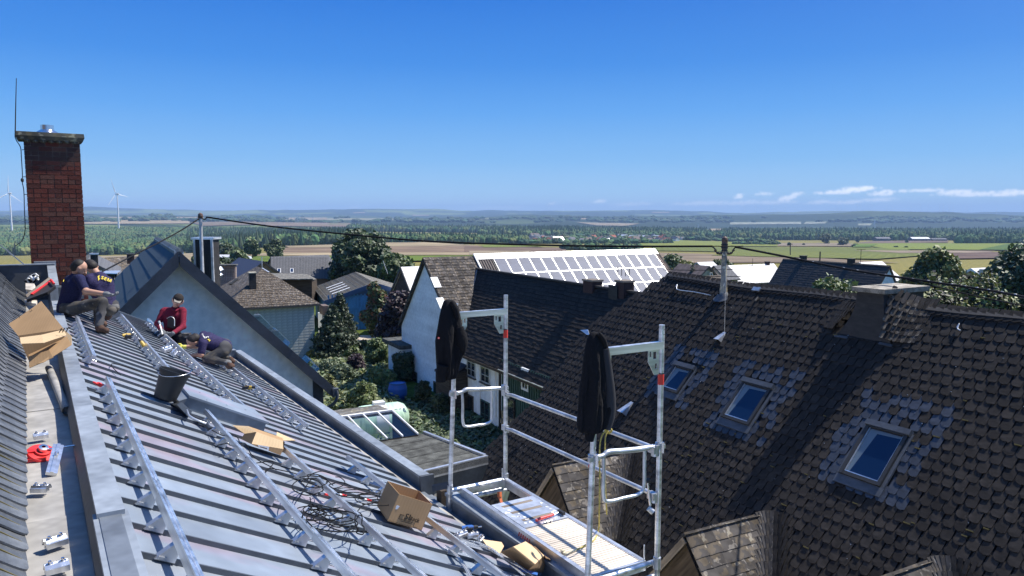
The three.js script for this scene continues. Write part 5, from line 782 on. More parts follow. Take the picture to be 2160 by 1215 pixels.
// dormers first, so that slates can leave room for them
const dormers = [[[1330, 955], [1175, 985]], [[1625, 1085], [1455, 1130]], [[1990, 1180], null]].map(([m, tp]) => {
  const q = bigPx(...m); let len = 1.35; if (tp) { const n = FB.U.clone(), T = onPlane(...tp, big(q.u, q.s), n); len = big(q.u, q.s).clone().sub(T).dot(FB.V); }
  return { u: q.u, s: q.s, len, M0: big(q.u, q.s), T: big(q.u, q.s).clone().addScaledVector(FB.V, -len) };
});
const DA = 1.0, DB = 1.2;                                       // a dormer's half width and the fall of its roof
const valley = (d, t) => { const p = d.M0.clone().addScaledVector(FB.U, -DA * t).add(V3(0, -DB * t, 0)), w = p.clone().sub(big(0, 0)).dot(BN), k = w / FB.V.dot(BN); return p.addScaledVector(FB.V, -k); };
const jitterUV = (g, r) => { const u = g.attributes.uv, a = r() * 20, b = r() * 20; for (let i = 0; i < u.count; i++) u.setXY(i, u.getX(i) + a, u.getY(i) + b); return g; };
const SL = (() => {                                             // scale slates with a rounded lower left corner and a ragged lower edge
  const out = []; for (let v = 0; v < 12; v++) {
    const r = rng(60 + v), w = .084, h = .30, s = new THREE.Shape(), rag = () => (r() - .5) * .016;
    s.moveTo(w, h); s.lineTo(-w, h); s.lineTo(-w + rag() * .4, .075 + rag()); s.lineTo(-w + .010, .042); s.lineTo(-w + .034, .014 + rag() * .4); s.lineTo(-.03, rag() * .6); s.lineTo(0, -.004 + rag()); s.lineTo(.035, rag()); s.lineTo(.055, -.002 + rag()); s.lineTo(w - .008, .004 + rag()); s.lineTo(w, .02 + rag()); s.closePath();
    const g = new THREE.ExtrudeGeometry(s, { depth: .011, bevelEnabled: false }); jitterUV(g, r); out.push(g);
  } return out;
})();
{
  const r = rng(99), list = [], EX = .2, WX = .187;
  let row = 0; for (let s = .16; s < SE; s += EX, row++) for (let u = 2.0 + (row % 2) * WX / 2 + (row % 3) * .02; u < 18.6; u += WX) {
    if (u > leftEdge(s) + .02) continue;
    if (windows.some((w) => u > w.u0 - .06 && u < w.u1 + .06 && s > w.s0 - .02 && s - .1 < w.s1 + .03)) continue;
    if (u > 9.35 && u < 9.95 && s < .9) continue;
    let skip = false; for (const d of dormers) { const t = (d.u - u) / DA, a = Math.abs(t); if (a < 1.05) { const v = valley(d, a), sv = (BV - v.clone().sub(EYE).dot(FB.V)) / Math.cos(BT); if (s > sv + .05 && s < sv + 2.6) skip = true; } } if (skip) continue;
    const blue = windows.some((w) => { const e = .46, in1 = u > w.u0 - e && u < w.u1 + e && s > w.s0 - .5 && s < w.s1 + .35; return in1 && r() > .22; }) || r() > .9985;
    const tu = (r() - .5) * .05, ts = .05 + r() * .035, X = FB.U.clone().negate().addScaledVector(BN, .022 + tu).normalize(), Y = BD.clone().negate().addScaledVector(BN, -ts).normalize(), Z = X.clone().cross(Y).normalize(), Y2 = Z.clone().cross(X);
    const p = big(u + (r() - .5) * .012, s + (r() - .5) * .014, .017 + r() * .006);
    list.push({ p, q: quatOf(X, Y2, Z), g: SL[Math.floor(r() * SL.length)], m: blue ? M.slateBlue : M.slateBig[Math.floor(r() * 4)], d: proj(p).d, seen: inView(p, 10) });
  }
  list.sort((a, b) => (b.seen - a.seen) || a.d - b.d);
  list.slice(0, 295).forEach((e) => put('slate', e.g, e.m, bigRoof, e.p, e.q));
  const by = new Map(); list.slice(295).forEach((e) => { if (!by.has(e.m)) by.set(e.m, []); by.get(e.m).push(e.g.clone().applyMatrix4(new THREE.Matrix4().compose(e.p, e.q, V3(1, 1, 1)))); });
  for (const [m, gs] of by) stuff(part('slates', mergeGeometries(gs), m, bigRoof));
  // ridge course and cap
  const cap = mb(), rs = []; for (let u = 2; u < 15.9; u += .15) { const g = SL[Math.floor(r() * 7)].clone(), X = FB.U.clone().negate().addScaledVector(BD, -.35).addScaledVector(BN, .05).normalize(), Y = BD.clone().negate().addScaledVector(FB.U, -.3).addScaledVector(BN, -.03), Z = X.clone().cross(Y).normalize(), Y2 = Z.clone().cross(X); g.applyMatrix4(new THREE.Matrix4().compose(big(u, .13, .035), quatOf(X, Y2, Z), V3(.95, .62, 1))); rs.push(g); }
  stuff(part('ridge_slates', mergeGeometries(rs), M.slateBig[2], bigRoof));
  for (let u = 2; u < 16; u += 1) cap.hexa(big(u, .06, .02), big(u, -.02, -.16), big(u + 1, -.02, -.16), big(u + 1, .06, .02), big(u, .05, .05), big(u, -.05, .03), big(u + 1, -.05, .03), big(u + 1, .05, .05)); part('ridge_cap', cap, M.slateDark, bigRoof);
  const fl = mb(); for (let i = 0; i < 110; i++) { const u = 3 + r() * 14, s = .3 + r() * 6.5, w = .004 + .007 * r(); if (windows.some((q) => u > q.u0 && u < q.u1 && s > q.s0 && s < q.s1)) continue; fl.cyl(big(u, s, .028), big(u, s, .040), w, w * .7, 6); } stuff(part('lichen_spots', fl, M.galv, bigRoof));
  // moss tufts along some lower edges
  const ms = mb(); for (let i = 0; i < 120; i++) { const u = 3 + r() * 13, s = .5 + r() * 6.5; ms.box(big(u, s, .03), FB.U.clone().multiplyScalar(.02 + .04 * r()), BD.clone().multiplyScalar(.008), BN.clone().multiplyScalar(.012)); } stuff(part('moss_tufts', ms, M.moss, bigRoof));
}
// roof windows
windows.forEach((w, i) => {
  const { u0, u1, s0, s1 } = w, q = (u, s, l) => big(u, s, l), H = .095, f = .065, fr = mb(), bar2 = (a, b, c, d, h0, h1, m = fr) => m.hexa(q(a, d, h0), q(a, c, h0), q(b, c, h0), q(b, d, h0), q(a, d, h1), q(a, c, h1), q(b, c, h1), q(b, d, h1));
  bar2(u0, u0 + f, s0, s1, -.02, H); bar2(u1 - f, u1, s0, s1, -.02, H); bar2(u0 + f, u1 - f, s0, s0 + f * 1.3, -.02, H + .015); bar2(u0 + f, u1 - f, s1 - f, s1, -.02, H - .01);
  const W = part('roof_window', fr, M.frameDark, bigHouse); W.userData.label = ['large roof window nearest the right edge', 'roof window between the other two', 'small roof window behind the scaffold pole'][i];
  const sash = mb(); bar2(u0 + f, u0 + f + .018, s0 + f * 1.3, s1 - f, .03, H - .02, sash); bar2(u1 - f - .018, u1 - f, s0 + f * 1.3, s1 - f, .03, H - .02, sash); bar2(u0 + f + .018, u1 - f - .018, s1 - f - .02, s1 - f, .03, H - .02, sash); part('sash', sash, M.galv, W);
  part('pane', bar2(u0 + f + .018, u1 - f - .018, s0 + f * 1.3, s1 - f - .02, .03, .05, mb()), M.skylightGlass, W);
  const A = u1 - f - .02, B = u0 + f + .02, c0 = s0 + f * 1.3 + .01, c1 = s1 - f - .025; const bl = [q(A, c0, .0525), q(A, c1, .0525), q(A - .055, c1, .0525), q(A - .16, c0 + .12, .0525), q(B + .03, c0 + .09, .0525), q(B, c0, .0525)];
  part('inner_lining', mb().poly([q(A, c0, .0525), q(A, c1, .0525), q(A - .06, c1, .0525), q(A - .16, c0 + .07, .0525), q(A - .16, c0, .0525)]).poly([q(A - .16, c0, .0525), q(A - .16, c0 + .07, .0525), q(B, c0 + .05, .0525), q(B, c0, .0525)]), M.blind, W);
  part('apron', bar2(u0 - .07, u1 + .05, s1 + .004, s1 + .17, .02, .05, mb()), M.leadGrey, W); part('side_flashing', bar2(u0 - .06, u0 - .003, s0, s1, .01, .05, bar2(u1 + .003, u1 + .06, s0, s1, .01, .05, mb())), M.leadGrey, W); part('top_cover', bar2(u0 - .03, u1 + .03, s0 - .05, s0 + f * .9, .02, H + .03, mb()), M.leadGrey, W);
});
// dormers
const GO = [...Array(12).keys()].map((v) => { const r = rng(200 + v), s = new THREE.Shape(), w = .155, h = .26; s.moveTo(-w, h); s.lineTo(-w, .05 * (v % 3 === 1)); s.lineTo(-w + .03, (r() - .5) * .01); s.lineTo(0, (r() - .5) * .012); s.lineTo(w, (r() - .5) * .012); s.lineTo(w, h); s.closePath(); return jitterUV(new THREE.ExtrudeGeometry(s, { depth: .010, bevelEnabled: false }), r); });
dormers.forEach((d, i) => {
  const r = rng(300 + i), roofN = (sg) => FB.U.clone().multiplyScalar(sg * DB).add(V3(0, DA, 0)).normalize(), dn = (sg) => FB.U.clone().multiplyScalar(sg * DA).add(V3(0, -DB, 0)).normalize(), LS = Math.hypot(DA, DB), Tn = d.T;
  const b = mb(), ov = Tn.clone().addScaledVector(FB.V, -.10), mid = (sg, t) => ov.clone().addScaledVector(dn(sg), LS * t), V0 = (sg, t) => { const v = valley(d, t); return sg < 0 ? v : v.addScaledVector(FB.U, 2 * DA * t); };
  for (const sg of [-1, 1]) { const p = [ov, mid(sg, 1.12), V0(sg, 1.12), d.M0]; b.poly(sg < 0 ? p : [...p].reverse()); b.poly((sg < 0 ? [...p].reverse() : p).map((q) => q.clone().addScaledVector(roofN(sg), -.06))); }
  const D = part('dormer', b, M.slateDark, bigHouse); D.userData.label = ['dormer behind the scaffold loop', 'dormer at the bottom edge right of the scaffold', 'dormer tip at the bottom edge below the large roof window'][i];
  const wall = mb().poly([Tn, Tn.clone().addScaledVector(dn(1), LS), Tn.clone().addScaledVector(dn(1), LS).add(V3(0, -2, 0)), Tn.clone().addScaledVector(dn(-1), LS).add(V3(0, -2, 0)), Tn.clone().addScaledVector(dn(-1), LS)]); for (const sg of [-1, 1]) { const a = Tn.clone().addScaledVector(dn(sg), LS), c = V0(sg, 1); wall.poly([a, c, c.clone().add(V3(0, -2, 0)), a.clone().add(V3(0, -2, 0))]); }
  part('gable_front', wall, M.woodDark, D);
  part('verge_board', mb().bar(ov.clone().addScaledVector(dn(1), .02).addScaledVector(V3(0, 1, 0), -.05), mid(1, 1.12).add(V3(0, -.05, 0)), .025, .11, roofN(1)), M.fascia, D); part('post', mb().bar(Tn.clone().addScaledVector(dn(1), LS * .86).addScaledVector(FB.V, -.02), Tn.clone().addScaledVector(dn(1), LS * .86).addScaledVector(FB.V, -.02).add(V3(0, -1.6, 0)), .05, .05, FB.U), M.fascia, D);
  // grey lichened slates on the side towards us, swept into the main roof
  const Y = dn(-1).negate(), N = roofN(-1), rows = 9, EX = LS * 1.12 / rows;
  for (const sg of [-1, 1]) for (let k = 1; k <= rows; k++) {
    if (sg > 0 && k > 9) continue;
    const t = k * EX / LS, start = mid(sg, t), end = V0(sg, t), L = end.clone().sub(start).length() - .16, Ys = dn(sg).negate(), Ns = roofN(sg), n = Math.max(1, Math.round(L / .29));
    for (let j = 0; j < n; j++) { const x = (j + .5) / n * L, X = FB.V.clone().multiplyScalar(sg < 0 ? 1 : -1).addScaledVector(Ns, .012 + .012 * r()).normalize(), Yt = Ys.clone().addScaledVector(Ns, -.06 - .02 * r()), Z = X.clone().cross(Yt).normalize(), Y2 = Z.clone().cross(X), sc = L / n / .31; const m = put('slate', GO[Math.floor(r() * 12)], M.slateOld[r() > .7 ? 1 : 0], D, start.clone().addScaledVector(FB.V, x).addScaledVector(Ns, .026), quatOf(X, Y2, Z)); m.scale.set(sc * 1.02, 1, 1); }
    if (sg < 0) { // the swept valley: narrow slates turning from the dormer into the main roof
      const a = end.clone().addScaledVector(FB.V, -.2), c = end.clone().addScaledVector(FB.U, -.34).addScaledVector(BD, -.06), ct = end.clone().addScaledVector(N, .0).addScaledVector(BN, .015), cnt = 9;
      for (let j = 0; j < cnt; j++) { const s = (j + .5) / cnt, P = a.clone().multiplyScalar((1 - s) ** 2).addScaledVector(ct, 2 * s * (1 - s)).addScaledVector(c, s * s), nn = N.clone().lerp(BN, s).normalize(), yy = Y.clone().lerp(BD.clone().negate(), s).normalize(), X = yy.clone().cross(nn).normalize().addScaledVector(nn, .10).normalize(), Z0 = X.clone().cross(yy.clone().addScaledVector(nn, -.05)).normalize(), Y2 = Z0.clone().cross(X); const m = put('sweep_slate', SL[j % 7], s < .35 ? M.slateOld[0] : s < .6 ? M.slateOld[1] : M.slateBig[j % 4], D, P.addScaledVector(nn, .03), quatOf(X, Y2, Z0)); m.scale.set(.36, .95, 1); }
    }
  }
});
{ // the slate-clad chimney on the ridge
  const vf = 12.83, vb = 14.05, P = (x, y) => onPlane(x, y, BP(0, vf, 0), FB.V), tl = P(1808, 614), tr = P(1864, 622), U = (p) => p.clone().sub(EYE).dot(FB.U), ul = U(tl), ur = U(tr), ht = P(1836, 617).y - CY, c = thing('slate_chimney', 'broad slate-clad chimney with a gravelly concrete slab on the dark slate roof', 'chimney', BP((ul + ur) / 2, 13.4, -2.6)), b = mb(), n = 9;
  const bl = bigPx(1765, 700), brr = bigPx(1882, 719);
  const ring = (k) => { const f = Math.pow(1 - k, 2.2), h = lerp(-2.42, ht, k), l = lerp(ul, bl.u, f), r = lerp(ur, brr.u, f), v0 = vf - .06 * f; return [BP(r, v0, h), BP(r - .0, vb, h), BP(l, vb, h), BP(l, v0, h)]; };
  for (let k = 0; k < n; k++) { const A = ring(k / n), B = ring((k + 1) / n); for (let j = 0; j < 4; j++) { const m = (j + 1) % 4; b.poly([A[j], A[m], B[m], B[j]], j, k * .15); } }
  part('chimney_shaft', b, M.slateDark, c);
  const cp = mb(), o = .07, g = (u, v, h) => BP(u, v, h); cp.hexa(g(ur - o, vf - o, ht), g(ur - o, vb + o, ht), g(ul + o, vb + o, ht), g(ul + o, vf - o, ht), g(ur - o - .01, vf - o - .01, ht + .09), g(ur - o - .01, vb + o, ht + .10), g(ul + o, vb + o, ht + .10), g(ul + o, vf - o - .01, ht + .09)); part('cap_slab', cp, M.concrete, c);
  part('flue_slot', mb().hexa(g(ur + .2, 13.3, ht + .094), g(ur + .2, 13.5, ht + .095), g(ur + .5, 13.5, ht + .095), g(ur + .5, 13.3, ht + .094), g(ur + .2, 13.3, ht + .098), g(ur + .2, 13.5, ht + .10), g(ur + .5, 13.5, ht + .10), g(ur + .5, 13.3, ht + .098)), M.black, c);
  for (const [a, e] of [[[1762, 702], [1790, 706]], [[1856, 715], [1884, 720]]]) part('flashing_strip', mb().bar(onBig(...a, .03), onBig(...e, .03), .05, .02, BN), M.leadGrey, c);
  // fans of small slates sweeping from the shaft into the roof on the right, and a narrower one on the left
  const r = rng(71); for (let k = 0; k < 6; k++) { const s0 = .02 + k * .16, cnt = 9; for (let j = 0; j < cnt; j++) { const t = j / (cnt - 1), uu = lerp(ur - .02 - .02 * k, ur - .62, t), lift = .42 * Math.pow(1 - t, 2.2) * (1 - k * .11), nn = BN.clone().addScaledVector(FB.U, -1.1 * (1 - t) * (1 - k * .1)).normalize(), yy = BD.clone().negate().addScaledVector(nn, -.06), X = yy.clone().cross(nn).normalize().addScaledVector(nn, .12).normalize(), Z = X.clone().cross(yy).normalize(), Y2 = Z.clone().cross(X); const m = put('sweep_slate', SL[(j + k) % 7], r() > .4 ? M.slateOld[1] : M.slateBig[j % 4], c, big(uu, s0 + .12 * (1 - t), .03 + lift), quatOf(X, Y2, Z)); m.scale.set(.5, .9, 1); } }
  for (let k = 0; k < 4; k++) for (let j = 0; j < 6; j++) { const t = j / 5, uu = lerp(bl.u - .12 + .05 * k, bl.u + .32, t), nn = BN.clone().addScaledVector(FB.U, .6 * (1 - t)).normalize(), yy = BD.clone().negate().addScaledVector(nn, -.06), X = yy.clone().cross(nn).normalize(), Z = X.clone().cross(yy).normalize(); const m = put('sweep_slate', SL[(j + k) % 7], M.slateBig[j % 4], c, big(uu, .35 + k * .16 + .08 * (1 - t), .03 + .12 * (1 - t)), quatOf(X, yy.clone().normalize(), Z)); m.scale.set(.45, .8, 1); }
}
{ // vents and hooks on the slate roof
  const vent = (x, y, s, l) => { const q = bigPx(x, y), b = mb(), P = (a, e, h) => big(q.u + a * s, q.s + e * s, h * s); b.poly([P(-.1, .2, .17), P(.1, .2, .17), P(.05, -.2, .02), P(-.05, -.2, .02)].reverse()); b.poly([P(-.1, .2, .17), P(-.05, -.2, .02), P(-.12, .2, .02)].reverse()); b.poly([P(.1, .2, .17), P(.12, .2, .02), P(.05, -.2, .02)].reverse()); part('roof_vent', b, M.galv, bigHouse).userData.label = l; };
  vent(1325, 862, 1, 'pale vent left of the near scaffold pole'); vent(1524, 708, .8, 'pale vent below the roof pole');
  part('snow_hook', mb().hexa(big(bigPx(1600, 617).u - .12, .18, .14), big(bigPx(1600, 617).u - .12, .08, .14), big(bigPx(1600, 617).u + .1, .08, .14), big(bigPx(1600, 617).u + .1, .18, .14), big(bigPx(1600, 617).u - .12, .18, .17), big(bigPx(1600, 617).u - .12, .08, .17), big(bigPx(1600, 617).u + .1, .08, .17), big(bigPx(1600, 617).u + .1, .18, .17)), M.galv, bigHouse); part('hook_stem', mb().bar(onBig(1600, 622, .0), onBig(1600, 620, .14), .03, .03, FB.U), M.frameDark, bigHouse);
  part('gutter_end', sheet([at(1224, 696, 20.6), at(1240, 695, 20.5), at(1243, 706, 20.3), at(1238, 706, 20.4)], .03), M.galvBright, bigHouse);
  for (const p of [[[1428, 602], [1431, 597], [1430, 606], [1434, 608], [1470, 611], [1503, 616]], [[2022, 678], [2027, 670], [2024, 680], [2030, 684]]]) part('ridge_wire', mb().tube(curve(p.map(([x, y]) => onBig(x, y, .06)), 24), .012, 6), M.galv, bigHouse);
}
{ // the service mast on that roof, and the cables
  const b = onBig(1527, 616, .02), d = b.clone().sub(EYE).dot(FW), t = thing('roof_mast', 'stout power mast with brown insulators on the slate roof ridge', 'power mast', b), top = at(1529, 500, d), k = (y) => b.clone().lerp(top, (616 - y) / 116);
  part('mast_tube', mb().tube([k(616), k(600), k(585), k(560), k(525)], [.10, .085, .072, .068, .062], 14), M.poleConcrete, t); part('base_flange', mb().lathe(b.clone().addScaledVector(V3(0, 1, 0), -.06), BN.clone().lerp(V3(0, 1, 0), .5).normalize(), [[.26, 0], [.2, .03], [.1, .12]], 16), M.leadGrey, t);
  part('mast_head', mb().tube([k(526), k(515), k(508)], [.066, .07, .074], 14), M.porcelain, t); part('mast_cap', mb().lathe(k(509), V3(0, 1, 0), [[.075, 0], [.078, .05], [.06, .10], [.02, .125]], 14), M.porcelain, t);
  for (const [y, r] of [[523, .085], [529, .08], [517, .085]]) part('clamp_ring', mb().cyl(k(y), k(y - 3), r, r, 12), M.black, t);
  for (const s of [-1, 1]) { part('spacer_arm', mb().tube(curve([k(522), at(1528 + s * 8, 536, d), at(1528 + s * 16, 533, d), at(1528 + s * 20, 525, d), at(1528 + s * 26, 520, d)], 20), .017, 7), M.black, t); for (const [x, y] of [[8, 535], [14, 534], [19, 528]]) part('insulator', mb().lathe(at(1528 + s * x, y, d), V3(0, 1, 0), [[.01, -.03], [.035, -.015], [.035, .015], [.01, .03]], 8), M.porcelain, t); part('lead_wire', mb().tube(curve([at(1528 + s * 40, 519, d), at(1528 + s * 26, 519.5, d), at(1528 + s * 14, 519, d), k(520)], 14), .012, 6), M.blackRub, t); }
  part('earth_wire', mb().tube([at(1530, 545, d - .15), at(1530, 618, d - .2), onBig(1531, 700, .05)], .003, 5), M.poleGrey, t);
  // left mast behind the plaster gable
  const dl = 24, mk = thing('roof_mast', 'slim grey power mast rising behind the dark verge of the plaster gable', 'power mast', at(428, 612, dl)); part('mast_tube', mb().tube([at(428, 614, dl), at(425, 520, dl), at(423, 458, dl)], [.062, .055, .05], 12), M.poleGrey, mk); part('mast_cap', mb().lathe(at(423, 458, dl), V3(0, 1, 0), [[.07, -.04], [.085, .03], [.07, .10], [.02, .14]], 12), M.porcelain, mk); part('insulator', mb().tube(curve([at(425, 457, dl), at(430, 463, dl), at(434, 462, dl), at(436, 457, dl)], 14), .02, 7), M.black, mk); part('wire_hook', mb().tube([at(421, 456, dl), at(416, 460, dl), at(414, 465, dl)], .012, 6), M.galv, mk); part('pole_clamp', mb().cyl(at(427.5, 590, dl), at(427.6, 594, dl), .075, .075, 12), M.galv, mk);
  const span = (label, A, B, px, r0, r1, tw) => { const c = thing('power_cable', label, 'cable', A), pts = curve([A, ...px, B], 90); part('cable', mb().tube(pts, pts.map((_, i) => lerp(r0, r1, i / 90)), 8), M.blackRub, c); if (tw) { const h = pts.map((p, i) => p.clone().addScaledVector(V3(0, 1, 0), Math.sin(i * 1.9) * r1 * .9).addScaledVector(V3(0, 0, 1), Math.cos(i * 1.9) * r1 * .9)); const long = curve(h, 400); part('strand', mb().tube(long, r1 * .62, 6), M.poleGrey, c); } };
  const mid = (x, y, t) => at(x, y, lerp(dl, d, t));
  span('thick black cable sagging from the slim mast across to the roof mast', at(436, 458, dl), at(1503, 519.5, d), [mid(560, 476, .12), mid(740, 495, .30), mid(900, 508.5, .45), mid(1080, 515.5, .62), mid(1300, 519.5, .82)], .025, .024);
  span('twisted pale-stranded cable running from the roof mast off to the right', at(1552, 521, d), at(2260, 648, 9.2), [at(1640, 538, d - 1.6), at(1800, 570, d - 4), at(1960, 594, d - 6), at(2100, 615, d - 7.4)], .026, .017, 1);
  span('thin second cable below the twisted one at the right edge', at(1880, 582, d - 5), at(2260, 664, 9.2), [at(1980, 606, d - 6.3), at(2080, 629, d - 7.4)], .012, .009);
  span('black cable running from the slim mast down to the left behind the workers', at(419, 462, dl), at(210, 576, 14.6), [at(385, 484, dl - 1.4), at(340, 509, dl - 3.4), at(290, 534, dl - 5.8), at(250, 555, dl - 7.8)], .022, .016);
  for (const [a, b2, l] of [[[1400, 569], [1545, 568], 'thin overhead wire crossing before the small houses, upper'], [[1440, 582], [1562, 583], 'thin overhead wire crossing before the small houses, lower']]) span(l, at(...a, 45), at(...b2, 30), [at((a[0] + b2[0]) / 2, a[1] + 1, 37)], .02, .014);
}
// ---------------------------------------------------------------- the village
const DN = V3(0, -1, 0), UPY = V3(0, 1, 0);
function tiles(name, eL, eR, rR, rL, rows, cols, mats, parent, o = {}) {   // staggered slates over a roof plane given by its four corners, joined into one part per material
  const n = eR.clone().sub(eL).cross(rL.clone().sub(eL)).normalize(); if (n.y < 0) n.negate(); const r = rng(o.seed ?? 7), out = mats.map(() => mb()), th = o.th ?? .02, jit = o.jit ?? .15;
  const P = (s, t) => eL.clone().lerp(eR, s).lerp(rL.clone().lerp(rR, s), t);
  for (let j = 0; j < rows; j++) for (let i = -1; i < cols; i++) {
    const off = (j % 2) * .5 + (r() - .5) * .08, s0 = clamp((i + off) / cols), s1 = clamp((i + 1 + off) / cols); if (s1 - s0 < .2 / cols) continue;
    const t0 = (j + (r() - .5) * jit) / rows, t1 = Math.min(1, (j + 1.15) / rows), l = th * (.7 + .6 * r()), a = P(s0, t0).addScaledVector(n, l), b = P(s1 - .04 / cols, t0 + (r() - .5) * jit / rows * .4).addScaledVector(n, l * (.8 + .4 * r())), c = P(s1 - .04 / cols, t1).addScaledVector(n, .004), d = P(s0, t1).addScaledVector(n, .004), m = out[Math.floor(r() * mats.length)], fl = b.clone().sub(a).cross(d.clone().sub(a)).dot(n) < 0;
    m.poly(fl ? [d, c, b, a] : [a, b, c, d], i, j); const a2 = a.clone().addScaledVector(n, -l), b2 = b.clone().addScaledVector(n, -l); m.poly(fl ? [a, b, b2, a2] : [a2, b2, b, a]);
  }
  out.forEach((m, i) => { if (m.p.length) stuff(part(name, m, mats[i], parent)); });
}
function windowOn(parent, c, X, w, h, o = {}) {                 // X points to the right as seen from outside
  const N = X.clone().cross(UPY).normalize(), q = (a, b, k) => c.clone().addScaledVector(X, a).addScaledVector(UPY, b).addScaledVector(N, k), f = o.f ?? .06, fr = mb(), bar2 = (m, a0, a1, b0, b1, k0, k1) => m.hexa(q(a0, b0, k1), q(a1, b0, k1), q(a1, b0, k0), q(a0, b0, k0), q(a0, b1, k1), q(a1, b1, k1), q(a1, b1, k0), q(a0, b1, k0));
  bar2(fr, -w / 2, -w / 2 + f, -h / 2, h / 2, -.05, .03); bar2(fr, w / 2 - f, w / 2, -h / 2, h / 2, -.05, .03); bar2(fr, -w / 2 + f, w / 2 - f, h / 2 - f, h / 2, -.05, .03); bar2(fr, -w / 2 + f, w / 2 - f, -h / 2, -h / 2 + f, -.05, .03);
  if (o.cross) { bar2(fr, -.02, .02, -h / 2 + f, h / 2 - f, -.05, .025); for (let k = 1; k <= o.cross; k++) { const y = -h / 2 + h * k / (o.cross + 1); bar2(fr, -w / 2 + f, -.02, y - .015, y + .015, -.05, .024); bar2(fr, .02, w / 2 - f, y - .015, y + .015, -.05, .024); } }
  const W = part(o.name ?? 'window', fr, o.frame ?? M.trimWhite, parent); part('pane', bar2(mb(), -w / 2 + f, w / 2 - f, -h / 2 + f, h / 2 - f, -.04, .008), o.pane ?? M.paneDark, W); if (o.sill !== 0) part('sill', bar2(mb(), -w / 2 - .05, w / 2 + .05, -h / 2 - .06, -h / 2 - .004, -.02, .10), o.sillMat ?? M.trimDark, W); return W;
}
// a house with a gabled roof: apex A of the near gable, R along the ridge away, C to the right
function gabled(name, label, A, R, C, L, wL, wR, slope, o) {
  const ground = o.ground ?? (land(A.x, A.z) - .3), t = thing(name, label, o.cat ?? 'house', V3(A.x, ground, A.z).addScaledVector(R, L / 2), o.group), ov = o.over ?? .3, eo = o.eo ?? .25, th = o.th ?? .16, dL = wL * slope, dR = (o.slopeR ?? slope) * wR;
  const a = A.clone().add(V3(0, -th, 0)).addScaledVector(R, ov), pR = (k) => a.clone().addScaledVector(C, wR - eo).add(V3(0, -(wR - eo) * dR / wR, 0)).addScaledVector(R, k), pL = (k) => a.clone().addScaledVector(C, -(wL - eo)).add(V3(0, -(wL - eo) * dL / wL, 0)).addScaledVector(R, k), LL = L - 2 * ov, g = (p) => V3(p.x, ground, p.z), ak = (k) => a.clone().addScaledVector(R, k);
  const w = mb(); w.poly([g(pL(0)), g(pR(0)), pR(0), ak(0), pL(0)]); w.poly([g(pR(LL)), g(pL(LL)), pL(LL), ak(LL), pR(LL)]); w.poly([g(pR(0)), g(pR(LL)), pR(LL), pR(0)]); w.poly([g(pL(LL)), g(pL(0)), pL(0), pL(LL)]); const wall = part('wall', w, o.wall, t); let roofs = [];
  for (const [s, wd, d] of [[1, wR, dR], [-1, wL, dL]]) { const e = A.clone().addScaledVector(C, s * wd).add(V3(0, -d, 0)), n = C.clone().multiplyScalar(s * d).add(V3(0, wd, 0)).normalize(), q = [e, e.clone().addScaledVector(R, L), A.clone().addScaledVector(R, L), A.clone()]; const v = s > 0 ? q : [...q].reverse(), p2 = v.map((p) => p.clone().addScaledVector(n, -th)); const b = mb(); b.poly(v, 0, 0, R); b.poly([...p2].reverse()); v.forEach((p, i) => { const j = (i + 1) % 4; b.poly([p2[i], p2[j], v[j], p]); }); roofs.push(part('roof', b, (s < 0 && o.roofL) || o.roof, t)); }
  if (o.verge) for (const s of [1, -1]) { const wd = s > 0 ? wR : wL, d = s > 0 ? dR : dL, e = A.clone().addScaledVector(C, s * wd).add(V3(0, -d, 0)), n = C.clone().multiplyScalar(s * d).add(V3(0, wd, 0)).normalize(), v = o.vh ?? .2, k = -.03; const p = [A.clone(), e.clone(), e.clone().addScaledVector(UPY, -v * 1.2), A.clone().addScaledVector(UPY, -v * 1.35)].map((x) => x.addScaledVector(R, k).addScaledVector(n, .02)); const b = mb(), q = p.map((x) => x.clone().addScaledVector(R, .06)); const fr = s > 0 ? [...p].reverse() : p; b.poly(fr); b.poly(s > 0 ? q : [...q].reverse()); fr.forEach((_, i) => { const j = (i + 1) % 4, qq = s > 0 ? [...q].reverse() : q; b.poly([qq[i], qq[j], fr[j], fr[i]].reverse()); }); part('verge_board', b, o.verge, t); }
  return { t, wall, roofs, a, ground, pL, pR };
}
const chim = (name, label, base, w, d, h, m, cap, X = FB.V, parent) => { const Z = UPY.clone().cross(X).multiplyScalar(-1), t = parent ?? thing(name, label, 'chimney', base), o = base.clone().addScaledVector(UPY, h / 2), c = part(parent ? 'chimney' : 'shaft', mb().box(o, X.clone().multiplyScalar(w / 2), UPY.clone().multiplyScalar(h / 2), Z.clone().multiplyScalar(d / 2)), m, t); part('cap', mb().box(base.clone().addScaledVector(UPY, h + .035), X.clone().multiplyScalar(w / 2 + .04), UPY.clone().multiplyScalar(.035), Z.clone().multiplyScalar(d / 2 + .04)), cap, c); return t; };

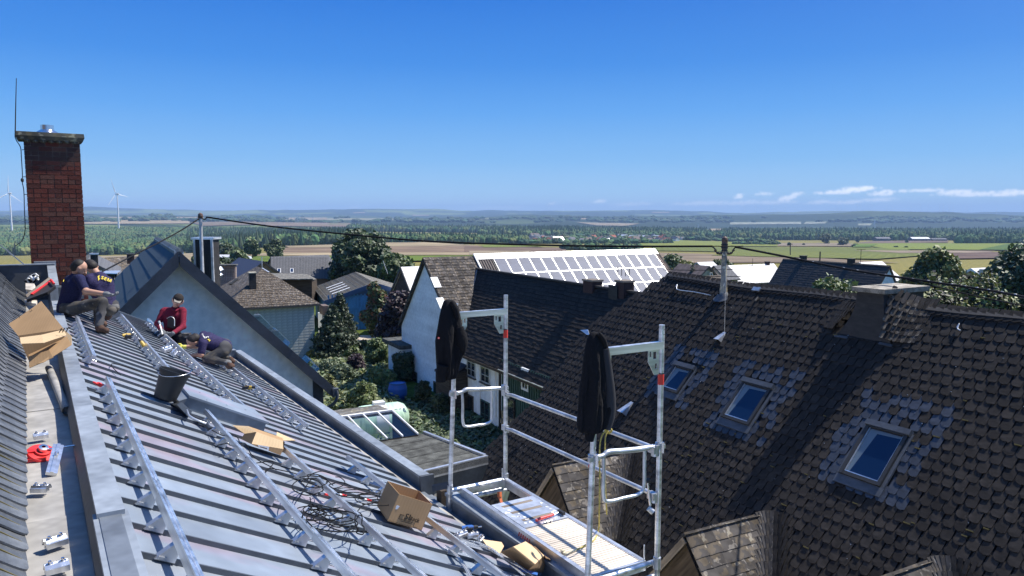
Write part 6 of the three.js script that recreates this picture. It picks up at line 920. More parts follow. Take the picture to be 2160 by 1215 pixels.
{ // A: the plaster house close by, gable towards us
  const A = at(377, 531, 20), E = onPlane(702, 816, A, FB.U), w = E.clone().sub(A).dot(FB.V), drop = A.y - E.y, L = 12, h = gabled('plaster_house', 'pale plaster house with anthracite verge boards and a dark blue tiled roof', A, FB.U, FB.V, L, w, w, drop / w, { wall: M.plaster, roof: M.tealTile, verge: M.anthracite, vh: .3, over: .42, eo: .45, th: .2, ground: CY - 10.4 });
  const t = h.t, sl = Math.hypot(w, drop), dL = FB.V.clone().multiplyScalar(-w / sl).add(V3(0, -drop / sl, 0)), nL = FB.V.clone().multiplyScalar(-drop / sl).add(V3(0, w / sl, 0)), cw = .45, rh = .42, list = [];
  for (let i = 0; i < Math.floor(L / cw); i++) for (let j = 0; j < Math.floor(sl / rh); j++) list.push([i, j]);
  list.sort((a, b) => a[0] - b[0] || a[1] - b[1]); const g = mb(), c = (x, y, k) => V3(x, y, k); g.hexa(c(0, 0, 0), c(cw * .94, 0, 0), c(cw * .94, rh * 1.06, 0), c(0, rh * 1.06, 0), c(0, 0, .012), c(cw * .94, 0, .03), c(cw * .94, rh * 1.06, .055), c(0, rh * 1.06, .03)); const tg = g.geo(), rest = [];
  for (const [k, [i, j]] of list.entries()) { const p = A.clone().addScaledVector(FB.U, i * cw + .05).addScaledVector(dL, j * rh + .1).addScaledVector(nL, .0), X = FB.U.clone(), q = quatOf(X, dL, X.clone().cross(dL)); const ok = X.clone().cross(dL).dot(nL) > 0; if (k < 290) { const m = put('roof_tile', tg, M.tealTile, h.roofs[1], p.addScaledVector(nL, ok ? 0 : .055), q); } else rest.push(tg.clone().applyMatrix4(new THREE.Matrix4().compose(p.addScaledVector(nL, ok ? 0 : .055), q, V3(1, 1, 1)))); }
  if (rest.length) stuff(part('roof_tiles', mergeGeometries(rest), M.tealTile, h.roofs[1]));
  for (let i = 0; i < 27; i++) { const p = A.clone().addScaledVector(FB.U, i * .44), q = A.clone().addScaledVector(FB.U, i * .44 + .45); part('ridge_tile', mb().tube([p.clone().add(V3(0, -.02, 0)), q.clone().add(V3(0, -.035, 0))], [.125, .112], 14), M.ridgeTile, t); }
  const ee = E.clone().addScaledVector(FB.V, .06).add(V3(0, -.14, 0)); part('gutter', mb().tube([ee.clone().addScaledVector(FB.U, -.05), ee.clone().addScaledVector(FB.U, L)], .075, 12), M.leadGrey, t); part('gutter_end', mb().hexa(...[[-.06, -.13], [.09, -.10], [.09, .12], [-.06, .12]].flatMap(() => []).concat([[-.07, -.16, -.08], [.08, -.12, -.08], [.08, -.12, .08], [-.07, -.16, .08], [-.09, .09, -.08], [.1, .09, -.08], [.1, .09, .08], [-.09, .09, .08]].map(([x, y, z]) => ee.clone().addScaledVector(FB.V, x).add(V3(0, y, 0)).addScaledVector(FB.U, z)))), M.leadGrey, t);
  const dd = ee.clone().sub(EYE).dot(FW); part('downpipe', mb().tube(curve([at(710, 838, dd), at(712, 850, dd), at(708, 862, dd), at(694, 874, dd + .1), at(668, 890, dd + .3), at(640, 905, dd + .5)].map((p, i) => p.add(V3(0, .22, 0))), 30), .05, 10), M.leadGrey, t);
  part('corner_board', mb().hexa(...[[w - .5, -.02], [w - .2, -.02], [w - .2, .12], [w - .5, .12]].flatMap(([x, z]) => [A.clone().addScaledVector(FB.V, x).addScaledVector(FB.U, z + .38).setY(h.ground)]), ...[[w - .5, -.02], [w - .2, -.02], [w - .2, .12], [w - .5, .12]].map(([x, z]) => A.clone().addScaledVector(FB.V, x).addScaledVector(FB.U, z + .38).add(V3(0, -drop / w * x - .2, 0)))), M.anthracite, t);
  const dR = FB.V.clone().multiplyScalar(w / sl).add(V3(0, -drop / sl, 0)), nR = FB.V.clone().multiplyScalar(drop / sl).add(V3(0, w / sl, 0)); for (const [s0, s1] of [[2.9, 3.5], [3.6, 4.1], [4.9, 5.3]]) part('snow_guard', mb().hexa(...[[s0, .6, 0], [s1, .6, 0], [s1, 1.4, 0], [s0, 1.4, 0], [s0, .6, .2], [s1, .6, .16], [s1, 1.4, .16], [s0, 1.4, .2]].map(([s, u, k]) => A.clone().addScaledVector(dR, s).addScaledVector(FB.U, u).addScaledVector(nR, k)).reverse()), M.glassRoof, t);
  const st = thing('slate_stack', 'dark slate-clad chimney stack with pale corner trims beside the slim mast', 'chimney', at(428, 625, 26)), q0 = at(408, 505, 26), q1 = at(448, 505, 26), X = q1.clone().sub(q0), W = X.length(), b0 = q0.y - 2.2; X.normalize(); const Z = X.clone().cross(UPY).negate(), cc = q0.clone().lerp(q1, .5).setY((q0.y + b0) / 2).addScaledVector(Z, .3), hh = (q0.y - b0) / 2;
  part('shaft', mb().box(cc, X.clone().multiplyScalar(W / 2 - .01), UPY.clone().multiplyScalar(hh), Z.clone().multiplyScalar(.3)), M.slateDark, st); for (const s of [-1, 1]) part('corner_trim', mb().box(cc.clone().addScaledVector(X, s * (W / 2 - .03)).addScaledVector(Z, -.29), X.clone().multiplyScalar(.035), UPY.clone().multiplyScalar(hh), Z.clone().multiplyScalar(.04)), M.galv, st); part('cap_sheet', mb().box(cc.clone().add(V3(0, hh + .035, 0)), X.clone().multiplyScalar(W / 2 + .06), UPY.clone().multiplyScalar(.035), Z.clone().multiplyScalar(.36)), M.galvBright, st);
  const cl = mb(), r = rng(17); for (let y = 0; y < 2 * hh - .2; y += .16) for (let x = 0; x < 4; x++) cl.box(cc.clone().addScaledVector(X, -W / 2 + .07 + (x + .5) * (W - .14) / 4).addScaledVector(UPY, -hh + y + .1).addScaledVector(Z, -.305), X.clone().multiplyScalar(W / 8 - .022), UPY.clone().multiplyScalar(.074), Z.clone().multiplyScalar(.006 + .004 * r())); stuff(part('cladding', cl, M.slateDark, st));
  const cw2 = thing('flue_cowl', 'small round steel flue cowl behind the slate-clad stack', 'flue', at(460, 600, 27)); part('cowl', mb().lathe(at(460, 604, 27), UPY, [[.08, 0], [.08, .3], [.16, .36], [.2, .42], [.12, .5], [.12, .55], [.22, .6], [.15, .72], [.02, .75]], 14), M.galv, cw2);
}
{ // B: hip-roofed house with pale shingle walls
  const ER = at(676, 641, 50), w = 3.0, P = onPlane(553, 566, ER.clone().addScaledVector(FB.V, -w), FB.V), dep = P.clone().sub(ER).dot(FB.U), rise = P.y - ER.y, EL = ER.clone().addScaledVector(FB.V, -2 * w), t = thing('shingle_house', 'house with pale shingle walls, low mossy hip roof and one dark chimney', 'house', V3(P.x, CY - 10.2, P.z)), back = 10.5, P2 = P.clone().addScaledVector(FB.U, Math.max(1, back - 2 * dep)), BR = ER.clone().addScaledVector(FB.U, back), BL = EL.clone().addScaledVector(FB.U, back), g = (p) => V3(p.x, CY - 10.2, p.z), ins = (p, a, b) => p.clone().addScaledVector(FB.V, a).addScaledVector(FB.U, b).add(V3(0, -.12, 0));
  const b = mb(); b.poly([EL, ER, P]); b.poly([ER, BR, P2, P]); b.poly([BL, EL, P, P2]); b.poly([BR, BL, P2]); b.poly([ER, EL, BL, BR].map((p) => p.clone().add(V3(0, -.1, 0)))); const roofB = part('roof', b, M.roofMoss[0], t);
  tiles('slates', EL, ER, P.clone().addScaledVector(FB.V, .05), P, 22, 34, M.roofMoss, roofB, { seed: 3, th: .03, jit: .3 });
  const c = [ins(EL, .35, .35), ins(ER, -.35, .35), ins(BR, -.35, -.35), ins(BL, .35, -.35)], wl = mb(); c.forEach((p, i) => { const q = c[(i + 1) % 4]; wl.poly([g(p), g(q), q, p]); }); const wall = part('wall', wl, M.shingleWall, t);
  part('fascia', mb().bar(EL.clone().add(V3(0, -.06, 0)), ER.clone().add(V3(0, -.06, 0)), .08, .12), M.trimDark, t);
  const r = rng(55), H = c[1].y - CY + 10.2, pw = .36, ph = .19; let n = 0; const pg = mb().aabox(0, 0, 0, pw - .014, ph + .02, .012).geo(), Z = FB.U.clone().negate(), q = quatOf(FB.V, UPY, Z), tilt = new THREE.Quaternion().setFromAxisAngle(V3(1, 0, 0), -.05); for (let j = 0; j < Math.floor(H / ph); j++) for (let i = 0; i < 14; i++) { if (n++ >= 296) break; const k = c[1].clone().addScaledVector(FB.V, -pw * (i + .5) - .02).addScaledVector(FB.U, -.012); k.y = c[1].y - ph * (j + .5); put('wall_shingle', pg, M.shingleWall, wall, k, q.clone().multiply(tilt)); }
  const hipP = (x, y) => onPlane(x, y, P, ER.clone().sub(EL).cross(P.clone().sub(EL)).normalize()), cb = hipP(533, 607); chim('', '', cb.add(V3(0, -.2, 0)), .42, .42, 1.18, M.slateDark, M.cream, FB.V, t);
  part('aerial', mb().tube([P.clone(), P.clone().add(V3(0, .8, 0))], .03, 6).bar(P.clone().add(V3(-.25, .78, 0)), P.clone().add(V3(.25, .78, 0)), .02, .02), M.galv, t); part('ridge_flashing', mb().bar(P.clone().add(V3(0, .02, 0)), P.clone().lerp(ER, .12).add(V3(0, .02, 0)), .12, .03), M.galvBright, t); const sk = hipP(486, 600); part('roof_hatch', mb().bar(sk.clone(), hipP(500, 592).add(V3(0, .1, 0)), .2, .1), M.frameDark, t);
  part('porch_roof', mb().box(at(684, 653, 52), FB.V.clone().multiplyScalar(.2), UPY.clone().multiplyScalar(.32), FB.U.clone().multiplyScalar(.6)), M.roofBrown, t); part('side_wing', mb().box(at(681, 690, 53), FB.V.clone().multiplyScalar(.18), UPY.clone().multiplyScalar(1.0), FB.U.clone().multiplyScalar(.6)), M.trimWhite, t);
}
{ // C: blue hall
  const F = frame(-19), A = at(790, 596, 63), hC = gabled('blue_hall', 'low hall with blue sheet walls and a grey roof with pale rooflights', A, F.U, F.V, 12.5, 4.2, 4.2, .34, { wall: M.blueHall, roof: M.eternit, verge: M.blueDark, vh: .3, over: .25, eo: .2, th: .1, cat: 'hall', ground: CY - 10.3 }), t = hC.t, sl = Math.hypot(4.2, 4.2 * .34), dL = F.V.clone().multiplyScalar(-4.2 / sl).add(V3(0, -4.2 * .34 / sl, 0)), nL = F.V.clone().multiplyScalar(-.34).add(V3(0, 1, 0)).normalize(), q = (u, s, k) => A.clone().addScaledVector(F.U, u).addScaledVector(dL, s).addScaledVector(nL, k);
  for (const u of [2.2, 4, 5.8, 7.6]) part('rooflight', mb().hexa(q(u, 1.9, .0), q(u + .35, 1.9, .0), q(u + .35, 3.5, .0), q(u, 3.5, 0), q(u, 1.9, .04), q(u + .35, 1.9, .04), q(u + .35, 3.5, .04), q(u, 3.5, .04)), M.white, t);
  for (const s of [1.4, 2.85]) part('sheet_lap', mb().hexa(q(.02, s, 0), q(12.4, s, 0), q(12.4, s + .03, 0), q(.02, s + .03, 0), q(.02, s, .03), q(12.4, s, .03), q(12.4, s + .03, .02), q(.02, s + .03, .02)), M.eternit, t); const rb = mb(); for (let u = .3; u < 12.3; u += .36) rb.hexa(q(u, .02, 0), q(u + .1, .02, 0), q(u + .1, sl, 0), q(u, sl, 0), q(u, .02, .025), q(u + .1, .02, .025), q(u + .1, sl, .025), q(u, sl, .025)); stuff(part('sheet_ribs', rb, M.eternit, t));
  part('gable_panel', mb().poly([hC.a.clone().addScaledVector(F.V, -2.6).add(V3(0, -.98, 0)), hC.a.clone().addScaledVector(F.V, 2.6).add(V3(0, -.98, 0)), hC.a.clone()].map((p) => p.addScaledVector(F.U, -.02))), M.blueDark, t); const wr = mb(); for (let x = -3.8; x < 3.85; x += .3) wr.box(hC.a.clone().addScaledVector(F.V, x).addScaledVector(F.U, -.012).setY(CY - 8.4), F.V.clone().multiplyScalar(.06), UPY.clone().multiplyScalar(1.7), F.U.clone().multiplyScalar(.012)); stuff(part('wall_ribs', wr, M.blueHall, t)); part('plinth', mb().box(hC.a.clone().addScaledVector(F.U, -.03).setY(CY - 10.05), F.V.clone().multiplyScalar(3.95), UPY.clone().multiplyScalar(.3), F.U.clone().multiplyScalar(.03)), M.blueDark, t); part('aerial', mb().tube([q(-.0, -1.3, .3), q(0, -1.3, 1.5)], .025, 5), M.galv, t);
}
{ // D and the roofs beside it
  const A = at(571, 541.5, 95), L = (at(693, 541.5, 100).sub(A)).length(), R = at(693, 541.5, 100).sub(A).setY(0).normalize(), C = UPY.clone().cross(R).negate(), h = gabled('long_roof_house', 'long house with a plain grey slate roof and two small roof windows', A, R, C, L, 5, 4.2, .62, { wall: M.brickWall, roof: M.roofGrey, over: .2, eo: .3, ground: CY - 12 }), q = (x, y, k = 0) => { const n = R.clone().cross(C.clone().add(V3(0, -.62, 0))).normalize(); return onPlane(x, y, A, n).addScaledVector(n.y > 0 ? n : n.clone().negate(), k); };
  for (const x of [589, 616]) part('roof_window', sheet([q(x - 4, 567, .06), q(x + 3, 567, .06), q(x + 3, 575.5, .06), q(x - 4, 575.5, .06)], .08), M.trimWhite, h.t), part('pane', sheet([q(x - 3, 568, .1), q(x + 2, 568, .1), q(x + 2, 574.5, .1), q(x - 3, 574.5, .1)], .03), M.skylightGlass, h.t);
  tiles('slates', q(571, 588), q(690, 588), q(693, 542), q(571, 542), 26, 40, [M.roofGrey, M.roofGrey], h.t, { th: .03, seed: 21 });
  const sh = thing('dark_shed', 'dark-sided flat shed between the grey roof and the hip roof', 'shed', at(630, 640, 70)), f = (x, y, d) => at(x, y, d); part('wall', mb().hexa(f(590, 640, 66), f(658, 640, 66), f(672, 640, 72), f(590, 640, 72), f(590, 589, 66), f(658, 590, 66), f(668, 590, 72), f(590, 588, 72)), M.woodDark, sh); part('roof', mb().hexa(f(560, 590, 65), f(660, 590, 65), f(668, 589, 72), f(560, 588, 72), f(560, 589, 65), f(661, 588, 65), f(648, 578, 74), f(572, 576, 74)), M.eternit, sh);
  const bl = gabled('barn', 'dark blue-black slate roof behind the hip roof', at(556, 551, 84), at(498, 548.5, 92).sub(at(556, 551, 84)).setY(0).normalize(), at(498, 548.5, 92).sub(at(556, 551, 84)).setY(0).normalize().cross(UPY), 9, 4, 4, .75, { wall: M.brickWall, roof: M.roofBlue, roofL: M.roofBlue, verge: M.frameDark, ground: CY - 12, cat: 'barn' });
  const rs = thing('rusty_shed', 'shed of rusty vertical sheets beside the dark stack', 'shed', at(476, 620, 58)); part('wall', mb().hexa(f(452, 640, 58), f(497, 640, 58), f(500, 640, 64), f(452, 640, 64), f(454, 559, 58), f(497, 559, 58), f(499, 559, 64), f(454, 559, 64)), M.rust, rs); for (let i = 0; i < 12; i++) part('sheet_rib', mb().bar(f(456 + i * 3.6, 640, 57.95), f(456 + i * 3.5, 560, 57.95), .05, .04), M.rust, rs); part('roof', mb().hexa(f(450, 560, 57.5), f(499, 560, 57.5), f(502, 559, 65), f(450, 559, 65), f(450, 558, 57.5), f(499, 558, 57.5), f(502, 557, 65), f(450, 557, 65)), M.eternit, rs);
  gabled('low_house', 'low pale-roofed building among the dark trees at left', at(453, 537, 150), at(494, 540, 150).sub(at(453, 537, 150)).setY(0).normalize(), UPY.clone().cross(at(494, 540, 150).sub(at(453, 537, 150)).setY(0).normalize()).negate(), 4, 3, 3, .35, { wall: M.trimWhite, roof: M.sheetWhite, roofL: M.sheetWhite, ground: CY - 14 });
  const cv = thing('trailer', 'white trailer parked by the field track behind the dark barn roof', 'trailer', gpx(523, 549, 90)); { const b = gpx(523, 549, 90), d = b.clone().sub(EYE).dot(FW); part('trailer_body', mb().hexa(f(514, 548, d), f(532, 549, d), f(533, 547, d + 3), f(516, 546, d + 3), f(514, 543, d), f(531, 546, d), f(530, 541, d + 3), f(517, 538.5, d + 3)), M.sheetWhite, cv); part('wheel', mb().cyl(f(519, 549, d), f(520, 549, d - .2), .45, .45, 12), M.black, cv); }
  // left: dark roofs behind the seated workers
  const l1 = gabled('brown_roof_house', 'broad brown-grey roof at left behind the seated workers', at(152, 546, 62), at(290, 543, 66).sub(at(152, 546, 62)).setY(0).normalize(), UPY.clone().cross(at(290, 543, 66).sub(at(152, 546, 62)).setY(0).normalize()).negate(), 9, 6, 6, .6, { wall: M.cream, roof: M.roofMoss[1], ground: CY - 11 }); chim('', '', at(276, 556, 62), .55, .5, .75, M.brickTop, M.trimDark, FB.V, l1.t);
  const l2 = gabled('grey_roof_house', 'grey roof with a small dark chimney beside the brick chimney', at(185, 548, 40), FB.U, FB.V, 9, 2.2, 1.6, .62, { wall: M.cream, roof: M.roofGrey, roofL: M.eternit, ground: CY - 10 }); chim('', '', at(200, 566, 39), .34, .34, .72, M.slateDark, M.galv, FB.V, l2.t);
  const l3 = thing('roof_box', 'small dark box dormer with a white window behind the second seated man', 'dormer', at(225, 600, 32)); part('box', mb().hexa(f(195, 598, 30), f(247, 603, 30), f(250, 601, 33), f(200, 597, 33), f(196, 576, 30), f(246, 577, 30), f(251, 573, 33), f(200, 574, 33)), M.slateDark, l3); part('cover', mb().hexa(f(193, 577, 29.8), f(247, 578, 29.8), f(254, 572, 33.2), f(196, 573, 33.2), f(193, 575.5, 29.8), f(247, 576.5, 29.8), f(254, 570.5, 33.2), f(196, 571.5, 33.2)), M.galvBright, l3); part('window', mb().hexa(f(241, 593, 29.9), f(249, 589, 31.5), f(249, 589, 31.6), f(241, 593, 30), f(241, 580, 29.9), f(249, 577, 31.5), f(249, 577, 31.6), f(241, 580, 30)), M.white, l3);
}
// E: the white farmhouse, its wing and the solar barn roof
{
  const G = at(898, 542.5, 41), W = FB.V.clone(), RV = FB.V, ground = CY - 9.9, t = thing('farmhouse', 'long white farmhouse with steep grey slate roof, windows and a dark slate wing', 'farmhouse', V3(G.x, ground, G.z)), hR = G.y, wL = 4.1, wR = 4.9, hE = CY - 6.42, LB = 15.9, k = (a, w, h) => G.clone().addScaledVector(RV, a).addScaledVector(FB.U, -w).setY(h);   // a along the ridge, w towards us, h height
  const lo = CY - 9.9, gw = mb(); gw.poly([k(0, -wL, lo), k(0, -wL, hE - .1), k(0, 0, hR - .25), k(0, wR, hE - .1), k(0, wR, lo)].reverse()); gw.poly([k(0, wR, lo), k(0, 26, lo), k(0, 26, hE), k(0, wR, hE)].reverse()); if (nOf([k(0, -wL, lo), k(0, wR, lo), k(0, 0, hR)]).dot(FB.V) > 0) { /* faces us either way */ }
  gw.poly([k(LB, wR, lo), k(LB, -wL, lo), k(LB, -wL, hE), k(LB, 0, hR - .25), k(LB, wR, hE)]); gw.poly([k(0, -wL, lo), k(LB, -wL, lo), k(LB, -wL, hE), k(0, -wL, hE)]); gw.poly([k(5.6, 26, lo), k(5.6, 4, lo), k(5.6, 4, hE), k(5.6, 26, hE)]); gw.poly([k(5.6, wR, lo), k(LB, wR, lo), k(LB, wR, hE), k(5.6, wR, hE)].reverse()); gw.poly([k(0, 26, lo), k(5.6, 26, lo), k(5.6, 26, hE), k(2.8, 26, CY - 3.2), k(0, 26, hE)]); const wall = part('wall', gw, M.limewash, t);
  const slopeN = (s) => FB.U.clone().multiplyScalar(-s * (hR - hE)).add(V3(0, s > 0 ? wR : wL, 0)).normalize(), nF = slopeN(1), e1 = 5.15, hEd = hR - (hR - hE) * e1 / wR, rf = mb(), quad = (p, n, th) => { const v = nOf(p).dot(n) > 0 ? p : [...p].reverse(); return slab(v, n, th); };
  const roofF = part('roof', quad([k(-.18, 0, hR), k(LB + .2, 0, hR), k(LB + .2, e1, hEd), k(-.18, e1, hEd)], nF, .18), M.slateOld[1], t); part('roof', quad([k(-.18, 0, hR), k(LB + .2, 0, hR), k(LB + .2, -wL - .2, hE - .2), k(-.18, -wL - .2, hE - .2)], slopeN(-1), .18), M.slateOld[1], t);
  tiles('slates', k(-.15, e1, hEd), k(3.6, e1, hEd), k(3.6, .03, hR - .03), k(-.15, .03, hR - .03), 30, 16, [M.slateOld[0], M.slateOld[1], M.roofMoss[0]], roofF, { seed: 9, th: .03 });
  for (const [x, y] of [[919, 597], [931, 641]]) { const c = onPlane(x, y, k(0, 0, hR), nF).addScaledVector(nF, .05); part('lead_patch', mb().box(c, RV.clone().multiplyScalar(.2), FB.U.clone().multiplyScalar(-.3).add(V3(0, -.3 * (hR - hE) / wR, 0)), nF.clone().multiplyScalar(.02)), M.white, t); }
  // wing roof facing us across the yard, its ridge running towards us
  const aW = 2.78, hW = CY - 3.05, wn = RV.clone().multiplyScalar(-(hW - hE)).add(V3(0, aW, 0)).normalize(), ew = .32, dW = (hW - hE) / aW, kW = (w, s, l = 0) => k(aW - s, w, hW - s * dW).addScaledVector(wn, l), sE = aW + ew, roofW = part('wing_roof', quad([kW(.8, 0), kW(27, 0), kW(27, sE), kW(4.95, sE)], wn, .16), M.slateDark, t); part('wing_roof', quad([kW(.8, 0), kW(27, 0), k(6, 27, hE), k(6, 2, hE)], wn.clone().setX(-wn.x).setZ(-wn.z), .16), M.slateDark, t);
  const xs = [4.95, 26.8]; { const eL = kW(4.95, sE), eR = kW(26.8, sE), rR = kW(26.8, .05), rL = kW(.8, .05); tiles('slates', eL, eR, rR, rL, 24, 78, [M.slateBig[0], M.slateBig[1], M.slateBig[3], M.slateBig[2]], roofW, { seed: 31, th: .028, jit: .35 }); }
  part('valley_strip', mb().bar(kW(.8, 0, .06), kW(4.95, sE, .05), .16, .03, wn), M.galvBright, t); part('wing_ridge', mb().bar(kW(.8, -.0, .05), kW(27, 0, .05), .2, .08, UPY), M.slateDark, t); part('eave_gutter', mb().bar(kW(4.95, sE + .05, -.04), kW(27, sE + .05, -.04), .12, .12), M.woodDark, t); part('eave_trim', mb().bar(kW(9.5, sE + .03, .03), kW(27, sE + .03, .03), .05, .04), M.galvBright, t);
  const wP = (x, y) => onPlane(x, y, k(0, 0, 0), FB.V), wAt = (x) => { const p = wP(x, 700); return -p.clone().sub(G).dot(FB.U); };
  for (const [x, y, w, h, o] of [[995, 772, .95, 1.06, { cross: 2 }], [1024.5, 783.5, .95, 1.10, { cross: 2 }], [1024, 874, .95, 1.3, { cross: 1, frame: M.corr }], [992, 858, .8, 1.2, { frame: M.woodDark, sill: 0 }]]) windowOn(t, wP(x, y).addScaledVector(FB.V, -.02), FB.U.clone().negate(), w, h, { ...o, pane: M.paneDark, frame: o.frame ?? M.galv });
  for (const [x, y, w, h, o] of [[875.5, 795, .72, .62, {}], [923, 830, 1.0, 1.2, { sill: 0 }]]) windowOn(t, wP(x, y).addScaledVector(FB.V, -.02), FB.U.clone().negate(), w, h, { frame: M.trimDark, ...o });
  for (const [x0, x1] of [[1046, 1047], [1013, 1014]]) part('wall_line', mb().bar(wP(x0, 755).addScaledVector(FB.V, -.02), wP(x1, 880).addScaledVector(FB.V, -.02), .03, .03, FB.V), M.plaster, t);
  const po = thing('porch', 'small lean-to porch with a dark blue roof at the white farmhouse wall', 'porch', wP(975, 870)); { const a = wAt(958), b = wAt(985); part('roof', mb().hexa(k(-1.1, a, CY - 7.9), k(0, a, CY - 7.5), k(0, b, CY - 7.5), k(-1.1, b, CY - 7.9), k(-1.1, a, CY - 7.8), k(0, a, CY - 7.4), k(0, b, CY - 7.4), k(-1.1, b, CY - 7.8)).poly([k(-1.1, a, CY - 7.8), k(-1.1, b, CY - 7.8), k(0, b, CY - 7.4), k(0, a, CY - 7.4)]), M.roofBlue, po); part('porch_wall', mb().hexa(k(-1, b + .1, ground), k(-.02, b + .1, ground), k(-.02, a - .1, ground), k(-1, a - .1, ground), k(-1, b + .1, CY - 7.9), k(-.02, b + .1, CY - 7.6), k(-.02, a - .1, CY - 7.6), k(-1, a - .1, CY - 7.9)), M.woodDark, po); }
  // green sheet cladding and rubble base of the wing
  const g0 = wAt(1061), g1 = 26; const gs = part('sheet_cladding', mb().hexa(...[[g0, CY - 8.75], [g1, CY - 8.75]].flatMap(([w, h]) => [k(-.06, w, h)]), k(-.005, g1, CY - 8.75), k(-.005, g0, CY - 8.75), k(-.06, g0, hE - .02), k(-.06, g1, hE - .02), k(-.005, g1, hE - .02), k(-.005, g0, hE - .02)), M.corr, t); for (let i = 0, w = g0 + .1; w < 16.5; w += .2, i++) part('sheet_rib', mb().bar(k(-.075, w, CY - 8.75), k(-.075, w, hE - .05), .085, .04, FB.V), M.corr, gs); windowOn(t, wP(1112, 800).addScaledVector(FB.V, -.1), FB.U.clone().negate(), .62, .95, { cross: 1, sill: 0, f: .1 });
  part('corner_pipe', mb().tube([k(-.12, g0 - .08, hE), k(-.12, g0 - .08, ground)], .06, 8), M.black, t); const rg = rng(91), rb = part('rubble_base', mb().hexa(k(-.1, g0, ground), k(-.1, g1, ground), k(-.005, g1, ground), k(-.005, g0, ground), k(-.1, g0, CY - 8.76), k(-.1, g1, CY - 8.76), k(-.005, g1, CY - 8.76), k(-.005, g0, CY - 8.76)), M.stone, t); for (let w = g0 + .15; w < 15; w += .38) for (let y = 0; y < 4; y++) part('stone', mb().box(k(-.12, w + (y % 2) * .18 + rg() * .06, CY - 9.75 + y * .27), FB.U.clone().multiplyScalar(.15 + .04 * rg()), UPY.clone().multiplyScalar(.11), FB.V.clone().multiplyScalar(.03 + .03 * rg())), M.stone, rb); windowOn(t, wP(1082, 868).addScaledVector(FB.V, -.14), FB.U.clone().negate(), .8, 1.2, { frame: M.woodDark, sill: 0 });
  // chimneys on the wing ridge
  const onRidge = (x) => { const n = FB.V, p = onPlane(x, 600, kW(0, 0), n); return -p.clone().sub(G).dot(FB.U); }; for (const [x, w, h, hh] of [[1250, .72, .5, .58], [1318, .55, .5, .72]]) { const p = kW(onRidge(x), .0).add(V3(0, -.35, 0)); chim('', '', p, w, h, hh, M.brickTop, M.fascia, FB.U, t); } { const p = kW(onRidge(1306), .28).add(V3(0, -.45, 0)); part('chimney_cladding', mb().box(p.clone().add(V3(0, .5, 0)), FB.U.clone().multiplyScalar(.3), UPY.clone().multiplyScalar(.5), FB.V.clone().multiplyScalar(.03)), M.slateDark, t); for (let i = 0; i < 4; i++) part('chimney_rod', mb().cyl(kW(onRidge(1303 + i * 8), 0).add(V3(0, .6, 0)), kW(onRidge(1303 + i * 8), 0).add(V3(0, .95, 0)), .015, .015, 5), M.frameDark, t); }
  // solar barn
  const rP = (x, y) => { const p = onPlane(x, y, k(0, 0, hR), nF); return { a: p.clone().sub(G).dot(RV), s: -p.clone().sub(G).dot(FB.U) }; }, q = (a, s, l) => k(a, s, hR - s * (hR - hE) / wR).addScaledVector(nF, l), p0 = rP(1037, 545), p1 = rP(1376, 535), r2 = rP(1392, 563), s0 = .32, rh = r2.s - p1.s, n = 15, a0 = p0.a, pw = (p1.a + .05 - a0) / n;
  part('ridge_sheet', mb().hexa(q(2.95, .3, .03), q(LB, .3, .03), q(LB, -.05, .02), q(2.95, -.05, .02), q(2.95, .3, .10), q(LB, .3, .10), q(LB, -.05, .10), q(2.95, -.05, .10)), M.galv, t); part('sheet_field', mb().hexa(q(2.98, 5, .0), q(LB, 5, 0), q(LB, .3, 0), q(2.98, .3, 0), q(2.98, 5, .03), q(LB, 5, .03), q(LB, .3, .03), q(2.98, .3, .03)), M.roofBrown, t); part('verge_flashing', mb().bar(q(2.93, -.05, .08), q(2.93, 1.1, .08), .1, .06, nF), M.white, t);
  for (let i = 0; i < 6; i++) part('roof_rib', mb().bar(q(3.1 + i * .16, .32, .05), q(3.1 + i * .16, 2.5, .05), .05, .05, nF), i > 4 ? M.black : M.trimDark, t);
  const pv = thing('solar_array', 'array of glaring solar panels on the farmhouse barn roof', 'solar panels', q(9, 2.5, 0)), pg = mb(); for (let j = 0; j < 3; j++) for (let i = 0; i < n; i++) { const A0 = a0 + i * pw + .012, A1 = a0 + (i + 1) * pw - .012, S0 = s0 + j * rh + .012, S1 = s0 + (j + 1) * rh - .012; const f = part('panel_frame', mb().hexa(q(A0, S1, .09), q(A1, S1, .09), q(A1, S0, .09), q(A0, S0, .09), q(A0, S1, .128), q(A1, S1, .128), q(A1, S0, .128), q(A0, S0, .128)), M.pvFrame, pv); part('cell_sheet', mb().hexa(q(A0 + .02, S1 - .02, .10), q(A1 - .02, S1 - .02, .10), q(A1 - .02, S0 + .02, .10), q(A0 + .02, S0 + .02, .10), q(A0 + .02, S1 - .02, .131), q(A1 - .02, S1 - .02, .131), q(A1 - .02, S0 + .02, .131), q(A0 + .02, S0 + .02, .131)), M.pv, f); }
  for (let j = 0; j <= 3; j++) part('clamp_rail', mb().bar(q(a0, s0 + j * rh, .14), q(a0 + n * pw, s0 + j * rh, .14), .05, .02, nF), M.pvFrame, pv);
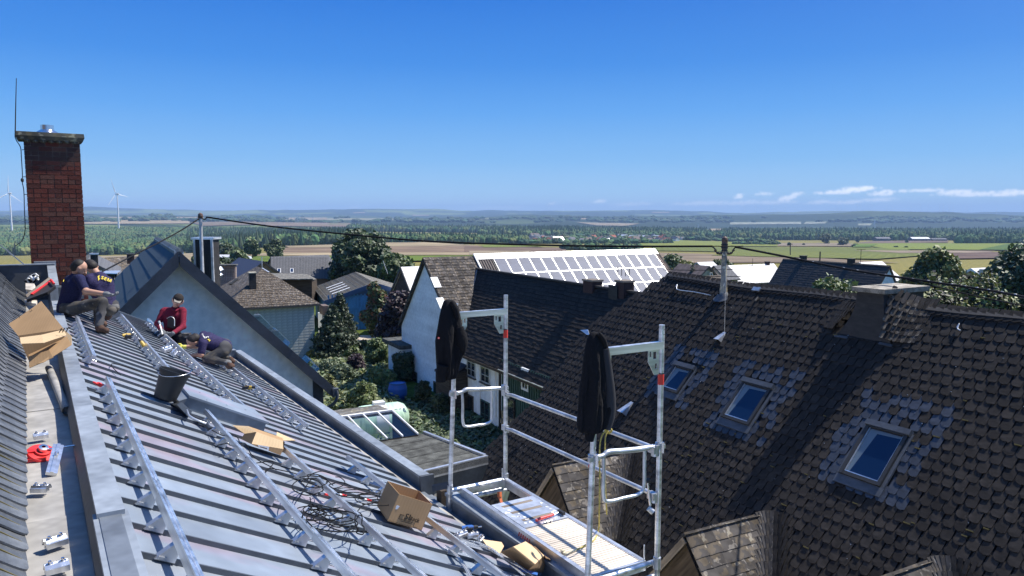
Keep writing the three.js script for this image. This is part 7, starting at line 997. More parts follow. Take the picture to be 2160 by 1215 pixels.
  // annex left of the gable and the pale sheet roof behind
  const an = thing('flat_annex', 'small white annex with a flat grey roof at the farmhouse gable', 'annex', at(830, 770, 46)); part('wall', mb().hexa(...[[-.5, -5.2], [-.5, -2.6], [2, -2.6], [2, -5.2]].map(([a, w]) => k(a, w, ground)), ...[[-.5, -5.2], [-.5, -2.6], [2, -2.6], [2, -5.2]].map(([a, w]) => k(a, w, CY - 7.85))), M.limewash, an); part('roof', mb().hexa(...[[-.75, -5.6], [-.75, -2.4], [2.2, -2.4], [2.2, -5.6]].map(([a, w]) => k(a, w, CY - 7.84)), ...[[-.75, -5.6], [-.75, -2.4], [2.2, -2.4], [2.2, -5.6]].map(([a, w]) => k(a, w, CY - 7.62))), M.bitumen, an);
  gabled('sheet_roof_shed', 'shed with a bright white ribbed sheet roof behind the farmhouse', at(845, 563, 60), FB.V, FB.U.clone().negate(), 9, 3, 2.8, .85, { wall: M.woodDark, roof: M.sheetWhite, verge: M.trimDark, ground: CY - 10.5, over: .15, cat: 'shed' });
}
// right: houses beyond the slate ridge
{
  const R = FB.V, C = FB.U.clone().negate();
  { const A = at(1532, 560, 100), h = gabled('white_roof_house', 'house whose big pale slate roof glares white behind the roof mast', A, R, C, 8.9, 4, 2.55, .9, { wall: M.slateDark, roof: M.glossRoof, ground: CY - 13 }), e = (a, s) => A.clone().addScaledVector(R, a).addScaledVector(C, s).add(V3(0, -.9 * s, 0)); tiles('slates', e(.05, 2.5), e(8.8, 2.5), e(8.8, .03), e(.05, .03), 16, 30, [M.glossRoof, M.glossRoof], h.t, { th: .025, seed: 41 }); chim('', '', A.clone().addScaledVector(R, 7.6).add(V3(0, -.3, 0)), .5, .5, .55, M.brickTop, M.trimDark, FB.V, h.t); part('aerial', mb().tube([e(4.6, .2), e(4.6, .2).add(V3(0, 1, 0))], .03, 5), M.frameDark, h.t); for (const a of [5.6, 7.4]) windowOn(h.t, A.clone().addScaledVector(R, a).addScaledVector(C, 2.32).add(V3(0, -3.1, 0)), R, .8, .9); }
  { const A = at(1645, 567, 108), h = gabled('green_roof_house', 'house with a green and purple roof behind the apple tree', A, R, C, 9.6, 3, 3.0, .85, { wall: M.brickWall, roof: M.roofGreen, verge: M.roofRed, ground: CY - 13 }), e = (a, s, l = .02) => A.clone().addScaledVector(R, a).addScaledVector(C, s).add(V3(0, -.85 * s + l * 1.3, 0)), r = rng(61); tiles('roof_tiles', e(.05, 2.95), e(9.5, 2.95), e(9.5, .05), e(.05, .05), 14, 26, [M.roofGreen, M.roofPurple, M.roofGreen], h.t, { th: .03, seed: 42 }); chim('', '', A.clone().addScaledVector(R, 2.4).add(V3(0, -.4, 0)), .6, .5, .7, M.brickTop, M.trimDark, FB.V, h.t);
    const g = gabled('gable_dormer_house', 'small white-edged gable with a window in front of the green roof', at(1720, 570, 101), FB.U, FB.V, 5, 3.3, 3, .95, { wall: M.brickWall, roof: M.roofGrey, verge: M.trimWhite, vh: .22, ground: CY - 13 }); windowOn(g.t, at(1718, 592, 101.2), FB.V, .75, .95, { cross: 0 }); }
  { const A = at(1878, 560, 66), h = gabled('dark_roof_house', 'house with a steep black slate roof and pale blue gable', A, FB.U, FB.V, 12, 5, 1.6, 1.25, { slopeR: 1.5, wall: M.limewash, roof: M.slateDark, roofL: M.slateDark, ground: CY - 11.5, over: .1 }); tiles('slates', A.clone().addScaledVector(FB.V, -5).add(V3(0, -6.25, 0)), A.clone().addScaledVector(FB.V, -5).add(V3(0, -6.25, 0)).addScaledVector(FB.U, 12), A.clone().addScaledVector(FB.U, 12), A.clone(), 30, 40, [M.slateDark, M.slateDark], h.t, { seed: 44 }); for (const u of [4, 9.5]) chim('', '', A.clone().addScaledVector(FB.U, u).add(V3(0, -.4, 0)), .5, .5, .75, M.slateDark, M.trimDark, FB.V, h.t); part('aerial', mb().tube([A.clone().addScaledVector(FB.U, 3), A.clone().addScaledVector(FB.U, 3).add(V3(0, 1.3, 0))], .025, 5).bar(A.clone().addScaledVector(FB.U, 3).add(V3(-.4, 1.3, 0)), A.clone().addScaledVector(FB.U, 3).add(V3(.4, 1.3, 0)), .03, .03), M.frameDark, h.t); part('service_mast', mb().tube([A.clone().addScaledVector(FB.U, 7.5), A.clone().addScaledVector(FB.U, 7.5).add(V3(0, .9, 0))], .06, 6), M.frameDark, h.t);
    gabled('pale_roof_house', 'white glaring roof just over the ridge of the black roof', at(1812, 553, 88), R, C, 4.2, 3, 3, .7, { wall: M.cream, roof: M.glossRoof, ground: CY - 12.5 }); }
  { const h = gabled('glare_roof_house', 'low house with a glaring white roof between the trees at right', at(2048, 566, 80), R, C, 5, 3, 2.6, .62, { wall: M.brickWall, roof: M.glossRoof, verge: M.trimWhite, ground: CY - 12 }); part('roof_dormer', mb().box(at(2083, 576, 79), FB.V.clone().multiplyScalar(.5), UPY.clone().multiplyScalar(.4), FB.U.clone().multiplyScalar(.6)), M.glossRoof, h.t); gabled('red_roof_house', 'small red-tiled roof under the dark tree at right', at(2078, 590, 62), R, C, 3, 2, 2, .6, { wall: M.cream, roof: M.roofRed, ground: CY - 11.5 }); }
  { gabled('green_house', 'pale green gabled house right of the solar barn', at(1404, 552, 92), FB.U, FB.V, 8, 3, 2.9, 1.0, { wall: M.greenWall, roof: M.roofRed, verge: M.trimDark, ground: CY - 12.5 }); const h = gabled('cream_house', 'small cream house with brown roof and dark verge before the roof mast', at(1496, 561, 82), FB.U, FB.V, 5, 2.1, 1.9, .85, { wall: M.cream, roof: M.roofBrown, verge: M.trimDark, vh: .16, ground: CY - 12 }); windowOn(h.t, at(1500, 579, 82.1), FB.V, .36, .42); gabled('brown_roof_house', 'low pale house with a flat brown roof left of the cream gable', at(1440, 568, 86), R, C, 4.2, 2, 2.2, .5, { wall: M.cream, roof: M.roofBrown, ground: CY - 12 }); gabled('pale_roof_house', 'small bright white roof behind the cream gable', at(1470, 553, 110), R, C, 3.2, 2, 2.2, .6, { wall: M.cream, roof: M.glossRoof, ground: CY - 13 }); gabled('grey_roof_house', 'small grey roof with a dark chimney pot just left of the roof mast', at(1505, 560, 95), R, C, 2.4, 2, 2.4, .7, { wall: M.cream, roof: M.roofGrey, ground: CY - 13 }); gabled('grey_roof_house', 'grey annex roof in front of the cream gable', at(1465, 583, 72), R, C, 3.6, 2, 1.6, .5, { wall: M.cream, roof: M.roofMoss[1], ground: CY - 12 }); }
}
// the yard below: flat felt roof, glass lean-to, gas tank
{
  const f = (x, y, h) => atH(x, y, h), h = -5.2, a = f(897, 996, h), b = f(1030, 964, h), c = f(897, 913, h), d = a.clone().add(c).sub(b), s = thing('felt_roof_shed', 'flat-roofed shed with bitumen felt and a zinc edge below our eaves', 'shed', V3(b.x, CY - 10.4, b.z)), X = b.clone().sub(a).normalize(), Z = c.clone().sub(b).normalize(), lo = (p, k) => p.clone().add(V3(0, k, 0)), A = a.clone().addScaledVector(X, -2.2), D = d.clone().addScaledVector(X, -2.2);
  part('felt_roof', mb().hexa(lo(A, -.12), lo(b, -.12), lo(c, -.12), lo(D, -.12), A, b, c, D), M.bitumen, s); for (let i = 1; i < 5; i++) { const p = A.clone().lerp(D, i / 5), q = b.clone().lerp(c, i / 5); part('felt_lap', mb().hexa(lo(p, 0), lo(q, 0), lo(q, 0).addScaledVector(Z, .12), lo(p, 0).addScaledVector(Z, .12), lo(p, .008), lo(q, .008), lo(q, .003).addScaledVector(Z, .12), lo(p, .003).addScaledVector(Z, .12)), M.bitumen, s); }
  part('zinc_edge', mb().hexa(lo(A, -.16), lo(b, -.16), lo(b, -.16).addScaledVector(Z, .07), lo(A, -.16).addScaledVector(Z, .07), lo(A, .03), lo(b, .03), lo(b, .03).addScaledVector(Z, .07), lo(A, .03).addScaledVector(Z, .07)).hexa(lo(b, -.16).addScaledVector(X, -.07).addScaledVector(Z, .071), lo(b, -.16).addScaledVector(Z, .071), lo(c, -.16), lo(c, -.16).addScaledVector(X, -.07), lo(b, .05).addScaledVector(X, -.07).addScaledVector(Z, .071), lo(b, .05).addScaledVector(Z, .071), lo(c, .05), lo(c, .05).addScaledVector(X, -.07)), M.galv, s);
  const wi = (p) => V3(p.x, CY - 10.4, p.z), i4 = [a.clone().addScaledVector(Z, .25).addScaledVector(X, -2), b.clone().addScaledVector(Z, .25).addScaledVector(X, -.3), c.clone().addScaledVector(Z, -.2).addScaledVector(X, -.3), d.clone().addScaledVector(Z, -.2).addScaledVector(X, -2)].map((p) => lo(p, -.13)); part('wall', mb().hexa(...i4.map(wi), ...i4), M.plaster, s); part('fascia', mb().hexa(lo(A, -.55).addScaledVector(Z, .1), lo(b, -.55).addScaledVector(Z, .1).addScaledVector(X, -.1), lo(b, -.55).addScaledVector(Z, .2).addScaledVector(X, -.1), lo(A, -.55).addScaledVector(Z, .2), lo(A, -.17).addScaledVector(Z, .02), lo(b, -.17).addScaledVector(Z, .02), lo(b, -.17).addScaledVector(Z, .2), lo(A, -.17).addScaledVector(Z, .2)), M.leadGrey, s);
  const g = thing('glass_lean_to', 'glazed lean-to roof with white glazing bars behind the parapet', 'conservatory', V3(c.x - 2, CY - 10.4, c.z)), tr = at(827, 867, 18.7), br = at(882, 917, 17.55), tl = tr.clone().addScaledVector(FB.V, -3.4), bl = br.clone().addScaledVector(FB.V, -3.4), nG = nOf([bl, br, tr]); const N = nG.y > 0 ? nG : nG.negate();
  for (let i = 0; i <= 9; i++) { const p = br.clone().lerp(bl, i / 9), q = tr.clone().lerp(tl, i / 9); part('glazing_bar', mb().bar(p.clone().addScaledVector(N, .02), q.clone().addScaledVector(N, .02), .028, .04, N), M.trimWhite, g); if (i < 9) { const p2 = br.clone().lerp(bl, (i + 1) / 9), q2 = tr.clone().lerp(tl, (i + 1) / 9); part('pane', mb().poly([p2, p, q, q2]), M.glassRoof, g); } }
  part('top_rail', mb().bar(tr.clone().addScaledVector(N, .02), tl.clone().addScaledVector(N, .02), .05, .05, N), M.trimWhite, g); part('back_roof', mb().hexa(...[tr, tl].flatMap((p) => [lo(p, -.08)]), lo(tl, -.25).addScaledVector(FB.U, 1.2), lo(tr, -.25).addScaledVector(FB.U, 1.2), lo(tr, .02), lo(tl, .02), lo(tl, -.12).addScaledVector(FB.U, 1.2), lo(tr, -.12).addScaledVector(FB.U, 1.2)), M.eternit, g);
  const dk = [bl, br, tr, tl].map((p) => lo(p, -.9)), gd = dk.map((p) => V3(p.x, CY - 10.4, p.z)); part('inner_floor', mb().poly(dk), M.bitumen, g); part('side_wall', mb().poly([gd[1], gd[2], tr, br]).poly([gd[2], gd[1], br, tr]).poly([gd[0], gd[1], br, bl]), M.woodDark, g); for (let i = 0; i < 5; i++) part('stored_box', mb().box(lo(bl.clone().lerp(br, .1 + .19 * i).lerp(tr.clone().lerp(tl, 1 - .1 - .19 * i), .4), -.72), FB.V.clone().multiplyScalar(.2), UPY.clone().multiplyScalar(.16), FB.U.clone().multiplyScalar(.2)), [M.fascia, M.galv, M.card, M.woodDark, M.leadGrey][i], g);
  const tk = thing('gas_tank', 'mint green gas tank lying behind the glazed lean-to', 'gas tank', at(826, 905, 30)), ax = FB.V.clone(), o = at(822, 880, 30.5), R0 = .6; part('tank_body', mb().lathe(o.clone().addScaledVector(ax, -1.6), ax, [[.01, 0], [.3, .06], [.5, .2], [.59, .4], [R0, .6], [R0, 1.8], [.59, 2.0], [.5, 2.2], [.3, 2.34], [.01, 2.4]], 36), M.tank, tk); part('valve_cover', mb().box(o.clone().addScaledVector(ax, -.45).add(V3(0, R0 + .02, 0)), ax.clone().multiplyScalar(.22), UPY.clone().multiplyScalar(.09), FB.U.clone().multiplyScalar(.18)), M.trimWhite, tk); for (const x of [-1.1, .2]) part('tank_foot', mb().box(o.clone().addScaledVector(ax, x).add(V3(0, -.7, 0)), ax.clone().multiplyScalar(.06), UPY.clone().multiplyScalar(.25), FB.U.clone().multiplyScalar(.4)), M.galv, tk); part('white_end', mb().cyl(o.clone().addScaledVector(ax, -.72), o.clone().addScaledVector(ax, -.2), R0 + .004, R0 + .004, 36), M.trimWhite, tk); const fn = FB.U.clone().multiplyScalar(-.86).add(V3(0, .5, 0)); lettering('lettering', 'TFA', .2, o.clone().addScaledVector(ax, .06).addScaledVector(fn, R0 + .006).add(V3(0, -.05, 0)), ax, UPY.clone().multiplyScalar(.86).addScaledVector(FB.U, .5), M.blueDark, tk, .006);
  for (const [n, l, x, y, m] of [['blue_barrel', 'blue rain barrel under the tall conifer', 720, 756, .35], ['blue_crate', 'dark blue crate by the shaded fence behind the gas tank', 839, 842, .5]]) { const p = gpx(x, y, 25), bt = thing(n, l, n.split('_')[1], p); part('barrel_body', mb().lathe(p, UPY, [[m * .8, 0], [m, .3], [m, .6], [m * .85, .85], [.01, .86]], 14), M.blueTool, bt); part('rim', mb().lathe(p.clone().add(V3(0, .84, 0)), UPY, [[m * .86, 0], [m * .92, .03], [m * .86, .06]], 14), M.blueDark, bt); }
  { const p = gpx(684, 757, 30), ts = thing('clay_tile_stack', 'stack of pale clay tiles in the garden by the shingle house', 'tiles', p); for (let i = 0; i < 4; i++) part('tile', mb().box(p.clone().add(V3((i % 2) * .06, .1 + i * .13, 0)), FB.V.clone().multiplyScalar(.55 - .08 * i), UPY.clone().multiplyScalar(.06), FB.U.clone().multiplyScalar(.4)), M.roofRed, ts); }
  struct('yard_paving', mb().poly([gpx(728, 722, 40), gpx(800, 721, 40), gpx(810, 708, 40), gpx(735, 708, 40)].map((p) => p.add(V3(0, .03, 0)))), M.gravel); struct('asphalt_lane', mb().poly([gpx(720, 737, 40), gpx(800, 735, 40), gpx(802, 723, 40), gpx(728, 724, 40)].map((p) => p.add(V3(0, .025, 0)))), M.asphalt); struct('field_track', mb().poly([gpx(535, 560, 90), gpx(560, 560, 90), gpx(566, 541, 90), gpx(556, 541, 90)].map((p) => p.add(V3(0, .3, 0)))), M.gravel);
}
// trees and bushes
{
  const B = (x, y, d) => { const p = at(x, y, d); return V3(p.x, land(p.x, p.z), p.z); }, hOf = (px, d) => px * d / FOC, G = GREENS;
  const P = (x, d) => B(x, 700, d);
  const top = (x, y, d) => at(x, y, d).y - B(x, y, d).y;         // height of a treetop over the ground
  { const d = 96, h = top(770, 490, d); tree('walnut_tree', 'big dark green tree standing behind the blue hall', P(766, d), { R: 4.3, H: h * .86, trunk: h * .14, n: 15000, leaf: .34, cols: G.dark.concat([G.mid[0]]), seed: 11, nl: 26 }); const d2 = 88, h2 = top(840, 528, d2); tree('maple_tree', 'lighter green tree right beside the big dark tree', P(843, d2), { R: 2.9, H: h2 * .85, trunk: h2 * .12, n: 8000, leaf: .28, cols: G.mid.concat([G.light[0]]), seed: 12, nl: 18 }); }
  for (const [x, y, R, l, c] of [[533, 547, 2.8, 'round green field tree left of two by the track', G.mid], [580, 549, 3.9, 'broad round field tree right of two by the track', G.dark.concat(G.mid)]]) { const p = gpx(x, y, 90), d = p.clone().sub(EYE).dot(FW); tree('field_tree', l, p, { R: hOf(x < 550 ? 18 : 24, d), H: hOf(x < 550 ? 32 : 38, d), trunk: hOf(x < 550 ? 8 : 3, d), n: 4200, leaf: hOf(3, d), cols: c, seed: x }); }
  [[458, 520, 170, 5], [476, 517, 185, 5.2], [494, 524, 160, 3.6], [446, 532, 140, 3], [507, 533, 150, 2.6], [470, 545, 130, 2.4]].forEach(([x, y, d, R], i) => { const h = top(x, y, d); tree('dark_tree', ['dark tree second from the left by the slate stack', 'tallest dark tree behind the low pale building', 'dark tree right of the low pale building', 'small dark tree at the slate stack', 'rounded yellowish tree right of the dark trees', 'small bush tree before the low pale building'][i], P(x, d), { R, H: h * .9, trunk: h * .1, n: 2600, leaf: .6, cols: i === 4 ? G.mid : G.dark, seed: 30 + i }, undefined); });
  conifer('conifer', 'tall narrow dark conifer, the taller of twins before the blue hall', P(719, 51), top(719, 617, 51), 1.55, 9000, 61); conifer('conifer', 'broader lower conifer, left of twins before the blue hall', P(703, 50), top(704, 641, 50), 1.75, 9000, 62);
  { const d = 57, h = top(802, 606, d); tree('red_tipped_tree', 'slim tree with reddish top and green foot before the blue hall', P(797, d), { R: 1.25, H: h * .92, trunk: .4, n: 6500, leaf: .17, cols: G.red.concat(G.mid), seed: 63, nl: 20 }); const d2 = 53, h2 = top(842, 622, d2); tree('copper_beech', 'dark purple-leaved tree at the white farmhouse gable', P(842, d2), { R: 1.75, H: h2 * .95, trunk: .3, n: 8500, leaf: .16, cols: G.purple, seed: 64, nl: 22 }); }
  const bush = (l, x, y, wpx, hpx, c, n, o = {}) => { const p = o.d ? P(x, o.d) : gpx(x, y, 14), d = p.clone().sub(EYE).dot(FW); return tree(o.name ?? 'bush', l, p, { R: hOf(wpx / 2, d), H: hOf(hpx, d), trunk: .05, n, leaf: o.leaf ?? hOf(4.2, d), cols: c, seed: x + y, cat: o.cat ?? 'bush', nl: o.nl ?? 14, limbs: 4, flat: o.flat ?? .4, tr: .05 }, o.group); };
  bush('big feathery bright green bush beside the downpipe', 768, 866, 78, 56, G.light, 6500, { flat: .9 }); bush('low round bush left of the feathery bush', 738, 880, 34, 26, G.mid, 2000); bush('leafy green shrub between the conifers and the annex', 795, 775, 66, 58, G.mid.concat(G.light), 5000); bush('yellow-green shrub left of the gable wall', 805, 818, 70, 42, G.yellow.concat(G.light), 4500); bush('dark shrub against the white gable wall', 852, 805, 56, 66, G.dark, 4200); bush('purple-brown shrub in the middle of the garden', 752, 790, 44, 40, G.purple, 2600); bush('grey-green shrub by the garden fence', 722, 812, 60, 46, G.grey, 4000); bush('grey-green perennials behind the verge end', 690, 790, 50, 30, G.grey, 3000); bush('golden flowering bush at the shingle house corner', 660, 762, 30, 22, G.gold, 1800); bush('pale ornamental grass under the verge end', 690, 835, 44, 42, G.yellow, 3200, { flat: 1.2 }); bush('small bright shrub below the tall conifer', 745, 762, 40, 30, G.light, 2200); bush('green shrub right of the conifers', 765, 745, 40, 24, G.mid, 2000);
  bush('dark shrub at the foot of the gable by the door', 893, 850, 40, 46, G.dark, 2600); bush('dark climbing shrub before the farmhouse door', 930, 872, 44, 40, G.dark, 2600);
  bush('variegated shrub beside the felt roof shed', 884, 935, 52, 62, G.grey.concat(G.light), 4200, { d: 20.5, leaf: .09 }); bush('light green young tree between scaffold and green cladding', 1046, 990, 74, 105, G.light.concat(G.yellow), 3800, { d: 21, leaf: .12 }); bush('small green sapling left of the far right pole', 980, 960, 26, 80, G.mid, 1300, { d: 23, leaf: .1 }); bush('vine tendrils at the white farmhouse corner', 1050, 900, 30, 50, G.dark, 900, { d: 29, leaf: .14 });
  { const d = 25, h = top(1765, 590, d); tree('apple_tree', 'apple tree rising behind the slate ridge left of the slate chimney', P(1760, d), { R: 1.35, H: 2.7, trunk: h - 2.75, n: 8000, leaf: .085, cols: G.mid.concat(G.light), seed: 71, nl: 26 }); }
  { const d = 70, h = top(1965, 530, d); tree('maple_tree', 'big round yellow-green tree right of the black roof house', P(1966, d), { R: 2.75, H: h * .75, trunk: h * .27, n: 9500, leaf: .24, cols: G.yellow.concat(G.mid), seed: 72, nl: 26 }); }
  [[1960, 588, 30, 1.5, 7000], [2045, 575, 34, 1.9, 7500], [2095, 608, 28, 1.1, 4500], [1915, 622, 27, .8, 2600]].forEach(([x, y, d, R, n], i) => { const h = top(x, y, d); tree('fruit_tree', ['leafy fruit tree right of the slate chimney', 'tallest fruit tree between the round tree and the dark tree', 'fruit tree at the slate ridge near the right edge', 'low fruit tree just behind the slate chimney'][i], P(x, d), { R, H: Math.min(h * .8, R * 2.4), trunk: h - Math.min(h * .8, R * 2.4), n, leaf: .10, cols: G.light.concat(G.yellow, G.mid[0]), seed: 80 + i, nl: 22 }); });
  { const d = 44, h = top(2150, 522, d); tree('lime_tree', 'big dark tree cut by the right edge of the view', P(2140, d), { R: 2.3, H: h * .8, trunk: h * .2, n: 11000, leaf: .17, cols: G.dark, seed: 90, nl: 30 }); }
  conifer('conifer', 'small dark conifer before the cream house', P(1458, 84), top(1458, 556, 84), .95, 2200, 91); [[1420, 538, 130, 3.2, 'leafy tree behind the pale green house'], [1448, 545, 120, 2.4, 'yellow-green tree beside the pale green house'], [1508, 547, 170, 1.9, 'small round tree left of the roof mast'], [1528, 548, 170, 1.7, 'small round tree behind the roof mast'], [1650, 560, 130, 1.6, 'small tree between the white roof and the green roof'], [1690, 558, 150, 1.6, 'small tree behind the green roof'], [1720, 556, 150, 1.5, 'small tree behind the green roof, right of another']].forEach(([x, y, d, R, l], i) => { const h = top(x, y, d); tree('garden_tree', l, P(x, d), { R, H: h * .85, trunk: h * .15, n: 2000, leaf: .35, cols: i === 1 ? G.yellow : G.mid, seed: 100 + i }); });
  [[1741, 515, 26, 22, 'broad dense bush clump in the far green field'], [1778, 518, 32, 17, 'dark bush clump right of the broad one'], [1809, 512, 10, 12, 'single small tree right of the bush clumps'], [1800, 521, 8, 4, 'low bush beside the dark clump'], [1890, 523, 9, 3, 'flat bush in the bright green field, left'], [1911, 523.5, 8, 3, 'flat bush in the bright green field, right'], [1664, 519, 8, 7, 'small square hedge tree in the stubble'], [1912, 513, 5, 6, 'slim small tree before the farm halls'], [1695, 518, 6, 3, 'tiny bush in the stubble field']].forEach(([x, y, w, hp, l], i) => { const p = gpx(x, y, 90), d = p.clone().sub(EYE).dot(FW); tree('field_bush', l, p, { R: hOf(w / 2, d), H: hOf(hp, d), trunk: hOf(.5, d), n: 1400, leaf: hOf(1.6, d), cols: G.dark.concat(G.mid), seed: 120 + i, cat: 'bush', limbs: 3, nl: 9 }); });
  // low plants nobody could count
  { const r = rng(140), L = []; for (let i = 0; i < 260; i++) { const p = gpx(655 + r() * 170, 735 + r() * 130, 20); if (p) L.push([p.x, p.y + .15, p.z, .5 + .5 * r(), .2 + .25 * r(), .5 + .5 * r()]); } const m = shadowed(new THREE.Mesh(leafCloud(L, 26000, .16, G.light.concat(G.mid, G.yellow, G.grey), 141, .9), LEAF)); m.name = 'garden_plants'; stuff(m, 1, 'low green vegetable and flower plants covering the garden', 'plants'); scene.add(m);
    const L2 = []; for (let i = 0; i < 240; i++) { const p = gpx(830 + r() * 250, 850 + r() * 120, 18); if (p) L2.push([p.x, p.y + .05, p.z, .6 + .6 * r(), .1 + .14 * r(), .6 + .6 * r()]); } const m2 = shadowed(new THREE.Mesh(leafCloud(L2, 16000, .13, G.mid.concat(G.dark), 142, 1), LEAF)); m2.name = 'long_grass'; stuff(m2, 1, 'long grass in the shaded yard before the farmhouse', 'grass'); scene.add(m2); }
}
// ---------------------------------------------------------------- far away: wind turbines, the distant village, farm halls, pylons
function turbine(label, foot, H, Lb, face, spin, group) {
  const t = thing('wind_turbine', label, 'wind turbine', foot, group), hub = foot.clone().add(V3(0, H, 0)), F = V3(Math.sin(face), 0, -Math.cos(face)), S = F.clone().cross(UPY), hc = hub.clone().addScaledVector(F, H * .045);
  part('tower', mb().tube([foot.clone().add(V3(0, -3, 0)), foot.clone().lerp(hub, .5), hub], [H * .024, H * .019, H * .012], 14), M.turbine, t); part('nacelle', mb().tube([hub.clone().addScaledVector(F, -H * .06), hub.clone().addScaledVector(F, -H * .055), hub.clone().addScaledVector(F, H * .03)], [H * .008, H * .02, H * .018], 10), M.turbine, t); part('hub', mb().lathe(hc.clone().addScaledVector(F, -H * .015), F, [[H * .015, 0], [H * .017, H * .015], [.01, H * .04]], 10), M.turbine, t);
  for (let k = 0; k < 3; k++) { const a = spin + k * 2.0944, d = UPY.clone().multiplyScalar(Math.cos(a)).addScaledVector(S, Math.sin(a)), w = d.clone().cross(F), b = mb(), st = [[0, .012, .012], [.06, .013, .012], [.18, .036, .010], [.5, .024, .006], [.85, .012, .003], [1, .003, .001]].map(([s, c, h]) => { const o = hc.clone().addScaledVector(d, s * Lb), tw = lerp(.5, .05, s), x = w.clone().multiplyScalar(Math.cos(tw)).addScaledVector(F, Math.sin(tw)), y = x.clone().cross(d), C = c * Lb * 1.6, T = h * Lb * 1.6; return [o.clone().addScaledVector(x, -C * .4), o.clone().addScaledVector(y, T), o.clone().addScaledVector(x, C * .6), o.clone().addScaledVector(y, -T)]; }); for (let i = 0; i < st.length - 1; i++) for (let j = 0; j < 4; j++) { const m = (j + 1) % 4; b.poly([st[i][j], st[i][m], st[i + 1][m], st[i + 1][j]]); } part('blade', b, M.turbine, t); }
  return t;
}
{
  const T1 = (l, x, yb, yh, d, Lpx, face, spin) => { const f = at(x, yb, d); f.y = Math.min(f.y, land(f.x, f.z) + 4); const top = at(x, yh, d); return turbine(l, f, top.y - f.y, Lpx * d / FOC, face, spin); };
  T1('white wind turbine standing between chimney and plaster gable', 251, 487, 409, 2000, 34, -1.25, -.34); T1('white wind turbine at the left edge beside the chimney', 25, 484, 408, 1900, 37, -1.2, .06); T1('wind turbine mostly hidden behind the brick chimney', 78, 486, 404, 2100, 40, -.2, 1.62); T1('wind turbine outside the left edge, only a blade tip in view', -32, 480, 362, 1500, 52, .2, 1.02);
  const r = rng(160), xs = [1571, 1594, 1622, 1632, 1656, 1767, 1774, 1782, 1809, 1815, 1833, 1839, 1870, 1882, 1921, 1941, 1957, 1962, 1981, 1989, 2001, 2003, 2010, 2025, 2036, 2040, 2048, 2070, 2074, 1325, 1344, 1364, 1158, 1188, 1228]; let proto = null;
  xs.forEach((x, i) => { const d = 11200, p0 = at(x, 450, d), p = V3(p0.x, land(p0.x, p0.z), p0.z); if (!proto) { proto = turbine('tiny wind turbine on the hazy ridge at the horizon', p, 92, 46, -.9, .3, 'tiny wind turbines along the horizon'); return; } const c = proto.clone(); c.name = numbered('wind_turbine'); c.position.copy(p); c.scale.setScalar(.7 + .5 * r()); scene.add(c); });
  T1('somewhat nearer dark-looking turbine on the ridge at far right', 2102, 459, 444, 6000, 8, -.6, .5);
  // pylons
  [[1844, 482, 463, 3500], [1473, 489, 473, 3800], [628, 470, 452, 4300], [660, 470, 453, 4400], [2050, 479, 464, 5000]].forEach(([x, y, yt, d], i) => { const f = at(x, y, d), q = at(x, yt, d), H = q.y - f.y, t = thing('pylon', 'lattice power pylon, ' + ['before the big hill at right', 'above the village forest', 'left of two in the far left fields', 'right of two in the far left fields', 'near the right edge'][i], 'pylon', f), P = (a, b, k) => f.clone().add(V3(a * H, b * H, k * H)); for (const [sx, sz] of [[1, 1], [1, -1], [-1, 1], [-1, -1]]) part('leg', mb().bar(P(.08 * sx, -.1, .08 * sz), P(.012 * sx, 1, .012 * sz), H * .014, H * .014), M.galv, t); for (const [h, w] of [[.68, .22], [.82, .17], [.95, .1]]) part('cross_arm', mb().bar(P(-w, h, 0), P(w, h, 0), H * .02, H * .02), M.galv, t); });
  // the distant village
  const G = 'small houses of the distant village', mk = (wall, roof, L, W, label) => { const o = V3(0, 0, 0), A = V3(0, 7.5, -L / 2 * 0), t = gabled('village_house', label, V3(0, 7.6, L / 2), V3(0, 0, -1), V3(1, 0, 0), L, W / 2, W / 2, .85, { wall, roof, roofL: roof, ground: 0, over: .3, eo: .3, group: G }).t; scene.remove(t); t.children.forEach((c) => c.geometry.translate(t.position.x, t.position.y, t.position.z)); return t; };
  const protos = [mk(M.trimWhite, M.roofGrey, 11, 9, 'small white house with a grey roof in the distant village'), mk(M.cream, M.roofBrown, 12, 9, 'small cream house with a brown roof in the distant village'), mk(M.trimWhite, M.roofBlue, 10, 8, 'small white house with a dark roof in the distant village'), mk(M.brickWall, M.roofRed, 11, 9, 'small brick house with a red roof in the distant village'), mk(M.trimWhite, M.sheetWhite, 16, 11, 'pale hall with a bright roof in the distant village')]; const seen = {};
  for (let i = 0; i < 84; i++) { const x = i < 64 ? 1120 + r() * 290 : 1330 + r() * 110, y = 499.5 + r() * 12.5, p = gpx(x, y, 600); if (!p) continue; const k = Math.floor(r() * 4.4), c = protos[k].clone(); delete used['village_house' + k]; c.name = numbered('village_house'); c.position.copy(p).add(V3(0, -.4, 0)); c.rotation.y = (r() > .5 ? .5 : -1.07) + r() * .3; c.scale.setScalar(.85 + .45 * r()); scene.add(c); }
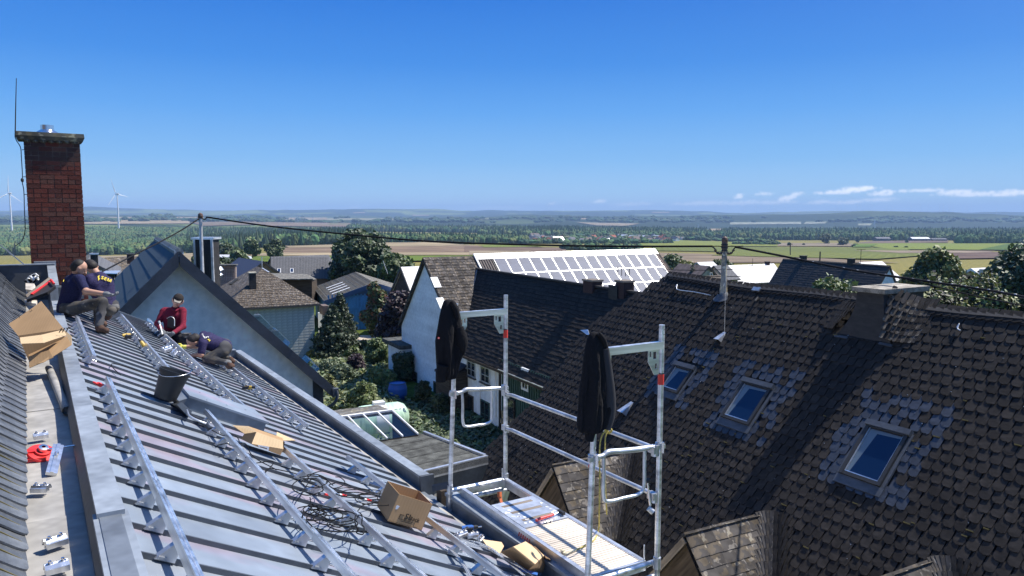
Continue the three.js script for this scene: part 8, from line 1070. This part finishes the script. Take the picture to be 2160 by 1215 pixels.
  for (const [x, y, l, ro, s] of [[1104, 507, 'white gabled house alone left of the distant village', 1, 1.2], [1127, 509, 'larger white house at the left end of the distant village', .5, 1.3]]) { const c = protos[0].clone(); c.name = numbered('village_house'); c.userData = { label: l, category: 'house' }; c.position.copy(gpx(x, y, 600)); c.rotation.y = ro; c.scale.setScalar(s); scene.add(c); }
  [[1860, 508, 30, 8, M.roofBlue, 'long dark farm hall before the forest at right'], [1938, 509, 38, 9, M.sheetWhite, 'long pale-roofed farm hall at right'], [1978, 509, 32, 7, M.roofGrey, 'grey farm hall at the right end of the farm'], [1892, 506, 18, 4, M.sheetWhite, 'low white farm shed between the halls'], [1545, 487, 6, 4, M.sheetWhite, 'tiny white building at the forest edge']].forEach(([x, y, w, h, m, l]) => { const p = gpx(x, y, 600), d = p.clone().sub(EYE).dot(FW), L = w * d / FOC, H = h * d / FOC; gabled('farm_hall', l, p.clone().add(V3(-L / 2, H, 0)), V3(1, 0, 0), V3(0, 0, 1), L, H * 1.3, H * 1.1, .35, { wall: M.roofGrey, roof: m, roofL: m, ground: p.y - 1, cat: 'farm hall' }); });
  [[1667, 530, 514, 400], [2001, 545, 533, 300]].forEach(([x, y, yt, d], i) => { const t = thing('antenna_pole', i ? 'thin aerial pole over the black roof house' : 'thin wooden pole standing in the green strip field', 'pole', at(x, y + 8, d)); part('pole', mb().tube([at(x, y + 8, d), at(x, yt, d)], d * .0006, 6), M.frameDark, t); part('cross_piece', mb().bar(at(x - 5, yt + 1, d), at(x + 5, yt + 1, d), d * .0008, d * .0008), M.frameDark, t); });
}
// ---------------------------------------------------------------- people
const dCap = (p, a, b, ra, rb) => { const abx = b.x - a.x, aby = b.y - a.y, abz = b.z - a.z, apx = p.x - a.x, apy = p.y - a.y, apz = p.z - a.z, t = clamp((apx * abx + apy * aby + apz * abz) / (abx * abx + aby * aby + abz * abz + 1e-9)); return Math.hypot(apx - abx * t, apy - aby * t, apz - abz * t) - lerp(ra, rb, t); };
const dist = (p, bones, k) => { let d = 9; for (const [a, b, ra, rb] of bones) { const e = dCap(p, a, b, ra, rb), h = clamp(.5 + .5 * (d - e) / k); d = lerp(d, e, h) - k * h * (1 - h); } return d; };
function blob(name, bones, m, parent, cell = .014, k = .03, fold) {
  const lo = V3(1e9, 1e9, 1e9), hi = V3(-1e9, -1e9, -1e9); for (const [a, b, ra, rb] of bones) { const R = Math.max(ra, rb) + cell * 3; for (const q of [a, b]) { lo.min(q.clone().subScalar(R)); hi.max(q.clone().addScalar(R)); } }
  const c = lo.clone().add(hi).multiplyScalar(.5), half = Math.max(hi.x - lo.x, hi.y - lo.y, hi.z - lo.z) / 2, res = Math.min(110, Math.max(16, Math.ceil(2 * half / cell))), mc = new MarchingCubes(res, m, false, false, 120000), p = V3(0, 0, 0); mc.isolation = 0;
  for (let z = 0; z < res; z++) for (let y = 0; y < res; y++) for (let x = 0; x < res; x++) { p.set((x - res / 2) / (res / 2) * half + c.x, (y - res / 2) / (res / 2) * half + c.y, (z - res / 2) / (res / 2) * half + c.z); let d = dist(p, bones, k); if (fold) d += fold * (Math.sin(p.y * 55 + p.x * 30) * Math.sin(p.z * 34 + p.y * 20)); mc.field[x + y * res + z * res * res] = -d; }
  mc.update(); const n = mc.count, pos = new Float32Array(n * 3), nor = new Float32Array(n * 3), q = V3(0, 0, 0); for (let i = 0; i < n; i++) { q.set(mc.positionArray[i * 3] * half + c.x, mc.positionArray[i * 3 + 1] * half + c.y, mc.positionArray[i * 3 + 2] * half + c.z); q.toArray(pos, i * 3); const e = .006, g = V3(dist(V3(q.x + e, q.y, q.z), bones, k) - dist(V3(q.x - e, q.y, q.z), bones, k), dist(V3(q.x, q.y + e, q.z), bones, k) - dist(V3(q.x, q.y - e, q.z), bones, k), dist(V3(q.x, q.y, q.z + e), bones, k) - dist(V3(q.x, q.y, q.z - e), bones, k)).normalize(); g.toArray(nor, i * 3); }
  if (n > 2) { const A = V3(...pos.slice(0, 3)), B = V3(...pos.slice(3, 6)), C = V3(...pos.slice(6, 9)), N = B.clone().sub(A).cross(C.clone().sub(A)); if (N.dot(V3(...nor.slice(0, 3))) < 0) for (let i = 0; i < n; i += 3) for (let j = 0; j < 3; j++) { let t = pos[(i + 1) * 3 + j]; pos[(i + 1) * 3 + j] = pos[(i + 2) * 3 + j]; pos[(i + 2) * 3 + j] = t; t = nor[(i + 1) * 3 + j]; nor[(i + 1) * 3 + j] = nor[(i + 2) * 3 + j]; nor[(i + 2) * 3 + j] = t; } }
  const uv = new Float32Array(n * 2); for (let i = 0; i < n; i++) { uv[i * 2] = pos[i * 3] + pos[i * 3 + 2] * .7; uv[i * 2 + 1] = pos[i * 3 + 1]; }
  const g = new THREE.BufferGeometry(); g.setAttribute('position', new THREE.BufferAttribute(pos, 3)); g.setAttribute('normal', new THREE.BufferAttribute(nor, 3)); g.setAttribute('uv', new THREE.BufferAttribute(uv, 2)); return part(name, g, m, parent);
}
function handBones(w, dir, side, bend) {                         // palm, four fingers and a thumb leaving the palm's side
  const D = dir.clone().normalize(), S = side.clone().addScaledVector(D, -side.dot(D)).normalize(), N = D.clone().cross(S), B = [], q = (d, s, n) => w.clone().addScaledVector(D, d).addScaledVector(S, s).addScaledVector(N, n);
  for (const s of [-.03, -.01, .01, .03]) B.push([q(0, s * .6, 0), q(.085, s, 0), .017, .014]);
  [[-.034, .066], [-.012, .078], [.011, .082], [.033, .074]].forEach(([s, L]) => { let p = q(.088, s, 0), a = bend; for (const f of [.45, .32, .23]) { const n = p.clone().addScaledVector(D, L * f * Math.cos(a)).addScaledVector(N, -L * f * Math.sin(a)); B.push([p, n, .0105, .009]); p = n; a += bend; } });
  const t0 = q(.03, .034, -.004), t1 = q(.06, .064, -.016), t2 = q(.088, .062, -.03); B.push([t0, t1, .014, .012], [t1, t2, .012, .010]); return B;
}
function person(label, J, o) {
  const t = thing('person', label, 'person', J.foot ?? J.pelvis), L = (a, b, k) => a.clone().lerp(b, k), sh = .155;
  const up = J.neck.clone().sub(J.pelvis).normalize(), sx = J.sR.clone().sub(J.sL), SX = sx.clone().normalize(), chest = L(J.pelvis, J.neck, .68), belly = L(J.pelvis, J.neck, .28), nose = J.face.clone().sub(J.head).normalize(), hu = J.head.clone().sub(J.neck).normalize(), ear = nose.clone().cross(hu).normalize();
  const torso = (e) => [[J.pelvis, belly, .135 + e, .13 + e], [belly.clone().addScaledVector(SX, -.045), chest.clone().addScaledVector(SX, -.07), .11 + e, .125 + e], [belly.clone().addScaledVector(SX, .045), chest.clone().addScaledVector(SX, .07), .11 + e, .125 + e], [chest, L(chest, J.neck, .8), .12 + e, .07 + e], [J.sL, J.sR, .062 + e, .062 + e]];
  const arm = (s, e, w, x, k = 1) => [[s, L(s, e, k), .058 + x, lerp(.058, .045, k) + x]], head = [[J.neck, L(J.neck, J.head, .6), .056, .056], [J.head.clone().addScaledVector(hu, .03), J.head.clone().addScaledVector(hu, -.02), .092, .085], [J.head.clone().addScaledVector(hu, -.05).addScaledVector(nose, .02), J.head.clone().addScaledVector(hu, -.085).addScaledVector(nose, .045), .06, .038], [J.head.clone().addScaledVector(nose, .085).addScaledVector(hu, .0), J.head.clone().addScaledVector(nose, .105).addScaledVector(hu, -.03), .012, .018], [J.head.clone().addScaledVector(ear, .085).addScaledVector(hu, .01), J.head.clone().addScaledVector(ear, .09).addScaledVector(hu, -.035), .022, .014], [J.head.clone().addScaledVector(ear, -.085).addScaledVector(hu, .01), J.head.clone().addScaledVector(ear, -.09).addScaledVector(hu, -.035), .022, .014]];
  const legs = (x) => J.legs.flatMap(([h, k, a]) => [[h, k, .088 + x, .06 + x], [k, a, .058 + x, .042 + x]]), fore = J.arms.flatMap(([s, e, w]) => [[s, e, .046, .04], [e, w, .042, .029]]);
  blob('body', [...torso(-.02), ...head, ...fore, ...legs(-.015)], o.skin ?? M.skin, t, .013, .03);
  blob('shirt', [...torso(.008), ...J.arms.flatMap(([s, e, w]) => [[s, L(s, e, o.sleeve ? 1 : .72), .066, o.sleeve ? .052 : .062], ...(o.sleeve ? [[e, L(e, w, .92), .052, .04]] : [])])], o.shirt, t, .012, .035, .004);
  blob('trousers', [[J.pelvis.clone().addScaledVector(SX, -.05), J.pelvis.clone().addScaledVector(SX, .05), .135, .135], ...legs(.012)], o.trousers, t, .013, .03, .006);
  J.legs.forEach(([h, k, a, toe]) => { if (toe) { const b = blob('shoe', [[a, L(a, toe, .2).addScaledVector(UPY, -.035), .052, .05], [L(a, toe, .0).addScaledVector(UPY, -.045), toe, .05, .042]], o.shoe ?? M.shoe, t, .012, .03); part('sole', mb().bar(L(a, toe, -.15).addScaledVector(UPY, -.085), toe.clone().addScaledVector(UPY, -.04), .085, .02), M.sole, b); } });
  J.arms.forEach(([s, e, w, dir, bend], i) => blob('glove', [[L(e, w, .85), w, .034, .036], ...handBones(w, dir ?? w.clone().sub(e), ear, bend ?? .5)], i === o.yellowHand ? M.gloveYellow : M.glove, t, .0065, .008));
  const hr = [[J.head.clone().addScaledVector(hu, .04).addScaledVector(nose, -.022), J.head.clone().addScaledVector(hu, .0).addScaledVector(nose, -.034), .09, .088]]; if (o.hair !== 0) blob('hair', hr, M.hair, t, .011, .02, .003); if (o.beard) blob('beard', [[J.head.clone().addScaledVector(hu, -.065).addScaledVector(nose, .03), J.head.clone().addScaledVector(hu, -.1).addScaledVector(nose, .055), .065, .042]], M.hair, t, .01, .02);
  if (o.cap) { blob('cap', [[J.head.clone().addScaledVector(hu, .055), J.head.clone().addScaledVector(hu, .045).addScaledVector(nose, .01), .093, .095]], M.cap, t, .011, .02); const v0 = J.head.clone().addScaledVector(hu, .045).addScaledVector(nose, .07); part('visor', mb().hexa(...[[-.07, 0], [.07, 0]].map(([x, k]) => v0.clone().addScaledVector(ear, x)), ...[[.05, .085], [-.05, .085]].map(([x, k]) => v0.clone().addScaledVector(ear, x).addScaledVector(nose, k).addScaledVector(hu, -.03)), ...[[-.07, 0], [.07, 0]].map(([x]) => v0.clone().addScaledVector(ear, x).addScaledVector(hu, .012)), ...[[.05, .085], [-.05, .085]].map(([x, k]) => v0.clone().addScaledVector(ear, x).addScaledVector(nose, k).addScaledVector(hu, -.018))), M.visor, t); }
  for (const s of [-1, 1]) part('eye', mb().lathe(J.head.clone().addScaledVector(nose, .082).addScaledVector(ear, s * .034).addScaledVector(hu, .004), nose, [[.001, .012], [.009, .008], [.011, 0]].reverse(), 8), M.black, t); part('mouth', mb().bar(J.head.clone().addScaledVector(nose, .088).addScaledVector(ear, -.02).addScaledVector(hu, -.062), J.head.clone().addScaledVector(nose, .088).addScaledVector(ear, .02).addScaledVector(hu, -.062), .008, .008), M.maroon, t);
  t.userData.shirtBones = null; t.surf = (x, y) => { const r = ray(x, y).normalize(), b = [...torso(.008)]; let s = 8; for (let i = 0; i < 90; i++) { const p = r.clone().multiplyScalar(s).add(EYE), d = dist(p, b, .035); if (d < .004) break; s += Math.max(.003, d * .8); if (s > 20) break; } return r.multiplyScalar(s - .012).add(EYE); };
  delete t.userData.shirtBones; return t;
}
{
  const df = (x, y) => onRoof(x, y, .03).sub(EYE).dot(FW), P = at;
  { const d = df(208, 699), D = 11.05, t = person('bearded man in navy T-shirt sitting on the parapet, gloved hand on knee', { pelvis: P(143, 649, D), neck: P(160, 581, D - .05), head: P(167, 566, D - .05), face: P(176, 570, D - .02), sL: P(147, 590, D - .02 + .12), sR: P(168, 588, D - .2), legs: [[P(152, 652, D - .1), P(216, 637, d + .12), P(209, 687, d - .02), P(224, 697, d - .08)], [P(148, 652, D + .15), P(208, 640, d + .55), P(206, 676, d + .5), P(220, 683, d + .45)]], arms: [[P(169, 591, D - .22), P(181, 614, D - .3), P(228, 621, d - .0), null, .5], [P(150, 590, D + .18), P(172, 616, D + .35), P(214, 622, d + .4), null, .5]], foot: P(209, 697, d) }, { shirt: M.navy, trousers: M.trouser, beard: 1 });
    const X = t.surf(150, 594).sub(t.surf(135, 588)).normalize(), Y = t.surf(142, 583).sub(t.surf(139, 598)).normalize(); lettering('shirt_print', 'SEM', .065, t.surf(134, 594), X, Y, M.logoYellow, t, .006); }
  { const D = 12.1, t = person('second seated man in navy T-shirt behind the first, back turned with yellow print', { pelvis: P(226, 648, D), neck: P(205, 577, D - .03), head: P(192, 563, D), face: P(186, 571, D + .08), sL: P(190, 586, D - .08), sR: P(216, 583, D + .04), legs: [[P(230, 650, D), P(222, 640, D + .55), P(226, 664, D + .5), P(232, 662, D + .5)], [P(222, 652, D - .1), P(234, 654, D - .45), P(225, 662, D - .3), P(233, 655, D - .3)]], arms: [[P(189, 588, D - .12), P(194, 611, D - .15), P(184, 618, D + .2), null, .5], [P(218, 586, D + .1), P(222, 612, D + .25), P(205, 618, D + .4), null, .5]], foot: P(226, 664, D) }, { shirt: M.navyPurple, trousers: M.trouser });
    const a = t.surf(210, 589), X = t.surf(224, 594).sub(a).normalize(), Y = t.surf(213, 580).sub(t.surf(209, 592)).normalize(); part('bolt_print', sheet([t.surf(206, 583), t.surf(210, 580), t.surf(209, 586), t.surf(211, 588), t.surf(207, 592), t.surf(207, 588)], .004), M.logoYellow, t); lettering('shirt_print', 'SEM', .06, t.surf(212, 588), X, Y, M.logoYellow, t, .006); }
  { const d = df(368, 722), D = d + .25, t = person('kneeling worker in maroon shirt and dark cap holding a rail end', { pelvis: P(362, 706, D), neck: P(370, 649, D), head: P(375, 634, D - .06), face: P(371, 645, D - .30), sL: P(348, 656, D + .03), sR: P(384, 655, D - .02), legs: [[P(354, 708, D), P(348, 712, d - .25), P(356, 716, d + .35), null], [P(370, 708, D), P(390, 718, d - .18), P(366, 718, d + .35), null]], arms: [[P(345, 657, D), P(332, 683, D - .1), P(341, 697, d - .2), P(345, 701, d - .2).sub(P(341, 697, d - .2)), .8], [P(386, 657, D - .03), P(386, 689, D - .2), P(365, 703, d - .25), P(360, 706, d - .25).sub(P(365, 703, d - .25)), .8]], foot: P(368, 720, d) }, { shirt: M.maroon, sleeve: 1, trousers: M.trouserDark, cap: 1, skin: M.skinPale });
    const f = (x, y, k) => P(x, y, D - k); part('chest_bag', mb().hexa(f(352, 690, .2), f(369, 692, .22), f(369, 694, .14), f(352, 692, .12), f(354, 670, .19), f(367, 671, .21), f(367, 672, .13), f(354, 671, .11)), M.black, t); part('bag_strap', mb().tube(curve([f(352, 672, .17), f(360, 668, .2), f(367, 672, .2), f(368, 688, .24)], 14), .008, 6), M.galv, t); part('collar', mb().tube(curve([f(364, 652, .1), f(370, 656, .15), f(376, 652, .1)], 10), .02, 7), M.maroon, t); part('knee_pad', mb().box(P(394, 708, d - .2), V3(.07, 0, 0), V3(0, .05, .02), V3(0, 0, .05)), M.trouser, t);
    const ra = thing('ratchet_bar', 'short grey bar held upright in the kneeling worker\'s hand', 'bar', P(339, 690, d - .3)); part('bar', mb().bar(P(336, 679, d - .25), P(343, 705, d - .3), .02, .012), M.galv, ra); part('bar_head', mb().bar(P(335, 677, d - .25), P(338, 683, d - .25), .035, .02), M.galv, ra); }
  { const d = df(455, 772), t = person('worker in navy T-shirt kneeling bent low over the rails, white print on his back', { pelvis: P(472, 732, d + .1), neck: P(422, 713, d + .02), head: P(409, 717, d - .05), face: P(403, 725, d - .05), sL: P(428, 722, d - .14), sR: P(430, 706, d + .2), legs: [[P(470, 742, d - .02), P(436, 757, d - .15), P(482, 766, d - .1), P(490, 772, d - .06)], [P(474, 740, d + .25), P(442, 752, d + .4), P(486, 758, d + .35), P(491, 762, d + .35)]], arms: [[P(428, 725, d - .18), P(424, 748, d - .22), P(399, 751, d - .1), null, .6], [P(428, 710, d + .25), P(414, 730, d + .35), P(388, 732, d + .3), null, .6]], foot: P(460, 772, d) }, { shirt: M.navyPurple, trousers: M.trouser, yellowHand: 1 });
    const a = t.surf(440, 713), X = t.surf(431, 699).sub(a).normalize(), Y = t.surf(430, 707).sub(t.surf(441, 704)).normalize(); lettering('shirt_print', 'SEM', .085, t.surf(441, 712), X, Y, M.logoWhite, t, .006); part('bolt_print', sheet([t.surf(437, 716), t.surf(441, 714), t.surf(442, 717), t.surf(445, 717), t.surf(441, 721), t.surf(441, 718)], .004), M.logoYellow, t); }
}
renderer.render(scene, camera);
